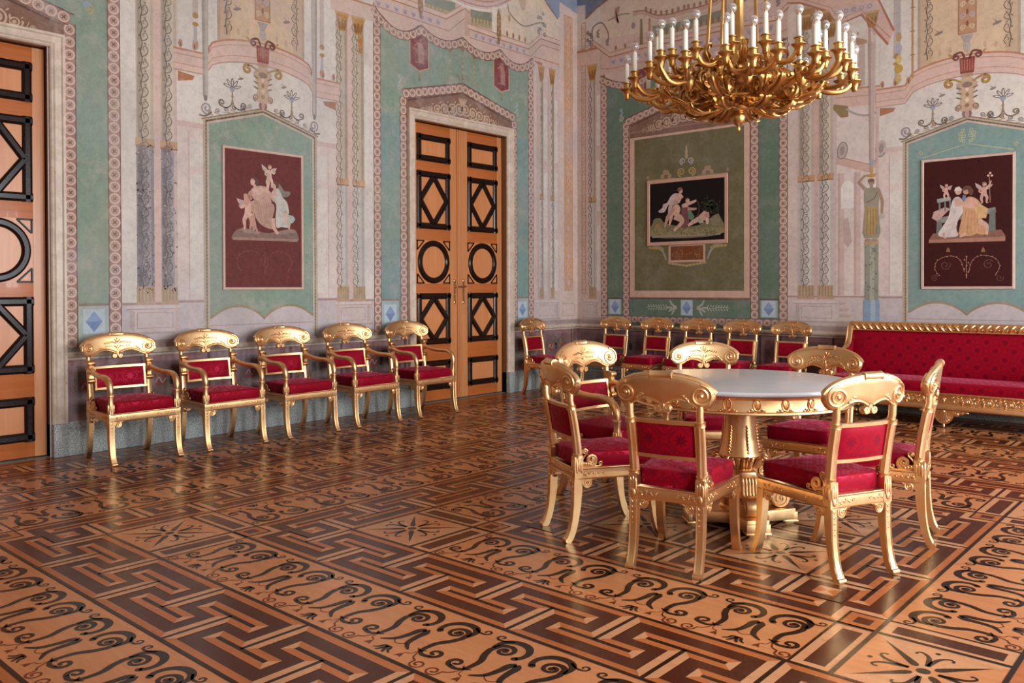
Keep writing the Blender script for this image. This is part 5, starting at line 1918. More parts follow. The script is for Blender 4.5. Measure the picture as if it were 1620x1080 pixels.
def draw_dancers(p, w, h):
    """two draped women with three winged boys on a rocky ledge"""
    U = lambda x, y: ((x - 615) / 420 * w, (825 - y) / (825 - 50 - (x - 615) / 420 * 50) * h)
    pl = lambda pts, c, L: p.poly(rounded([U(*q) for q in pts]), c, L)
    ln = lambda pts, wd, c, L: p.stroke(spline([U(*q) for q in pts], 4), wd, c, L)
    # rock
    pl([(655, 560), (660, 520), (690, 498), (740, 500), (800, 515), (850, 522), (930, 505), (985, 500), (1008, 520), (1010, 568), (900, 566), (760, 560)], (146, 118, 106), 2)
    pl([(690, 500), (740, 500), (800, 516), (790, 528), (720, 522)], (170, 142, 128), 3)
    pl([(860, 522), (930, 506), (985, 501), (1000, 520), (930, 530)], (166, 138, 124), 3)
    pl([(655, 545), (1010, 556), (1010, 570), (655, 560)], (176, 138, 124), 3)
    # right-hand woman in pale dress, veil behind
    pl([(905, 245), (935, 285), (965, 290), (970, 305), (945, 322), (915, 312), (890, 270)], (150, 140, 128), 3)
    pl([(880, 275), (905, 278), (925, 320), (950, 350), (962, 400), (958, 430), (972, 470), (955, 492), (920, 488), (890, 490), (885, 430), (890, 370), (868, 330), (862, 300)], (214, 206, 196), 4)
    pl([(955, 420), (985, 425), (998, 445), (985, 465), (960, 470), (948, 445)], (184, 194, 182), 5)
    for k in range(5):
        ln([(890 + 12 * k, 340), (898 + 12 * k, 410), (893 + 15 * k, 485)], 0.005, (200, 192, 182), 5)
    ln([(935, 400), (945, 440), (960, 470), (962, 500)], [0.05, 0.04, 0.025, 0.02], (222, 186, 168), 5)
    ln([(890, 300), (860, 315), (845, 345)], [0.035, 0.03, 0.022], SK, 6)
    p.ell(*U(878, 256), 0.026, 0.034, 0.1, SK, 7, 14)
    pl([(868, 240), (876, 230), (892, 234), (904, 250), (900, 268), (890, 272), (886, 255), (876, 244)], HAIR, 8)
    pl([(872, 268), (888, 268), (896, 290), (876, 292)], SK, 6)
    # central woman in rose drapery
    pl([(748, 300), (760, 270), (800, 258), (840, 270), (858, 320), (862, 360), (852, 400), (868, 440), (862, 470), (830, 490), (790, 460), (768, 410), (772, 350)], (212, 170, 150), 5)
    pl([(770, 330), (800, 360), (850, 350), (880, 380), (860, 470), (880, 500), (840, 495), (800, 470), (770, 420)], (198, 158, 138), 6)
    pl([(752, 285), (775, 262), (810, 262), (825, 285), (800, 310), (765, 312)], (224, 184, 164), 7)
    for k in range(6):
        ln([(778 + 12 * k, 340), (790 + 13 * k, 400), (806 + 11 * k, 470)], 0.005, (176, 138, 120), 8)
    ln([(868, 440), (875, 490), (898, 528)], [0.055, 0.04, 0.025], SK, 7)
    ln([(820, 275), (850, 300), (878, 345)], [0.045, 0.036, 0.025], SK, 8)
    ln([(835, 290), (845, 250), (850, 225)], [0.04, 0.03, 0.022], SK, 8)
    ln([(760, 290), (742, 305), (752, 335)], [0.04, 0.034, 0.025], SK2, 8)
    p.ell(*U(760, 236), 0.026, 0.036, -0.1, SK, 8, 14)
    pl([(756, 216), (768, 210), (786, 218), (796, 236), (788, 256), (778, 258), (776, 238), (766, 224)], HAIR, 9)
    pl([(762, 250), (780, 252), (784, 274), (764, 276)], SK, 7)
    # boys
    x, y = U(735, 500)
    cherub(p, x, y, 0.36, -1, 4)
    x, y = U(722, 345)
    p.disc(x, y + 0.05, 0.024, SK2, 8, 10)
    pl([(712, 320), (735, 325), (745, 350), (730, 372), (712, 360)], SK2, 7)
    x, y = U(850, 268)
    cherub(p, x, y, 0.25, 1, 9, (226, 190, 172), (222, 192, 178))
    ln([(745, 345), (770, 500), (782, 498)], [0.05, 0.045, 0.02], SK2, 5)
    # faint garlands below
    ornament_garland(p, w, h * 0.20, 1.0, (136, 82, 78), 2)
    rnd = random.Random(3)
    for k in range(90):
        p.disc(rnd.uniform(0.08, 0.92) * w, rnd.uniform(0.05, 0.32) * h, 0.003, rnd.choice(((150, 100, 96), (120, 66, 64), (86, 38, 40))), 2, 5)


def draw_couple(p, w, h):
    """embracing couple on a bench between two winged boys"""
    U = lambda x, y: ((x - 325) / 277 * w, (905 - y) / (905 - 515 + (x - 325) / 277 * 25) * h)
    pl = lambda pts, c, L: p.poly(rounded([U(*q) for q in pts]), c, L)
    ln = lambda pts, wd, c, L: p.stroke(spline([U(*q) for q in pts], 4), wd, c, L)
    # ledge
    pl([(342, 768), (342, 758), (356, 738), (570, 726), (582, 745), (582, 760)], (150, 104, 88), 2)
    pl([(342, 768), (342, 758), (582, 748), (582, 762)], (182, 132, 112), 3)
    # bench and cloth
    pl([(366, 690), (552, 655), (554, 672), (368, 708)], (142, 142, 132), 3)
    pl([(368, 700), (384, 700), (386, 738), (366, 740)], (122, 124, 116), 3)
    pl([(535, 668), (552, 665), (553, 728), (530, 732)], (122, 124, 116), 3)
    pl([(352, 690), (358, 670), (395, 655), (412, 660), (380, 690), (366, 698)], (206, 166, 156), 4)
    # stool
    pl([(368, 630), (412, 622), (414, 634), (370, 642)], (164, 168, 160), 4)
    for x in (374, 392, 408): pl([(x, 636), (x + 5, 636), (x + 6, 668), (x + 1, 668)], (132, 136, 126), 4)
    # woman in white
    pl([(420, 632), (436, 622), (452, 636), (455, 665), (440, 690), (430, 720), (436, 745), (395, 750), (372, 742), (388, 715), (404, 690), (412, 660)], (224, 208, 200), 5)
    for k in range(5): ln([(418 + 6 * k, 660), (410 + 6 * k, 700), (392 + 10 * k, 745)], 0.004, (208, 190, 184), 6)
    pl([(424, 630), (440, 624), (450, 640), (440, 655), (426, 652)], SK, 6)
    ln([(446, 640), (462, 652), (478, 640)], [0.035, 0.03, 0.022], SK, 8)
    ln([(390, 735), (392, 748), (400, 752)], [0.025, 0.02, 0.02], SK, 6)
    p.disc(*U(437, 607), 0.030, SK, 7, 12)
    pl([(424, 606), (428, 594), (440, 590), (450, 600), (446, 606), (434, 602)], (226, 210, 196), 8)
    # companion in ochre drapery
    pl([(452, 640), (470, 622), (496, 630), (512, 655), (505, 680), (520, 705), (530, 735), (512, 742), (495, 738), (478, 745), (440, 742), (446, 700), (452, 670)], (212, 160, 118), 5)
    pl([(480, 640), (505, 645), (530, 660), (524, 690), (498, 690)], (222, 178, 128), 6)
    for k in range(5): ln([(462 + 9 * k, 665), (458 + 10 * k, 700), (452 + 13 * k, 738)], 0.004, (194, 144, 104), 7)
    pl([(460, 640), (474, 624), (494, 630), (500, 648), (480, 660), (464, 658)], (224, 172, 150), 6)
    ln([(470, 632), (452, 645), (436, 648)], [0.036, 0.03, 0.022], SK, 8)
    ln([(500, 700), (524, 712), (526, 742)], [0.05, 0.042, 0.022], SK, 7)
    ln([(462, 735), (450, 745), (442, 748)], [0.025, 0.02, 0.02], SK, 8)
    p.disc(*U(462, 606), 0.030, SK2, 7, 12)
    pl([(450, 604), (456, 590), (472, 588), (484, 602), (480, 618), (470, 612), (466, 600)], HAIR, 8)
    ln([(457, 618), (453, 634)], 0.03, (120, 136, 170), 9)
    # boys
    x, y = U(398, 630)
    cherub(p, x, y, 0.175, 1, 5, (222, 172, 156))
    x, y = U(517, 642)
    cherub(p, x, y, 0.235, 1, 5, (222, 172, 156), arm_up=True)
    ln([(533, 560), (536, 640)], 0.006, (196, 150, 120), 5)
    for a, b in ((536, 548), (541, 556), (530, 556)): p.disc(*U(a, b), 0.012, (226, 186, 160), 6, 7)
    # bellflowers and garland
    for x in (405, 515):
        cx, cy_ = U(x, 790)
        p.poly([(cx - 0.02, cy_ - 0.02), (cx + 0.02, cy_ - 0.02), (cx + 0.012, cy_ + 0.012), (cx, cy_ + 0.03), (cx - 0.012, cy_ + 0.012)], (150, 110, 70), 3)
    ornament_garland(p, w, h * 0.17, 1.05, (184, 132, 112), 3)


def draw_archers(p, w, h):
    """figures with a bow beside a sleeping figure on a mossy bank, black ground"""
    U = lambda x, y: ((x - 190) / 745 * w, (835 - (x - 190) / 745 * 28 - y) / (580 + (x - 190) / 745 * 36) * h)
    pl = lambda pts, c, L: p.poly(rounded([U(*q) for q in pts]), c, L)
    ln = lambda pts, wd, c, L: p.stroke(spline([U(*q) for q in pts], 4), wd, c, L)
    pl([(215, 785), (220, 640), (245, 600), (300, 595), (340, 640), (420, 660), (560, 680), (700, 660), (790, 600), (850, 560), (890, 570), (895, 760)], (134, 124, 88), 2)
    pl([(225, 700), (300, 680), (420, 720), (620, 700), (890, 690), (895, 750), (215, 775)], (154, 140, 102), 3)
    pl([(235, 680), (260, 650), (310, 665), (290, 690)], (176, 136, 68), 4)
    pl([(800, 600), (850, 562), (888, 575), (890, 660), (820, 680)], (146, 134, 106), 3)
    pl([(215, 772), (895, 746), (895, 762), (215, 790)], (164, 148, 138), 4)
    rnd = random.Random(8)
    for k in range(150):
        p.ell(*U(rnd.gauss(800, 36), rnd.gauss(480, 40)), 0.013, 0.007, rnd.random() * 3, rnd.choice(((60, 70, 50), (86, 94, 64), (44, 52, 40))), 2, 6)
    for k in range(110):
        p.ell(*U(rnd.uniform(225, 880), rnd.uniform(690, 760)), 0.018, 0.006, rnd.random() * 3, rnd.choice(((120, 108, 70), (170, 156, 116), (110, 112, 76))), 4, 6)
    # standing woman with flying drapery
    pl([(455, 345), (480, 360), (420, 430), (380, 470), (345, 530), (300, 540), (280, 525), (320, 490), (330, 455), (370, 440), (410, 375)], (214, 190, 186), 5)
    pl([(440, 400), (500, 400), (500, 440), (430, 470), (420, 560), (390, 580), (380, 520), (400, 440)], (206, 180, 168), 6)
    pl([(455, 350), (500, 345), (528, 375), (510, 420), (470, 420), (440, 395)], SK, 6)
    ln([(420, 540), (410, 600), (395, 665)], [0.055, 0.045, 0.02], SK, 6)
    ln([(390, 560), (365, 620), (345, 685)], [0.055, 0.045, 0.02], SK2, 5)
    ln([(505, 360), (525, 390), (525, 370)], [0.04, 0.035, 0.02], SK, 7)
    p.disc(*U(510, 325), 0.030, SK, 7, 12)
    pl([(475, 320), (485, 292), (515, 285), (535, 305), (520, 312), (500, 330)], (140, 96, 72), 8)
    # crouching nude
    pl([(440, 470), (480, 455), (505, 490), (500, 540), (470, 580), (435, 560), (425, 510)], (226, 182, 156), 8)
    ln([(450, 570), (510, 600), (520, 640), (440, 720)], [0.10, 0.085, 0.055, 0.03], (224, 178, 150), 9)
    ln([(440, 500), (400, 560), (360, 590)], [0.05, 0.04, 0.025], SK2, 9)
    p.disc(*U(462, 435), 0.030, SK2, 9, 12)
    # archer in violet and green
    pl([(520, 470), (560, 455), (590, 480), (585, 560), (595, 640), (560, 690), (520, 680), (510, 600)], (130, 84, 84), 6)
    pl([(580, 500), (620, 530), (650, 580), (620, 620), (590, 600)], (112, 138, 108), 6)
    pl([(520, 460), (560, 440), (590, 450), (580, 485), (530, 490)], SK, 7)
    ln([(570, 460), (620, 440), (665, 420)], [0.045, 0.038, 0.025], SK, 8)
    ln([(580, 500), (630, 505), (670, 500)], [0.04, 0.034, 0.022], SK2, 7)
    p.disc(*U(580, 418), 0.030, SK, 8, 12)
    pl([(560, 410), (566, 394), (590, 392), (602, 408), (585, 408)], (140, 96, 72), 9)
    ln([(660, 405), (690, 460), (690, 540), (660, 590)], 0.007, (120, 96, 70), 7)
    # sleeper
    pl([(690, 570), (740, 525), (790, 540), (795, 580), (760, 620), (700, 620)], (226, 176, 152), 7)
    ln([(700, 600), (640, 630), (585, 670)], [0.07, 0.055, 0.03], SK, 7)
    ln([(770, 590), (775, 630), (770, 655)], [0.045, 0.04, 0.025], (228, 200, 186), 8)
    p.disc(*U(770, 565), 0.030, SK2, 8, 12)
    pl([(690, 590), (730, 600), (740, 640), (700, 650), (680, 620)], (190, 180, 160), 8)


picture('maroon_painting', 'maroon wall picture of dancing draped women and winged boys above the row of armchairs', 'left', 4.548, 1.357, 2.655, 0.418, 0.024, M['frame_pink'], draw_dancers, (114, 55, 52))
picture('maroon_painting', 'dark maroon wall picture of an embracing seated couple above the red sofa', 'back', -2.264, 1.345, 2.650, 0.408, 0.026, M['frame_pink'], draw_couple, (66, 20, 17))
picture('black_painting', 'black ground wall picture of mythological archers in a pale frame on the far wall', 'back', -5.505, 1.935, 2.700, 0.535, 0.046, M['frame_rose'], draw_archers, (22, 13, 11))
# =================================================================== CHAIRS
CREST_A = [0, .05, .12, .25, .38, .50, .60, .70, .80, .90, .97, 1.0]
CREST_B = [-.058, -.050, -.040, -.028, -.026, -.036, -.052, -.064, -.067, -.056, -.027, 0]


class ChairSpec:
    pass


def chair_spec(arm):
    s = ChairSpec()
    s.arm = arm
    s.cw = 0.305 if arm else 0.245       # crest half width
    s.ct = 0.978 if arm else 0.946       # crest top
    s.cm = 0.874 if arm else 0.852       # crest end middle
    s.k = 1.10 if arm else 1.0
    s.fx = 0.262 if arm else 0.198       # front leg half spacing
    s.bx = 0.238 if arm else 0.166       # back leg half spacing
    s.px = 0.235 if arm else 0.174       # post half spacing at the crest
    s.fy, s.by = -0.215, 0.205
    s.bend = 0.055 if arm else 0.040
    s.pan = (0.200 if arm else 0.152)
    return s


def post_y(z):
    return interp(z, [0.33, 0.47, 0.60, 0.72, 0.80, 0.98], [0.205, 0.205, 0.222, 0.246, 0.266, 0.30])


def crest_mesh(s):
    mb = MB()
    n = 48
    rows_f = {}
    us = [s.cw * sin(pi / 2 * (-1 + 2 * i / n)) for i in range(n + 1)]
    vs = [0.0, 0.05, 0.12, 0.30, 0.5, 0.70, 0.88, 0.95, 1.0]
    th = [0.35, 0.8, 1.0, 1.0, 1.0, 1.0, 1.0, 0.8, 0.35]

    def pt(u, v, side, t):
        a = min(1.0, abs(u) / s.cw)
        zt = s.cm + (s.ct - s.cm) * (1 - a ** 2.3) ** 0.55
        zb = s.cm + interp(a, CREST_A, CREST_B) * s.k
        z = lerp(zb, zt, v)
        y = post_y(0.86) - s.bend * (u / s.cw) ** 2 + (z - 0.86) * 0.15
        edge = min(1.0, (1 - a) / 0.035 + 0.3)
        return (u, y + side * 0.017 * t * edge, z)
    front = [[pt(u, v, -1, t) for v, t in zip(vs, th)] for u in us]
    back = [[pt(u, v, 1, t) for v, t in zip(vs, th)] for u in us]
    mb.grid(front)
    mb.grid(back)
    # rim
    mb.grid([[f[0] for f in front], [b[0] for b in back]])
    mb.grid([[f[-1] for f in front], [b[-1] for b in back]])
    mb.grid([front[0], back[0]])
    mb.grid([front[-1], back[-1]])
    return mb, pt


def crest_y(s, u, z):
    return post_y(0.86) - s.bend * (u / s.cw) ** 2 + (z - 0.86) * 0.15


def crest_spiral(s, sx, side):
    mb = MB()
    cx, cz = sx * (s.cw - 0.060 * s.k), s.cm - 0.004
    pts2 = spiral2(cx, cz, 0.052 * s.k, 0.012, pi / 2 if sx > 0 else pi / 2, 2.1, 44, -sx * 1, 0.9)
    tail = spline([(cx - sx * 0.06, cz - 0.052), (cx - sx * 0.045, cz - 0.015), (cx - sx * 0.022, cz + 0.040), (cx, cz + 0.050 * s.k)], 4)
    pts2 = pts2
    P = [(u, crest_y(s, u, z) + side * 0.0175, z) for u, z in pts2]
    mb.tube(P, [lerp(0.0072, 0.0066, i / len(P)) for i in range(len(P))], 7)
    mb.ell((cx, crest_y(s, cx, cz) + side * 0.018, cz), (0.013, 0.014, 0.013), 10, 6)
    for q in range(3):
        u, z = cx - sx * (0.062 + 0.012 * q) * s.k, cz - 0.022 + 0.010 * q
        mb.ell((u, crest_y(s, u, z) + side * 0.0175, z), (0.013, 0.004, 0.006), 8, 5, Matrix.Rotation(sx * (0.9 - q * 0.5), 3, 'Y'))
    return mb


def crest_palmette(s):
    """winged palmette carved on the front of the crest"""
    mb = MB()
    zc = s.cm + 0.018

    def leaf(u, z, ru, rz, ang):
        mb.ell((u, crest_y(s, u, z) - 0.0172, z), (ru, 0.005, rz), 8, 5, Matrix.Rotation(ang, 3, 'Y'))
    leaf(0, zc - 0.035, 0.006, 0.03, 0)
    leaf(0, zc + 0.030, 0.007, 0.022, 0)
    for sg in (-1, 1):
        leaf(sg * 0.013, zc + 0.026, 0.005, 0.021, sg * 0.45)
        leaf(sg * 0.022, zc + 0.012, 0.005, 0.020, sg * 0.95)
        leaf(sg * 0.018, zc - 0.02, 0.005, 0.018, sg * 0.9)
        for q in range(4):
            leaf(sg * (0.042 + 0.017 * q) * s.k, zc + 0.018 - 0.003 * q, 0.004, 0.016 - 0.001 * q, sg * (1.2 - 0.12 * q))
        for q in range(4):
            leaf(sg * (0.040 + 0.015 * q) * s.k, zc - 0.014, 0.007, 0.0045, sg * 0.3)
    return mb


def crest_nib(s):
    """pair of small volutes under the middle of the crest"""
    mb = MB()
    y = crest_y(s, 0, s.cm - 0.05)
    z0 = s.cm - 0.062 * s.k
    for sg in (-1, 1):
        for side in (-1, 1):
            pts = spline([(sg * 0.004, z0 + 0.050), (sg * 0.004, z0 + 0.020), (sg * 0.010, z0 - 0.016)], 3)[:-1] + spiral2(sg * 0.024, z0 - 0.006, 0.0165, 0.004, -pi * 0.75 if sg > 0 else -pi * 0.25, 1.25, 16, sg)
            mb.tube([(u, y + side * 0.010, z) for u, z in pts], 0.0068, 6)
        mb.lathe([(0.002, y - 0.013), (0.0155, y - 0.011), (0.0155, y + 0.011), (0.002, y + 0.013)], 12, (sg * 0.024, 0, z0 - 0.006), axis='y')
        # moulding that follows the double arch
        pts = []
        for i in range(13):
            a = lerp(0.06, 0.72, i / 12)
            pts.append((sg * a * s.cw, s.cm + interp(a, CREST_A, CREST_B) * s.k))
        for side in (-1, 1):
            mb.tube([(u, crest_y(s, u, z) + side * 0.014, z + 0.003) for u, z in pts], 0.005, 6)
    return mb


def crest_roll(s):
    mb = MB()
    P = []
    for i in range(37):
        u = s.cw * 0.985 * sin(pi / 2 * (-1 + 2 * i / 36))
        a = abs(u) / s.cw
        z = s.cm + (s.ct - s.cm) * (1 - a ** 2.3) ** 0.55
        P.append((u, crest_y(s, u, z), z - 0.006))
    mb.tube(P, 0.0145, 10, sec=lambda a: 1 + 0.06 * cos(6 * a))
    return mb


def crest_band(s):
    mb = MB()
    z = s.ct - 0.006
    y = crest_y(s, 0, z)
    w = 0.048
    prof = [(0.004, -w - 0.008), (0.021, -w - 0.008), (0.022, -w - 0.004), (0.021, -w), (0.0195, -w + 0.003), (0.0205, 0), (0.0195, w - 0.003), (0.021, w), (0.022, w + 0.004), (0.021, w + 0.008), (0.004, w + 0.008)]
    mb.lathe(prof, 14, (0, y, z), axis='x')
    return mb


def leg_profile(front):
    """outline (y, z) of a sabre leg; y measured outward from the seat"""
    zt = 0.345
    outer = [(0.026, zt), (0.027, 0.26), (0.029, 0.19), (0.036, 0.12), (0.050, 0.06), (0.068, 0.022), (0.072, 0.008), (0.066, 0.0)]
    inner = [(0.048, 0.0), (0.036, 0.014), (0.020, 0.050), (0.004, 0.11), (-0.010, 0.19), (-0.018, 0.27), (-0.020, zt)]
    return spline(outer, 3) + spline(inner, 3)


def leg_mesh(x, y, d, w=0.040):
    """d = -1 toward the front, +1 toward the back"""
    mb = MB()
    out = leg_profile(True)
    mb.prism(out, lambda a, b, t: (x + t, y + d * a, b), -w / 2, w / 2)
    # rolled toe
    mb.lathe([(0.002, -w / 2 - 0.001), (0.0125, -w / 2 - 0.001), (0.0125, w / 2 + 0.001), (0.002, w / 2 + 0.001)], 12, (x, y + d * 0.066, 0.0128), axis='x')
    # raised border on the outward face
    for sx in (-1, 1):
        pts = [(x + sx * (w / 2 - 0.004), y + d * (interp(z, [0.0, 0.022, 0.06, 0.12, 0.19, 0.26, 0.345], [0.07, 0.068, 0.05, 0.036, 0.029, 0.027, 0.026])), z) for z in (0.33, 0.26, 0.19, 0.12, 0.06, 0.03)]
        mb.tube(pts, 0.003, 5)
    # carved husks down the face
    for q in range(5):
        z = 0.315 - q * 0.026
        yy = y + d * (interp(z, [0.12, 0.19, 0.26, 0.345], [0.036, 0.029, 0.027, 0.026]))
        sc = 1 - 0.14 * q
        for sx in (-1, 1):
            mb.ell((x + sx * 0.005 * sc, yy, z), (0.0035 * sc, 0.003, 0.012 * sc), 6, 4, Matrix.Rotation(sx * 0.5, 3, 'Y'))
    return mb


def fluted_post(s, sx):
    mb = MB()
    zs = [0.462, 0.50, 0.56, 0.62, 0.68, 0.706]
    x = lambda z: sx * interp(z, [0.39, 0.80], [s.bx, s.px])
    pts = [(x(z), post_y(z), z) for z in zs]
    mb.tube(pts, [0.0235, 0.023, 0.0225, 0.022, 0.0215, 0.021], 32, sec=lambda a: 1 + 0.07 * cos(8 * a))
    # plain neck to the crest
    zs = [0.722, 0.75, 0.785, 0.802] if not s.arm else [0.722, 0.76, 0.80, 0.822]
    mb.tube([(x(z), post_y(z) - (0.012 if z > 0.78 else 0.004), z) for z in zs], [0.0185, 0.0175, 0.0178, 0.016], 14)
    return mb


def post_ring(s, sx, z, r):
    mb = MB()
    x = sx * interp(z, [0.39, 0.80], [s.bx, s.px])
    mb.tube([(x, post_y(z) + q * 0.15, z + q) for q in (-0.012, -0.010, -0.004, 0.004, 0.010, 0.012)], [r * 0.86, r, r * 0.96, r * 0.96, r, r * 0.86], 16)
    return mb


def post_foot(s, sx):
    """square block with carved leaf joining post and leg"""
    mb = MB()
    x = sx * s.bx
    mb.prism([(-0.024, 0.33), (0.024, 0.33), (0.023, 0.41), (0.021, 0.452), (-0.021, 0.452), (-0.023, 0.41)], lambda a, b, t: (x + a, 0.205 + t, b), -0.024, 0.026)
    for q in (-1, 0, 1):
        for dy, ry in ((0.027, 1), (-0.025, 1)):
            mb.ell((x + q * 0.013, 0.205 + dy, 0.405 - abs(q) * 0.008), (0.007, 0.005, 0.034), 8, 6)
        mb.ell((x + sx * 0.024, 0.205 + q * 0.013, 0.405 - abs(q) * 0.008), (0.005, 0.007, 0.034), 8, 6)
    mb.ell((x, 0.232, 0.36), (0.013, 0.006, 0.02), 8, 6)
    return mb


def seat_frame_mesh(s):
    mb = MB()
    z0, z1 = 0.330, 0.392
    fx, bx, fy, by = s.fx + 0.020, s.bx + 0.020, s.fy - 0.025, s.by + 0.024
    t = 0.042
    # front, back, sides as mitred bars
    def bar(a, b, c, d):
        mb.add([(*a, z0), (*b, z0), (*c, z0), (*d, z0), (*a, z1), (*b, z1), (*c, z1), (*d, z1)],
               [(0, 3, 2, 1), (4, 5, 6, 7), (0, 1, 5, 4), (1, 2, 6, 5), (2, 3, 7, 6), (3, 0, 4, 7)])
    F0, F1, B0, B1 = (-fx, fy), (fx, fy), (-bx, by), (bx, by)
    f0, f1, b0, b1 = (-fx + t, fy + t), (fx - t, fy + t), (-bx + t, by - t), (bx - t, by - t)
    bar(F0, F1, f1, f0)
    bar(B1, B0, b0, b1)
    bar(F1, B1, b1, f1)
    bar(B0, F0, f0, b0)
    return mb, (F0, F1, B0, B1)


def rail_carving(p, q, z0=0.330, z1=0.392):
    """fillets and low foliage scroll on the outer face of a seat rail from p to q"""
    mb = MB()
    P, Q = Vector((*p, 0)), Vector((*q, 0))
    d = (Q - P).normalized()
    n = Vector((d.y, -d.x, 0))
    L = (Q - P).length
    ang = atan2(d.y, d.x)

    def at(t, z, off=0.0):
        v = P + d * t + n * off
        return (v.x, v.y, z)
    for z in (z0 + 0.006, z1 - 0.006):
        mb.tube([at(0.01, z), at(L - 0.01, z)], 0.0035, 5)
    R = Matrix.Rotation(ang, 3, 'Z')
    k = int(L * 0.28 / 0.026)
    for sg in (0, 1):
        for i in range(k):
            t = 0.055 + 0.026 * i
            if sg: t = L - t
            sc = 1 - 0.55 * i / max(1, k)
            tilt = (0.5 if i % 2 else -0.5)
            mb.ell(at(t, (z0 + z1) / 2), (0.012 * sc, 0.004, 0.007 * sc), 6, 4, R @ Matrix.Rotation(tilt, 3, 'Y'))
            mb.ell(at(t + 0.008, (z0 + z1) / 2 + (0.010 if i % 2 else -0.010) * sc), (0.006 * sc, 0.0035, 0.006 * sc), 6, 4, R)
    return mb


def bracket_mesh(c, d, n):
    """rosette scroll bracket under a rail; c corner point (x, y), d along the rail, n outward"""
    mb = MB()
    D, Nn, c = Vector((*d, 0)), Vector((*n, 0)), Vector((*c, 0))

    def at(t, z, off): return tuple(c + D * t + Nn * off + Vector((0, 0, z)))
    out = [(0.0, 0.335), (0.072, 0.335), (0.062, 0.326), (0.054, 0.318)] + [(0.030 + 0.026 * cos(a), 0.312 + 0.028 * sin(a)) for a in [0.0, -0.4, -0.8, -1.2, -1.6, -2.0, -2.5, -3.0]] + [(0.0, 0.315)]
    mb.prism(out, at, -0.010, 0.006)
    sp = spiral2(0.030, 0.312, 0.022, 0.008, 0.5, 1.3, 18, -1)
    mb.tube([at(a, b, 0.007) for a, b in sp], 0.0032, 5)
    mb.ell(at(0.030, 0.312, 0.006), (0.006, 0.006, 0.006), 8, 5)
    mb.tube([at(0.056, 0.322, 0.006), at(0.066, 0.330, 0.006), at(0.078, 0.329, 0.006)], [0.004, 0.004, 0.002], 5)
    return mb


def volute_mesh(s, sx):
    """openwork scrolls on the side rail in front of the post"""
    mb = MB()
    x = sx * (s.bx + 0.010)
    big = spline([(0.182, 0.405), (0.160, 0.395), (0.125, 0.396)], 4)[:-1] + spiral2(0.130, 0.428, 0.032, 0.009, -pi / 2, 1.45, 30, -1, 0.85)
    mb.tube([(x, y, z) for y, z in big], 0.0068, 8, sx=1.0, sy=1.6, up=(1, 0, 0))
    small = spline([(0.184, 0.430), (0.172, 0.448), (0.160, 0.462)], 3)[:-1] + spiral2(0.168, 0.475, 0.016, 0.005, -2.4, 1.2, 18, -1)
    mb.tube([(x, y, z) for y, z in small], 0.0055, 8)
    tiny = spline([(0.120, 0.396), (0.095, 0.394), (0.075, 0.397)], 3)[:-1] + spiral2(0.078, 0.408, 0.012, 0.004, -pi / 2, 1.1, 14, -1)
    mb.tube([(x, y, z) for y, z in tiny], 0.005, 8)
    mb.ell((x, 0.130, 0.428), (0.008, 0.008, 0.008), 8, 6)
    mb.ell((x, 0.168, 0.475), (0.009, 0.008, 0.008), 8, 6)
    for q in range(4):
        mb.ell((x, 0.178 - 0.014 * q, 0.410 - 0.002 * q), (0.010, 0.012, 0.018 - 0.002 * q), 8, 6, Matrix.Rotation(-0.5, 3, 'X'))
    return mb


def cushion_mesh(quad, z0, z1, dome, n=16):
    """upholstered pad on a four-cornered plan with rolled edges"""
    mb = MB()
    A, B, C_, D = [Vector((*q, 0)) for q in quad]

    def pos(u, v, z):
        p = (A * (1 - u) * (1 - v) + B * u * (1 - v) + C_ * u * v + D * (1 - u) * v)
        return (p.x, p.y, z)
    # ring around
    ring = []
    for i in range(n): ring.append((i / n, 0))
    for i in range(n): ring.append((1, i / n))
    for i in range(n): ring.append((1 - i / n, 1))
    for i in range(n): ring.append((0, 1 - i / n))
    cu = sum((Vector((*q, 0)) for q in quad), Vector()) / 4

    def rp(uv, inset, z):
        u, v = 0.5 + (uv[0] - 0.5) * (1 - inset), 0.5 + (uv[1] - 0.5) * (1 - inset)
        # round the corners a little
        e = max(0, abs(u - 0.5) + abs(v - 0.5) - 0.90) * 0.25
        u -= e * (1 if u > 0.5 else -1)
        v -= e * (1 if v > 0.5 else -1)
        return pos(u, v, z)
    h = z1 - z0
    lv = [(0.0, z0), (-0.030, z0 + 0.2 * h), (-0.036, z0 + 0.55 * h), (-0.028, z0 + 0.86 * h), (-0.008, z0 + 0.97 * h), (0.05, z1)]
    rows = [[rp(uv, i, z) for uv in ring] for i, z in lv]
    for f in (0.2, 0.4, 0.6, 0.8, 0.97):
        rows.append([rp(uv, 0.08 + 0.92 * f, z1 + dome * (1 - (1 - f) ** 2)) for uv in ring])
    mb.grid(rows, close_u=True)
    m = len(ring)
    top = len(rows) - 1
    mb.f.append(tuple(range(top * m, (top + 1) * m)))
    mb.f.append(tuple(reversed(range(m))))
    return mb


def arm_mesh(s, sx):
    """padded-looking scrolled gilt arm: from the post forward, sweeping down to the front leg"""
    mb = MB()
    x0, x1 = s.px, s.fx
    pts = [(x0, 0.218, 0.690), (x0 + 0.004, 0.165, 0.690), (x0 + 0.012, 0.09, 0.672), (x0 + 0.020, 0.0, 0.664), (x0 + 0.026, -0.09, 0.664), (x0 + 0.029, -0.155, 0.654), (x0 + 0.030, -0.200, 0.622), (x0 + 0.029, -0.218, 0.575), (x1, -0.220, 0.535)]
    P = [(sx * p[0], p[1], p[2]) for p in spline(pts, 4)]
    m = len(P)
    rad = [interp(i / (m - 1), [0, 0.15, 0.5, 0.75, 0.9, 1.0], [0.030, 0.022, 0.021, 0.025, 0.023, 0.019]) for i in range(m)]
    mb.tube(P, rad, 12)
    return mb


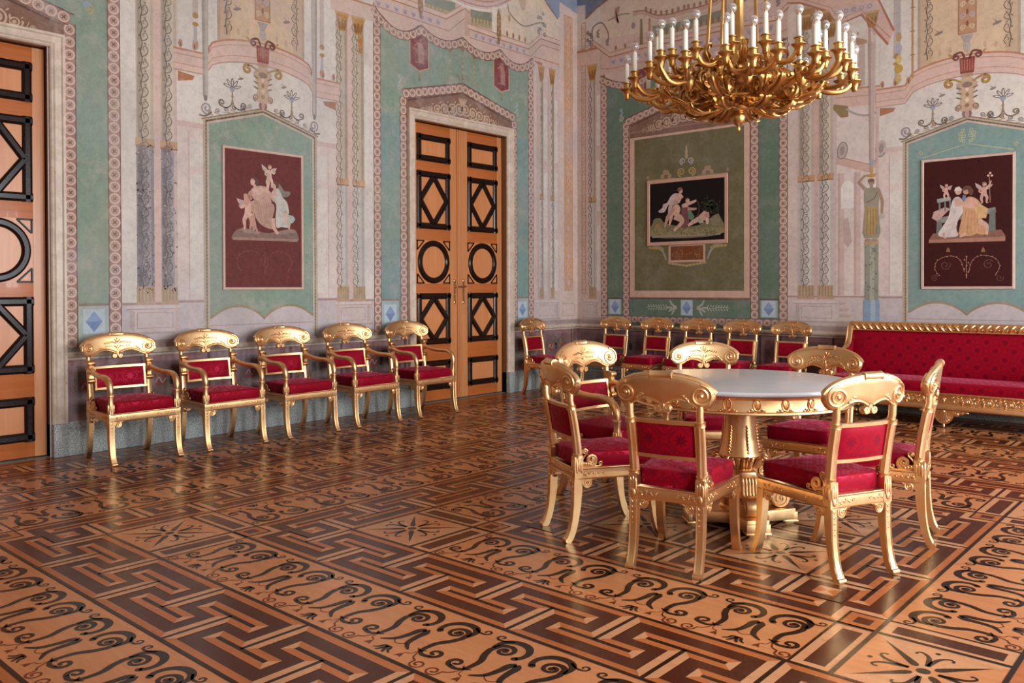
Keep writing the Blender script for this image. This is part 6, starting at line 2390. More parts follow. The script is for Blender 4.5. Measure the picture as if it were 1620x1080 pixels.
def arm_support(s, sx):
    mb = MB()
    x = sx * s.fx
    mb.lathe([(0.015, 0.390), (0.024, 0.395), (0.024, 0.43), (0.020, 0.47), (0.0185, 0.50), (0.021, 0.522), (0.026, 0.526), (0.026, 0.536), (0.021, 0.541), (0.012, 0.542)], 20, (x, -0.220, 0), sec=lambda a, i: 1 + 0.06 * cos(6 * a))
    for k in range(6):
        a = k * pi / 3 + 0.3
        mb.ell((x + 0.022 * cos(a), -0.220 + 0.022 * sin(a), 0.430), (0.007, 0.007, 0.036), 6, 5)
    return mb


def arm_scroll(s, sx):
    """bolster scroll bracket in front of the post where the arm starts"""
    mb = MB()
    x = sx * (s.px - 0.002)
    yb = 0.228
    w = 0.026
    out = spline([(yb + 0.02, 0.775), (yb - 0.012, 0.770), (yb - 0.028, 0.735), (yb - 0.040, 0.700), (yb - 0.030, 0.660), (yb - 0.034, 0.620), (yb - 0.005, 0.590), (yb - 0.003, 0.575)], 3)
    mb.prism(out, lambda a, b, t: (x + t, a, b), -0.017, 0.017)
    for yy, z, r in ((yb - 0.026, 0.752, 0.021), (yb - 0.030, 0.612, 0.020)):
        mb.lathe([(0.004, -w), (r * 0.9, -w), (r, -w + 0.006), (r, w - 0.006), (r * 0.9, w), (0.004, w)], 14, (x, yy, z), axis='x')
        mb.ell((x + sx * w, yy, z), (0.006, 0.009, 0.009), 8, 6)
        sp = spiral2(yy, z, r * 0.9, 0.005, 0, 1.6, 20, 1)
        mb.tube([(x + sx * (w + 0.001), a, b) for a, b in sp], 0.003, 5)
    return mb


def back_frame(s):
    """two gilt rails and stiles round the upholstered back panel"""
    mb = MB()
    w = s.pan
    n = 14

    def strip(z0, z1, a, b, t0, t1):
        rows = []
        for i in range(n + 1):
            u = lerp(a, b, i / n)
            y = lambda z: post_y(z) - s.bend * 0.35 * (u / w) ** 2 + 0.006
            rows.append([(u, y(z0) - t0, z0), (u, y(z1) - t0, z1), (u, y(z1) + t1, z1), (u, y(z0) + t1, z0)])
        mb.grid(rows, close_u=True)
        mb.f.append((len(mb.v) - 4 * (n + 1) + 0, len(mb.v) - 4 * (n + 1) + 1, len(mb.v) - 4 * (n + 1) + 2, len(mb.v) - 4 * (n + 1) + 3))
        mb.f.append((len(mb.v) - 4, len(mb.v) - 3, len(mb.v) - 2, len(mb.v) - 1))
    strip(0.704, 0.722, -w - 0.010, w + 0.010, 0.014, 0.014)
    strip(0.536, 0.553, -w - 0.010, w + 0.010, 0.014, 0.014)
    strip(0.545, 0.715, -w - 0.006, -w + 0.008, 0.013, 0.013)
    strip(0.545, 0.715, w - 0.008, w + 0.006, 0.013, 0.013)
    return mb


def back_pad(s):
    mb = MB()
    w = s.pan - 0.006
    z0, z1 = 0.550, 0.708
    nu, nv = 14, 8

    def pt(i, j, side):
        u, z = lerp(-w, w, i / nu), lerp(z0, z1, j / nv)
        a, b = 2 * i / nu - 1, 2 * j / nv - 1
        puff = 0.007 + 0.010 * (1 - a ** 6) * (1 - b ** 4)
        y = post_y(z) - s.bend * 0.35 * (u / w) ** 2 + 0.006
        return (u, y + side * puff, z)
    F = [[pt(i, j, -1) for j in range(nv + 1)] for i in range(nu + 1)]
    B = [[pt(i, j, 1) for j in range(nv + 1)] for i in range(nu + 1)]
    mb.grid(F)
    mb.grid(B)
    mb.grid([[r[0] for r in F], [r[0] for r in B]])
    mb.grid([[r[-1] for r in F], [r[-1] for r in B]])
    mb.grid([F[0], B[0]])
    mb.grid([F[-1], B[-1]])
    return mb


def make_chair(arm):
    s = chair_spec(arm)
    root = empty('gilded_armchair' if arm else 'gilded_side_chair')
    G, D = M['gilding'], M['damask']
    fm, (F0, F1, B0, B1) = seat_frame_mesh(s)
    fr = fm.build('seat_frame', G, root, bevel=0.004)
    rail_carving(F0, F1).build('rail_carving', M['aged_gilding'], fr)
    rail_carving(F1, B1).build('rail_carving', M['aged_gilding'], fr)
    rail_carving(B1, B0).build('rail_carving', M['aged_gilding'], fr)
    rail_carving(B0, F0).build('rail_carving', M['aged_gilding'], fr)
    # brackets: front pair, back pair, side pairs
    def dirn(p, q):
        v = Vector((q[0] - p[0], q[1] - p[1]))
        v.normalize()
        return (v.x, v.y)
    for p, q in ((F0, F1), (F1, B1), (B1, B0), (B0, F0)):
        d = dirn(p, q)
        n = (d[1], -d[0])
        off = 0.040
        bracket_mesh((p[0] + d[0] * off - n[0] * 0.008, p[1] + d[1] * off - n[1] * 0.008), d, n).build('scroll_bracket', G, root)
        bracket_mesh((q[0] - d[0] * off - n[0] * 0.008, q[1] - d[1] * off - n[1] * 0.008), (-d[0], -d[1]), n).build('scroll_bracket', G, root)
    for sx in (-1, 1):
        leg_mesh(sx * s.fx, s.fy, -1).build('front_leg', G, root, bevel=0.0)
        leg_mesh(sx * s.bx, s.by, 1).build('back_leg', G, root, bevel=0.0)
        po = fluted_post(s, sx).build('back_post', G, root)
        post_ring(s, sx, 0.714, 0.0265).build('collar', G, po)
        post_ring(s, sx, 0.456, 0.0275).build('collar', G, po)
        post_foot(s, sx).build('carved_block', G, po)
        volute_mesh(s, sx).build('side_volute', M['aged_gilding'], root)
    # seat
    e = 0.012
    quad = [(-s.fx - 0.004, s.fy - 0.012), (s.fx + 0.004, s.fy - 0.012), (s.bx - 0.016, s.by - 0.012), (-s.bx + 0.016, s.by - 0.012)]
    if arm:
        quad = [(-s.fx + 0.022, s.fy - 0.016), (s.fx - 0.022, s.fy - 0.016), (s.bx - 0.016, s.by - 0.012), (-s.bx + 0.016, s.by - 0.012)]
    cushion_mesh(quad, 0.388, 0.480 if arm else 0.474, 0.022).build('seat_cushion', D, root, uv=True, angle=60)
    back_frame(s).build('back_frame', G, root, angle=35)
    back_pad(s).build('back_panel', D, root, uv=True, angle=60)
    cm, pt = crest_mesh(s)
    cr = cm.build('crest_rail', G, root, angle=50)
    crest_roll(s).build('top_moulding', G, cr)
    crest_band(s).build('ribbon_band', G, cr)
    crest_nib(s).build('pendant_volutes', G, cr)
    crest_palmette(s).build('palmette_carving', M['aged_gilding'], cr)
    for sx in (-1, 1):
        for side in (-1, 1):
            crest_spiral(s, sx, side).build('spiral_carving', G, cr)
    if arm:
        for sx in (-1, 1):
            a = arm_mesh(s, sx).build('armrest', G, root)
            arm_support(s, sx).build('arm_support', G, a)
            arm_scroll(s, sx).build('bolster_scroll', M['aged_gilding'], a)
    return root


def face_rz(dx, dy):
    """rotation that turns the local -y front toward (dx, dy)"""
    return atan2(dx, -dy)


ARM0 = make_chair(True)
SIDE0 = make_chair(False)
_used = {}


def place_chair(kind, x, y, rz, label, group):
    proto = ARM0 if kind == 'arm' else SIDE0
    if kind not in _used:
        _used[kind] = 1
        o = proto
    else:
        o = copy_tree(proto)
    o.location = (x, y, 0)
    o.rotation_euler = (0, 0, rz)
    tag(o, label, 'armchair' if kind == 'arm' else 'chair', group)
    return o


g_arm = 'gilded armchairs along the left wall'
row = [(3.045, 'gilded armchair with crimson seat nearest the panelled door at the far left of the wall'),
       (3.820, 'gilded armchair with crimson seat, second from the left door along the wall'),
       (4.590, 'gilded armchair with crimson seat third in the row of five along the wall'),
       (5.360, 'gilded armchair with crimson seat, fourth from the left door along the wall'),
       (6.160, 'gilded armchair with crimson seat standing in front of the tall double door')]
for y, lab in row:
    place_chair('arm', -6.775, y, face_rz(1, 0), lab, g_arm)

g_tab = 'chairs around the marble table'
place_chair('arm', -3.15, 4.555, face_rz(1, -0.05), 'gilded armchair with crimson seat drawn up to the left end of the marble table', g_tab)
for x, y, d, lab in (
        (-2.155, 3.700, (-0.19, 0.98), 'gilded side chair in front of the marble table seen from behind'),
        (-1.60, 4.112, (-0.909, 0.418), 'gilded side chair right of the table front with brightly lit pink damask back'),
        (-1.560, 4.795, (-0.98, -0.20), 'gilded side chair at the right end of the marble table seen edge on'),
        (-2.15, 5.29, (0.03, -1.0), 'gilded side chair behind the table before the long red sofa, its crest in shade'),
        (-2.86, 5.29, (0.62, -0.78), 'gilded side chair behind the table facing the camera with a bright carved crest'),
        (-2.765, 3.845, (0.48, 0.877), 'gilded side chair at the left front of the table seen from its back corner')):
    place_chair('side', x, y, face_rz(*d), lab, g_tab)

g_bk = 'gilded side chairs along the far wall'
for x, lab in ((-6.44, 'gilded side chair against the far wall, nearest the room corner'),
               (-5.80, 'gilded side chair against the far wall, second from the corner'),
               (-5.215, 'gilded side chair against the far wall beneath the middle of the black framed picture'),
               (-4.626, 'gilded side chair against the far wall, second from the red sofa'),
               (-4.023, 'gilded side chair against the far wall, nearest the red sofa')):
    place_chair('side', x, 9.10, face_rz(0, -1), lab, g_bk)
place_chair('side', -6.79, 8.33, face_rz(1, 0), 'single gilded side chair between the tall double door and the room corner', 'gilded side chairs along the left wall')


# =================================================================== TABLE
def make_table(cx, cy):
    root = empty('round_table', (cx, cy, 0))
    tag(root, 'round gilded pedestal table with white marble top in the middle of the room', 'table')
    G = M['gilding']
    R = 0.634
    m = MB()
    m.lathe([(0.0, 0.792), (R - 0.03, 0.792), (R - 0.012, 0.793), (R - 0.004, 0.798), (R, 0.806), (R - 0.001, 0.813), (R - 0.006, 0.818), (R - 0.015, 0.820), (0.0, 0.820)], 96)
    m.build('marble_top', M['white_marble'], root, angle=30)
    a = MB()
    a.lathe([(0.50, 0.795), (0.612, 0.795), (0.616, 0.790), (0.612, 0.784), (0.603, 0.780), (0.598, 0.774), (0.596, 0.722), (0.598, 0.716), (0.606, 0.712), (0.608, 0.704), (0.600, 0.698), (0.560, 0.698), (0.50, 0.70)], 96)
    ap = a.build('apron', G, root, angle=30)
    for k in range(26):
        t = 2 * pi * k / 26
        b = MB()
        b.ell((0, 0, 0.004), (0.017, 0.005, 0.026), 12, 8)
        pts = [(0.0185 * cos(q), -0.005, 0.004 + 0.028 * sin(q)) for q in [2 * pi * i / 16 for i in range(17)]]
        b.tube(pts, 0.0032, 5)
        for sg in (-1, 0, 1):
            b.ell((sg * 0.007, -0.006, 0.002), (0.003, 0.003, 0.018), 6, 5, Matrix.Rotation(sg * 0.35, 3, 'Y'))
        for sg in (-1, 1):
            sp = spline([(0.0, -0.026), (sg * 0.012, -0.030), (sg * 0.024, -0.030)], 3)[:-1] + spiral2(sg * 0.026, -0.0225, 0.008, 0.002, -pi / 2, 1.2, 10, sg)
            b.tube([(u, -0.003, z) for u, z in sp], 0.003, 5)
            b.ell((sg * 0.040, -0.003, -0.028), (0.008, 0.003, 0.004), 6, 4)
        b.xform(Matrix.Translation((0.596 * cos(t), 0.596 * sin(t), 0.749)) @ Matrix.Rotation(t + pi / 2, 4, 'Z'))
        b.build('medallion', M['aged_gilding'], ap)
    u = MB()
    u.lathe([(0.10, 0.700), (0.215, 0.700), (0.222, 0.692), (0.214, 0.680), (0.185, 0.668), (0.150, 0.660), (0.125, 0.656), (0.08, 0.656)], 96, sec=lambda a_, i: 1 + (0.045 * abs(cos(14 * a_)) if 1 <= i <= 5 else 0))
    u.build('gadroon_ring', G, root, angle=50)
    c = MB()
    c.lathe([(0.06, 0.662), (0.100, 0.660), (0.092, 0.640), (0.087, 0.60), (0.088, 0.54), (0.094, 0.48), (0.103, 0.43), (0.111, 0.40), (0.114, 0.392), (0.06, 0.388)], 48)
    co = c.build('pedestal_column', G, root)
    # garlands hanging on the column
    for k in range(6):
        t = 2 * pi * k / 6 + 0.4
        g = MB()
        for q in range(9):
            z = 0.56 - q * 0.018
            r = interp(z, [0.40, 0.43, 0.48, 0.54, 0.60], [0.111, 0.103, 0.094, 0.088, 0.087]) + 0.002
            sc = 0.6 + 0.5 * sin(pi * (q + 1) / 10)
            g.ell((r * cos(t), r * sin(t), z), (0.008 * sc, 0.008 * sc, 0.011 * sc), 7, 5)
            g.ell((r * cos(t + 0.07), r * sin(t + 0.07), z - 0.008), (0.005 * sc,) * 3, 6, 4)
        g.build('garland', M['aged_gilding'], co)
    # acanthus collar and fluted vase
    v = MB()
    v.lathe([(0.06, 0.392), (0.112, 0.390), (0.118, 0.384), (0.112, 0.376), (0.098, 0.34), (0.094, 0.28), (0.098, 0.22), (0.108, 0.18), (0.112, 0.17), (0.06, 0.165)], 96, sec=lambda a_, i: 1 + (0.05 * cos(16 * a_) if 2 < i < 8 else 0))
    v.build('fluted_vase', G, root, angle=60)
    for k in range(8):
        t = 2 * pi * k / 8
        b = MB()
        prof = spline([(0.100, 0.335), (0.112, 0.36), (0.124, 0.385), (0.142, 0.394), (0.152, 0.384)], 4)
        for j in (-1, 0, 1):
            tt = t + j * 0.16
            b.tube([(r * cos(tt), r * sin(tt), z - abs(j) * 0.008) for r, z in prof], [0.010, 0.013, 0.014, 0.012, 0.010, 0.006] if False else [lerp(0.013, 0.006, i / (len(prof) - 1)) for i in range(len(prof))], 7)
        b.build('acanthus_leaf', M['aged_gilding'], root)
    # lower drum
    d = MB()
    d.lathe([(0.06, 0.172), (0.118, 0.170), (0.124, 0.162), (0.118, 0.154), (0.108, 0.14), (0.105, 0.11), (0.118, 0.098), (0.122, 0.09), (0.06, 0.088)], 48)
    d.build('lower_drum', G, root)
    # platform with concave sides
    p = MB()
    out = []
    for k in range(4):
        a0 = pi / 4 + k * pi / 2
        cs, sn = cos(a0), sin(a0)
        L, w = 0.305, 0.062
        out += [(L * cs + w * sn, L * sn - w * cs), (L * cs - w * sn, L * sn + w * cs)]
        a1 = a0 + pi / 4
        for q in (-0.34, -0.17, 0, 0.17, 0.34):
            r = 0.165 + 0.06 * (q / 0.34) ** 2
            out.append((r * cos(a1 + q), r * sin(a1 + q)))
    p.prism(out, lambda a_, b_, t: (a_, b_, t), 0.028, 0.090)
    p.build('platform', G, root, bevel=0.004)
    for k in range(4):
        a0 = pi / 4 + k * pi / 2
        Rm = Matrix.Rotation(a0, 4, 'Z')
        f = MB()
        f.box(0.232, 0.315, -0.066, 0.066, 0.022, 0.070)
        f.box(0.228, 0.319, -0.070, 0.070, 0.012, 0.024)
        f.box(0.250, 0.300, -0.050, 0.050, 0.0, 0.013)
        f.xform(Rm)
        f.build('foot_block', G, root, bevel=0.003)
        # scroll console standing on the platform
        s_ = MB()
        path = spline([(0.115, 0.30), (0.150, 0.275), (0.160, 0.235), (0.168, 0.19), (0.195, 0.15), (0.235, 0.13)], 5)
        for j in range(5):
            yo = (j - 2) * 0.018
            s_.tube([(x, yo, z) for x, z in path], [interp(i / (len(path) - 1), [0, 0.5, 1], [0.012, 0.013, 0.014]) for i in range(len(path))], 8)
        s_.lathe([(0.006, -0.052), (0.052, -0.050), (0.056, -0.044), (0.056, 0.044), (0.052, 0.050), (0.006, 0.052)], 24, (0.222, 0, 0.146), axis='y', sec=lambda a_, i: 1.0)
        s_.lathe([(0.004, -0.042), (0.028, -0.040), (0.030, -0.034), (0.030, 0.034), (0.028, 0.040), (0.004, 0.042)], 16, (0.128, 0, 0.300), axis='y')
        for sy in (-1, 1):
            sp = spiral2(0.222, 0.146, 0.050, 0.008, 2.4, 2.0, 34, 1)
            s_.tube([(a_, sy * 0.053, b_) for a_, b_ in sp], 0.005, 6)
            sp = spiral2(0.128, 0.300, 0.025, 0.005, 0.0, 1.6, 22, 1)
            s_.tube([(a_, sy * 0.042, b_) for a_, b_ in sp], 0.0035, 5)
            s_.ell((0.222, sy * 0.053, 0.146), (0.010, 0.008, 0.010), 8, 6)
        s_.xform(Rm)
        s_.build('scroll_console', G, root, angle=50)
    return root


make_table(-2.24, 4.49)


# =================================================================== SOFA
def make_sofa(cx):
    root = empty('long_sofa', (cx, 9.06, 0))
    tag(root, 'long gilded sofa with crimson damask seat and back against the far wall', 'sofa')
    G, D, A = M['aged_gilding'], M['damask'], M['gilding']
    hw = 1.085
    yf, yb = -0.345, 0.30            # front of the apron, back
    a = MB()
    prof = [(yf + 0.05, 0.335), (yf, 0.335), (yf, 0.318), (yf + 0.010, 0.312), (yf + 0.010, 0.226), (yf, 0.220), (yf - 0.006, 0.206), (yf - 0.010, 0.188), (yf - 0.008, 0.176), (yf + 0.05, 0.172)]
    n = len(prof)
    a.add([(-hw, y, z) for y, z in prof] + [(hw, y, z) for y, z in prof],
          [tuple(range(n)), tuple(reversed(range(n, 2 * n)))] + [(i, n + i, n + (i + 1) % n, (i + 1) % n) for i in range(n)])
    a.box(-hw, -hw + 0.06, yf + 0.05, yb, 0.175, 0.335)
    a.box(hw - 0.06, hw, yf + 0.05, yb, 0.175, 0.335)
    a.box(-hw, hw, yb - 0.05, yb, 0.175, 0.335)
    ap = a.build('apron', G, root, bevel=0.003, angle=35)
    # rinceaux on the apron
    y0 = yf + 0.006
    for k in range(-5, 6):
        if k == 0: continue
        b = MB()
        sg = 1 if k > 0 else -1
        xc = sg * (0.150 + (abs(k) - 1) * 0.178)
        for dx, up in ((-0.042, 1), (0.042, -1)):
            sp = spiral2(xc + sg * dx, 0.268, 0.031, 0.010, pi / 2 * up, 1.35, 24, -up * sg)
            b.tube([(u, y0, z) for u, z in sp], 0.0058, 7)
            for q in range(6):
                t = q * pi / 3
                b.ell((xc + sg * dx + 0.009 * cos(t), y0 - 0.002, 0.268 + 0.009 * sin(t)), (0.006, 0.006, 0.006), 6, 4)
        for q, (du, dz, an) in enumerate(((-0.006, 0.022, 0.7), (0.004, 0.0, 0.5), (0.012, -0.024, 0.4), (0.078, 0.018, -0.8), (0.084, -0.018, 0.9), (-0.078, 0.022, 0.9))):
            b.ell((xc + sg * du, y0 - 0.003, 0.268 + dz), (0.009, 0.007, 0.023), 8, 6, Matrix.Rotation(sg * an, 3, 'Y'))
        b.build('foliage_scroll', A, ap)
    b = MB()
    b.ell((0, y0, 0.268), (0.013, 0.010, 0.024), 10, 8)
    b.ell((0.012, y0, 0.280), (0.010, 0.008, 0.010), 8, 6)
    b.build('apron_boss', A, ap)
    # shell feet
    for fx in (-1.0, 0.0, 1.0):
        f = MB()
        f.prism([(0.088 * cos(t), 0.172 + 0.150 * sin(t) * 0.84) for t in [pi + pi * i / 18 for i in range(19)]], lambda u, z, t: (fx + u, yf + 0.02 + t, z), -0.012, 0.030)
        for q in range(11):
            t = pi + pi * (q + 0.5) / 11
            f.tube([(fx + 0.018 * cos(t), yf, 0.168 + 0.018 * sin(t)), (fx + 0.05 * cos(t), yf + 0.002, 0.170 + 0.072 * sin(t)), (fx + 0.080 * cos(t), yf + 0.006, 0.172 + 0.112 * sin(t))], [0.004, 0.007, 0.010], 6)
        f.tube([(fx + 0.090 * cos(t), yf + 0.010, 0.172 + 0.128 * sin(t)) for t in [pi + pi * i / 18 for i in range(19)]], 0.006, 6)
        f.ell((fx, yf - 0.002, 0.160), (0.016, 0.010, 0.016), 8, 6)
        f.ell((fx, yf + 0.010, 0.024), (0.014, 0.014, 0.024), 10, 8)
        fo = f.build('shell_foot', A, root)
        for sg in (-1, 1):
            if abs(fx + sg * 0.25) > hw: continue
            b = MB()
            for du, z, r in ((0.115, 0.142, 0.024), (0.160, 0.155, 0.015)):
                b.tube([(fx + u, yf + 0.004, zz) for u, zz in spiral2(sg * du, z, r, 0.005, pi / 2, 1.4, 20, -sg)], 0.006, 6)
                b.ell((fx + sg * du, yf + 0.008, z), (r * 0.9, 0.012, r * 0.9), 10, 6)
            b.ell((fx + sg * 0.196, yf + 0.006, 0.160), (0.024, 0.010, 0.010), 8, 6)
            b.prism([(fx + sg * 0.08, 0.174), (fx + sg * 0.215, 0.174), (fx + sg * 0.16, 0.150), (fx + sg * 0.10, 0.125), (fx + sg * 0.075, 0.12)], lambda u, z, t: (u, yf + 0.02 + t, z), -0.008, 0.012)
            b.build('foliage_wing', A, fo)
    for sx in (-1, 1):
        f = MB()
        f.lathe([(0.010, 0.0), (0.026, 0.010), (0.028, 0.03), (0.018, 0.05), (0.030, 0.09), (0.034, 0.14), (0.034, 0.176)], 16, (sx * (hw - 0.06), yb - 0.05, 0))
        f.build('rear_leg', G, root)
    # seat
    q = [(-hw + 0.030, yf + 0.004), (hw - 0.030, yf + 0.004), (hw - 0.030, yb - 0.10), (-hw + 0.030, yb - 0.10)]
    cushion_mesh(q, 0.333, 0.435, 0.012, 24).build('seat_cushion', D, root, uv=True, angle=60)
    # back, raked
    m = MB()
    nu, nv = 30, 8
    F, B = [], []
    for i in range(nu + 1):
        u = lerp(-hw + 0.02, hw - 0.02, i / nu)
        rf, rb = [], []
        for j in range(nv + 1):
            z = lerp(0.42, 0.890, j / nv)
            y = lerp(0.195, 0.268, (z - 0.42) / 0.47)
            puff = 0.030 * (1 - (2 * j / nv - 1) ** 4) * (1 - (2 * i / nu - 1) ** 20)
            rf.append((u, y - puff, z))
            rb.append((u, y + 0.045, z))
        F.append(rf)
        B.append(rb)
    m.grid(F)
    m.grid(B)
    m.grid([[r[0] for r in F], [r[0] for r in B]])
    m.grid([[r[-1] for r in F], [r[-1] for r in B]])
    m.grid([F[0], B[0]])
    m.grid([F[-1], B[-1]])
    m.build('back_upholstery', D, root, uv=True, angle=60)
    # gilt top rail with twisted ribbon carving
    r = MB()
    r.box(-hw - 0.005, hw + 0.005, 0.245, 0.322, 0.878, 0.970)
    rl = r.build('top_rail', G, root, bevel=0.008, seg=3)
    c = MB()
    c.tube([(-hw, 0.246, 0.884), (hw, 0.246, 0.884)], 0.008, 8)
    c.tube([(-hw, 0.250, 0.968), (hw, 0.250, 0.968)], 0.006, 8)
    c.build('rail_beading', A, rl)
    nk = 15
    for sg in (-1, 1):
        for k in range(nk):
            x = sg * (0.035 + k * 0.0705)
            b = MB()
            b.tube([(x + sg * dx, 0.243 - dy, z) for dx, dy, z in ((0.030, -0.002, 0.957), (0.020, 0.006, 0.952), (0.004, 0.012, 0.936), (-0.010, 0.012, 0.915), (-0.022, 0.006, 0.899), (-0.034, -0.002, 0.895))], [0.005, 0.010, 0.013, 0.013, 0.010, 0.005], 7)
            b.ell((x + sg * 0.026, 0.242, 0.913), (0.011, 0.010, 0.011), 8, 6)
            b.ell((x - sg * 0.012, 0.243, 0.946), (0.008, 0.007, 0.008), 8, 6)
            b.build('ribbon_twist', A, rl)
    # scrolled ends
    for sx in (-1, 1):
        e = MB()
        path = spline([(0.30, 0.965), (0.262, 0.95), (0.225, 0.90), (0.20, 0.83), (0.175, 0.765), (0.125, 0.715), (0.04, 0.690), (-0.06, 0.688), (-0.16, 0.690)], 4)
        inn = [(y, 0.33) for y, z in ((-0.30, 0), (0.30, 0))]
        e.prism(path + spline([(-0.20, 0.67), (-0.245, 0.60), (-0.235, 0.50), (-0.27, 0.42), (-0.315, 0.335)], 3) + [(0.30, 0.335)], lambda y, z, t: (sx * (hw - 0.002) + t, y, z), -0.022, 0.022)
        eo = e.build('end_panel', A, root, bevel=0.005)
        for off in (0.024, -0.024):
            t = MB()
            t.tube([(sx * (hw - 0.002) + off, y, z - 0.012) for y, z in path], 0.010, 8)
            t.build('end_moulding', A, eo)
        sc = MB()
        for off in (-1, 1):
            sc.tube([(sx * (hw - 0.002) + off * 0.026, y, z) for y, z in spiral2(-0.190, 0.632, 0.055, 0.008, pi / 2, 2.0, 36, 1)], 0.008, 7)
        sc.lathe([(0.006, -0.030), (0.052, -0.028), (0.058, -0.02), (0.058, 0.02), (0.052, 0.028), (0.006, 0.030)], 24, (sx * (hw - 0.002), -0.190, 0.632), axis='x')
        sc.build('end_volute', A, eo)
        p = MB()
        p.prism([(0.22, 0.80), (0.17, 0.74), (0.10, 0.70), (-0.10, 0.67), (-0.18, 0.60), (-0.21, 0.45), (0.19, 0.45)], lambda y, z, t: (sx * (hw - 0.026) - sx * t, y, z), 0.0, 0.020)
        p.build('end_upholstery', D, eo, bevel=0.006, uv=True)
    return root


make_sofa(-2.26)


# =================================================================== CHANDELIER
def acanthus(path, w, mb, lobes=4, stem=True):
    """lobed, ridged leaf lying along a path in (r, z), with a round stem below it"""
    m = len(path)
    P = [Vector((r, 0, z)) for r, z in path]
    top, bot = [], []
    cs = (-1.0, -0.72, -0.4, 0.0, 0.4, 0.72, 1.0)
    for i in range(m):
        a, b = P[max(0, i - 1)], P[min(m - 1, i + 1)]
        t = (b - a).normalized()
        n = Vector((-t.z, 0, t.x))
        u = i / (m - 1)
        hw = w * (0.35 + 1.05 * sin(pi * min(1.0, u * 0.92 + 0.08)) ** 0.8) * (0.70 + 0.42 * abs(sin(pi * lobes * u)))
        r0, r1 = [], []
        for c_ in cs:
            h = w * (0.42 * cos(c_ * 1.35) - 0.10 + 0.10 * cos(c_ * 9.0))
            q = P[i] + Vector((0, c_ * hw, 0)) + n * h
            r0.append(tuple(q))
            r1.append(tuple(q - n * 0.005))
        top.append(r0)
        bot.append(r1)
    mb.grid(top)
    mb.grid(bot)
    mb.grid([[r[0] for r in top], [r[0] for r in bot]])
    mb.grid([[r[-1] for r in top], [r[-1] for r in bot]])
    mb.grid([top[0], bot[0]])
    mb.grid([top[-1], bot[-1]])
    if stem:
        mb.tube([tuple(p) for p in P], [w * 0.40 * (1 - 0.45 * i / (m - 1)) for i in range(m)], 7)
    # curled leaf tips along both edges
    for k in range(lobes - 1):
        i = min(m - 2, int((k + 0.5) / lobes * m))
        r, z = path[i]
        for sg in (-1, 1):
            mb.ell((r, sg * w * 1.10, z + w * 0.10), (w * 0.42, w * 0.16, w * 0.22), 7, 5, Matrix.Rotation(sg * 0.6, 3, 'Z'))


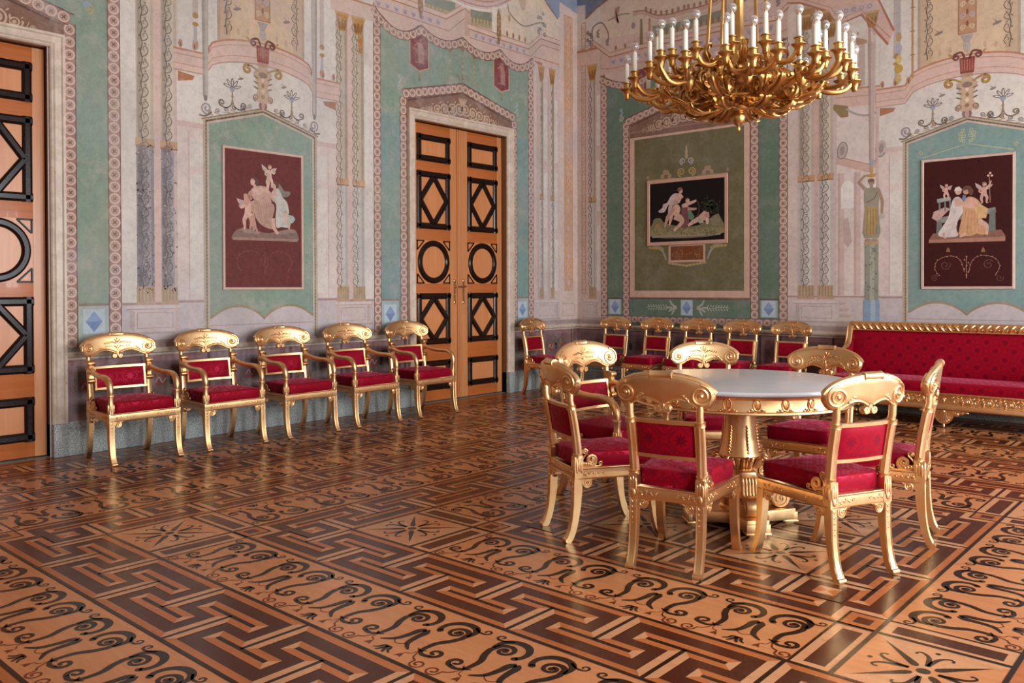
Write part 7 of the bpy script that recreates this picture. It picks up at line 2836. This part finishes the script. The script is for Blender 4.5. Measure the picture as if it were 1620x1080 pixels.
def make_chandelier(cx, cy):
    root = empty('chandelier', (cx, cy, ZC))
    tag(root, 'gilt bronze chandelier with many electric candles hanging above the marble table', 'chandelier')
    O = M['ormolu']
    Z = lambda z: z - ZC
    T = Matrix.Translation((0, 0, -ZC))

    def bl(mb, name, mat, parent, **k):
        mb.xform(T)
        return mb.build(name, mat, parent, **k)
    s = MB()
    s.lathe([(0.010, 2.42), (0.050, 2.43), (0.052, 2.50), (0.040, 2.54), (0.044, 2.60), (0.052, 2.64), (0.036, 2.68), (0.030, 2.74), (0.036, 2.76), (0.030, 2.78), (0.028, 3.0), (0.034, 3.02), (0.028, 3.04), (0.026, 3.6), (0.034, 3.62), (0.026, 3.64), (0.024, 4.8), (0.06, 4.86), (0.02, 4.9), (0.014, 5.60), (0.014, ZC - 0.01)], 20, sec=lambda a, i: 1 + 0.05 * cos(8 * a))
    bl(s, 'central_shaft', O, root)
    c = MB()
    c.lathe([(0.01, ZC - 0.12), (0.05, ZC - 0.11), (0.10, ZC - 0.06), (0.16, ZC - 0.03), (0.18, ZC), (0.01, ZC)], 32)
    bl(c, 'ceiling_rose', O, root)
    # pendant cone
    p = MB()
    p.lathe([(0.004, 2.236), (0.010, 2.242), (0.011, 2.258), (0.008, 2.268), (0.020, 2.276), (0.033, 2.292), (0.040, 2.315), (0.038, 2.335), (0.030, 2.345), (0.044, 2.350), (0.058, 2.362), (0.062, 2.376), (0.050, 2.386), (0.030, 2.39)], 28, sec=lambda a, i: 1 + (0.07 * cos(9 * a + i * 1.2) if 3 < i < 8 else 0.05 * abs(cos(6 * a)) if i > 8 else 0))
    bl(p, 'pendant_finial', O, root, angle=60)
    b = MB()
    b.lathe([(0.02, 2.382), (0.075, 2.386), (0.105, 2.398), (0.118, 2.412), (0.110, 2.424), (0.080, 2.432), (0.02, 2.436)], 40, sec=lambda a, i: 1 + (0.06 * cos(8 * a) if 0 < i < 6 else 0))
    bl(b, 'lower_dish', O, root, angle=60)
    h = MB()
    for k in range(16):
        a = 2 * pi * k / 16
        h.tube([(r * cos(a), r * sin(a), z) for r, z in spline([(0.20, 2.40), (0.21, 2.47), (0.19, 2.53), (0.205, 2.56)], 3)], 0.009, 6)
    h.tube([(0.205 * cos(2 * pi * i / 40), 0.205 * sin(2 * pi * i / 40), 2.562) for i in range(41)], 0.014, 8)
    h.tube([(0.205 * cos(2 * pi * i / 40), 0.205 * sin(2 * pi * i / 40), 2.41) for i in range(41)], 0.012, 8)
    bl(h, 'ring_basket', O, root)
    # suspension rods
    for k in range(4):
        a = pi / 4 + k * pi / 2 + radians(12)
        r = MB()
        pts = [(lerp(0.205, 0.055, t) * cos(a), lerp(0.205, 0.055, t) * sin(a), lerp(2.56, 4.84, t)) for t in (0, 0.06, 0.3, 0.33, 0.6, 0.63, 1.0)]
        r.tube(pts, [0.012, 0.010, 0.010, 0.015, 0.010, 0.015, 0.009], 8)
        bl(r, 'suspension_rod', O, root)

    # lower scroll consoles curling out from the dish
    for k in range(8):
        a = 2 * pi * k / 8 + radians(10)
        Rm = Matrix.Rotation(a, 4, 'Z')
        m = MB()
        path = spline([(0.07, 2.405), (0.14, 2.358), (0.21, 2.336), (0.27, 2.344), (0.305, 2.376), (0.292, 2.405), (0.264, 2.398)], 4)
        acanthus(path, 0.034, m, 5)
        path = spline([(0.16, 2.42), (0.25, 2.388), (0.34, 2.386), (0.42, 2.412), (0.462, 2.452), (0.445, 2.478), (0.418, 2.468)], 4)
        acanthus(path, 0.032, m, 6)
        path = spline([(0.12, 2.43), (0.19, 2.41), (0.27, 2.43), (0.31, 2.485), (0.28, 2.525), (0.25, 2.505)], 4)
        acanthus(path, 0.030, m, 4)
        for sg in (-1, 1):
            m.tube([(r, sg * 0.045, z) for r, z in spiral2(0.30, 2.425, 0.050, 0.010, pi, 1.6, 26, -1)], 0.010, 7)
        m.xform(Rm)
        bl(m, 'acanthus_console', O, root)
    # inner scrolls filling the basket between the dish and the upper ring
    for k in range(8):
        a = 2 * pi * k / 8 + radians(32)
        m = MB()
        pts = spline([(0.10, 2.43), (0.17, 2.44), (0.235, 2.475), (0.255, 2.53), (0.225, 2.565), (0.19, 2.545), (0.195, 2.515)], 4)
        acanthus(pts, 0.026, m)
        pts = spline([(0.20, 2.56), (0.24, 2.60), (0.27, 2.65), (0.255, 2.69), (0.225, 2.685)], 4)
        acanthus(pts, 0.020, m)
        for sg in (-1, 1):
            sp = spiral2(0.225, 2.47, 0.040, 0.010, pi / 2, 1.4, 20, 1)
            m.tube([(r, sg * 0.050, z) for r, z in sp], 0.010, 7)
        m.xform(Matrix.Rotation(a, 4, 'Z'))
        bl(m, 'acanthus_scroll', O, root)
    # branches

    def candle(cl, r, a, z, name='candle_arm', node=(0.40, 2.46), anode=None, length=0.115):
        """arm from a branch node to a nozzle at radius r, angle a, pan height z"""
        an = anode if anode is not None else a
        nx, ny = node[0] * cos(an), node[0] * sin(an)
        ex, ey = r * cos(a), r * sin(a)
        m = MB()
        dx, dy = ex - nx, ey - ny
        dist = sqrt(dx * dx + dy * dy)
        P = []
        for t, dz in ((0, 0.0), (0.18, -0.012), (0.45, -0.030), (0.75, -0.022), (0.95, 0.02)):
            P.append((nx + dx * t, ny + dy * t, node[1] + dz))
        zb = max(P[-1][2] + 0.02, z - 0.045)
        P += [(ex + dx * 0.015, ey + dy * 0.015, zb), (ex, ey, z - 0.020), (ex, ey, z - 0.010)]
        Q = spline(P, 4)
        m.tube(Q, [interp(i / (len(Q) - 1), [0, 0.4, 0.8, 1], [0.0165, 0.0135, 0.0150, 0.021]) for i in range(len(Q))], 16, sec=lambda t: 1 + 0.08 * cos(5 * t))
        # leaf curl on the arm
        mx, my = nx + dx * 0.30, ny + dy * 0.30
        m.ell((mx, my, node[1] + 0.004), (0.024, 0.012, 0.012), 8, 5, Matrix.Rotation(atan2(dy, dx), 3, 'Z'))
        # nozzle with drip pan
        m.lathe([(0.010, z - 0.060), (0.0145, z - 0.055), (0.017, z - 0.035), (0.023, z - 0.016), (0.034, z - 0.006), (0.040, z - 0.003), (0.040, z), (0.030, z + 0.002), (0.0195, z + 0.004), (0.020, z + 0.028), (0.026, z + 0.031), (0.026, z + 0.036), (0.010, z + 0.037)], 24, (ex, ey, 0), sec=lambda t, i: 1 + (0.05 * cos(8 * t) if 0 < i < 5 else 0))
        arm = bl(m, name, O, root, angle=50)
        t_ = MB()
        t_.lathe([(0.004, z + 0.030), (0.0135, z + 0.030), (0.0135, z + 0.036 + length), (0.011, z + 0.039 + length), (0.004, z + 0.039 + length)], 14, (ex, ey, 0))
        bl(t_, 'candle_sleeve', M['candle'], arm)
        g = MB()
        zz = z + 0.039 + length
        g.lathe([(0.003, zz - 0.001), (0.010, zz), (0.011, zz + 0.006), (0.018, zz + 0.012), (0.0235, zz + 0.022), (0.025, zz + 0.031), (0.0235, zz + 0.040), (0.017, zz + 0.050), (0.008, zz + 0.055), (0.0005, zz + 0.056)], 16, (ex, ey, 0))
        bl(g, 'bulb', M['bulb'], arm)
        f = MB()
        f.tube([(ex, ey, zz), (ex + 0.002, ey, zz + 0.014), (ex - 0.005, ey + 0.003, zz + 0.024), (ex + 0.004, ey - 0.003, zz + 0.033), (ex - 0.002, ey, zz + 0.02)], 0.0011, 4)
        bl(f, 'filament', M['brass'], arm)

    for k in range(8):
        a = 2 * pi * k / 8 + radians(-12)
        Rm = Matrix.Rotation(a, 4, 'Z')
        m = MB()
        path = spline([(0.19, 2.47), (0.25, 2.435), (0.32, 2.44), (0.38, 2.475), (0.415, 2.475)], 5)
        acanthus(path, 0.026, m, 4)
        m.lathe([(0.008, 2.41), (0.020, 2.425), (0.030, 2.45), (0.034, 2.475), (0.026, 2.485), (0.018, 2.50), (0.026, 2.515), (0.012, 2.525)], 14, (0.415, 0, 0), sec=lambda t, i: 1 + 0.1 * cos(6 * t))
        pts = spiral2(0.29, 2.50, 0.045, 0.012, -pi / 2, 1.4, 22, 1)
        m.tube([(r, 0, z) for r, z in pts], 0.010, 8)
        m.xform(Rm)
        main = bl(m, 'branch_stem', O, root, angle=60)
        candle(main, 0.600, a - 0.215, 2.535, node=(0.415, 2.485), anode=a, length=0.105)
        candle(main, 0.632, a, 2.500 if k % 2 else 2.560, node=(0.415, 2.470), anode=a, length=0.105)
        candle(main, 0.600, a + 0.215, 2.535, node=(0.415, 2.485), anode=a, length=0.105)
        # upper stem
        a2 = a + pi / 8
        Rm = Matrix.Rotation(a2, 4, 'Z')
        m = MB()
        path = spline([(0.17, 2.52), (0.21, 2.60), (0.27, 2.605), (0.315, 2.57), (0.335, 2.565)], 5)
        acanthus(path, 0.024, m, 4)
        m.lathe([(0.006, 2.49), (0.018, 2.51), (0.028, 2.545), (0.024, 2.56), (0.016, 2.575), (0.024, 2.59), (0.010, 2.60)], 12, (0.335, 0, 0), sec=lambda t, i: 1 + 0.1 * cos(6 * t))
        pts = spiral2(0.235, 2.535, 0.036, 0.010, pi / 2, 1.3, 20, -1)
        m.tube([(r, 0, z) for r, z in pts], 0.009, 8)
        m.xform(Rm)
        up = bl(m, 'upper_branch_stem', O, root, angle=60)
        candle(up, 0.465, a2 - 0.21, 2.615, node=(0.335, 2.565), anode=a2, length=0.112)
        candle(up, 0.465, a2 + 0.21, 2.615, node=(0.335, 2.565), anode=a2, length=0.112)
    return root


make_chandelier(-2.247, 4.488)
# =================================================================== CAMERA AND LIGHT
cam = bpy.data.cameras.new('camera')
co = bpy.data.objects.new('camera', cam)
COL.objects.link(co)
F_PX, YAW, PITCH, ROLL, CYP = 1338.386, -0.725624, -0.0100667, -0.002702, 467.70
cam.sensor_fit = 'HORIZONTAL'
cam.sensor_width = 36.0
cam.lens = F_PX / 1620.0 * 36.0
cam.shift_y = (CYP - 540.0) / 1620.0
cam.clip_start = 0.05
fw = Vector((sin(YAW) * cos(PITCH), cos(YAW) * cos(PITCH), sin(PITCH)))
r0 = Vector((cos(YAW), -sin(YAW), 0))
u0 = r0.cross(fw)
rr = r0 * cos(ROLL) + u0 * sin(ROLL)
uu = -r0 * sin(ROLL) + u0 * cos(ROLL)
mw = Matrix((rr, uu, -fw)).transposed().to_4x4()
mw.translation = Vector((0, 0, 1.35))
co.matrix_world = mw
SC.camera = co


def area(name, loc, rot, sx, sy, power, color):
    l = bpy.data.lights.new(name, 'AREA')
    l.shape = 'RECTANGLE'
    l.size, l.size_y = sx, sy
    l.energy = power
    l.color = color
    o = bpy.data.objects.new(name, l)
    COL.objects.link(o)
    o.location = loc
    o.rotation_euler = rot
    return o


# daylight through the tall windows of the right-hand wall
for i, y in enumerate(WIN_Y):
    area('window_daylight', (XR + 0.12, y, 2.15), (0, radians(90), 0), 2.9, 1.35, 305, (0.86, 0.945, 1.0))

w = bpy.data.worlds.new('World')
SC.world = w
w.use_nodes = True
w.node_tree.nodes['Background'].inputs[0].default_value = (0.75, 0.85, 1.0, 1)
w.node_tree.nodes['Background'].inputs[1].default_value = 1.0

vs = SC.view_settings
vs.view_transform = 'Standard'
vs.look = 'None'
vs.gamma = 1.0
vs.exposure = 0.0
vs.use_curve_mapping = False
cy = SC.cycles
cy.use_denoising = True
cy.max_bounces = 8
cy.diffuse_bounces = 4
cy.glossy_bounces = 4
cy.transparent_max_bounces = 12
cy.sample_clamp_indirect = 4.0
cy.caustics_reflective = False
cy.caustics_refractive = False
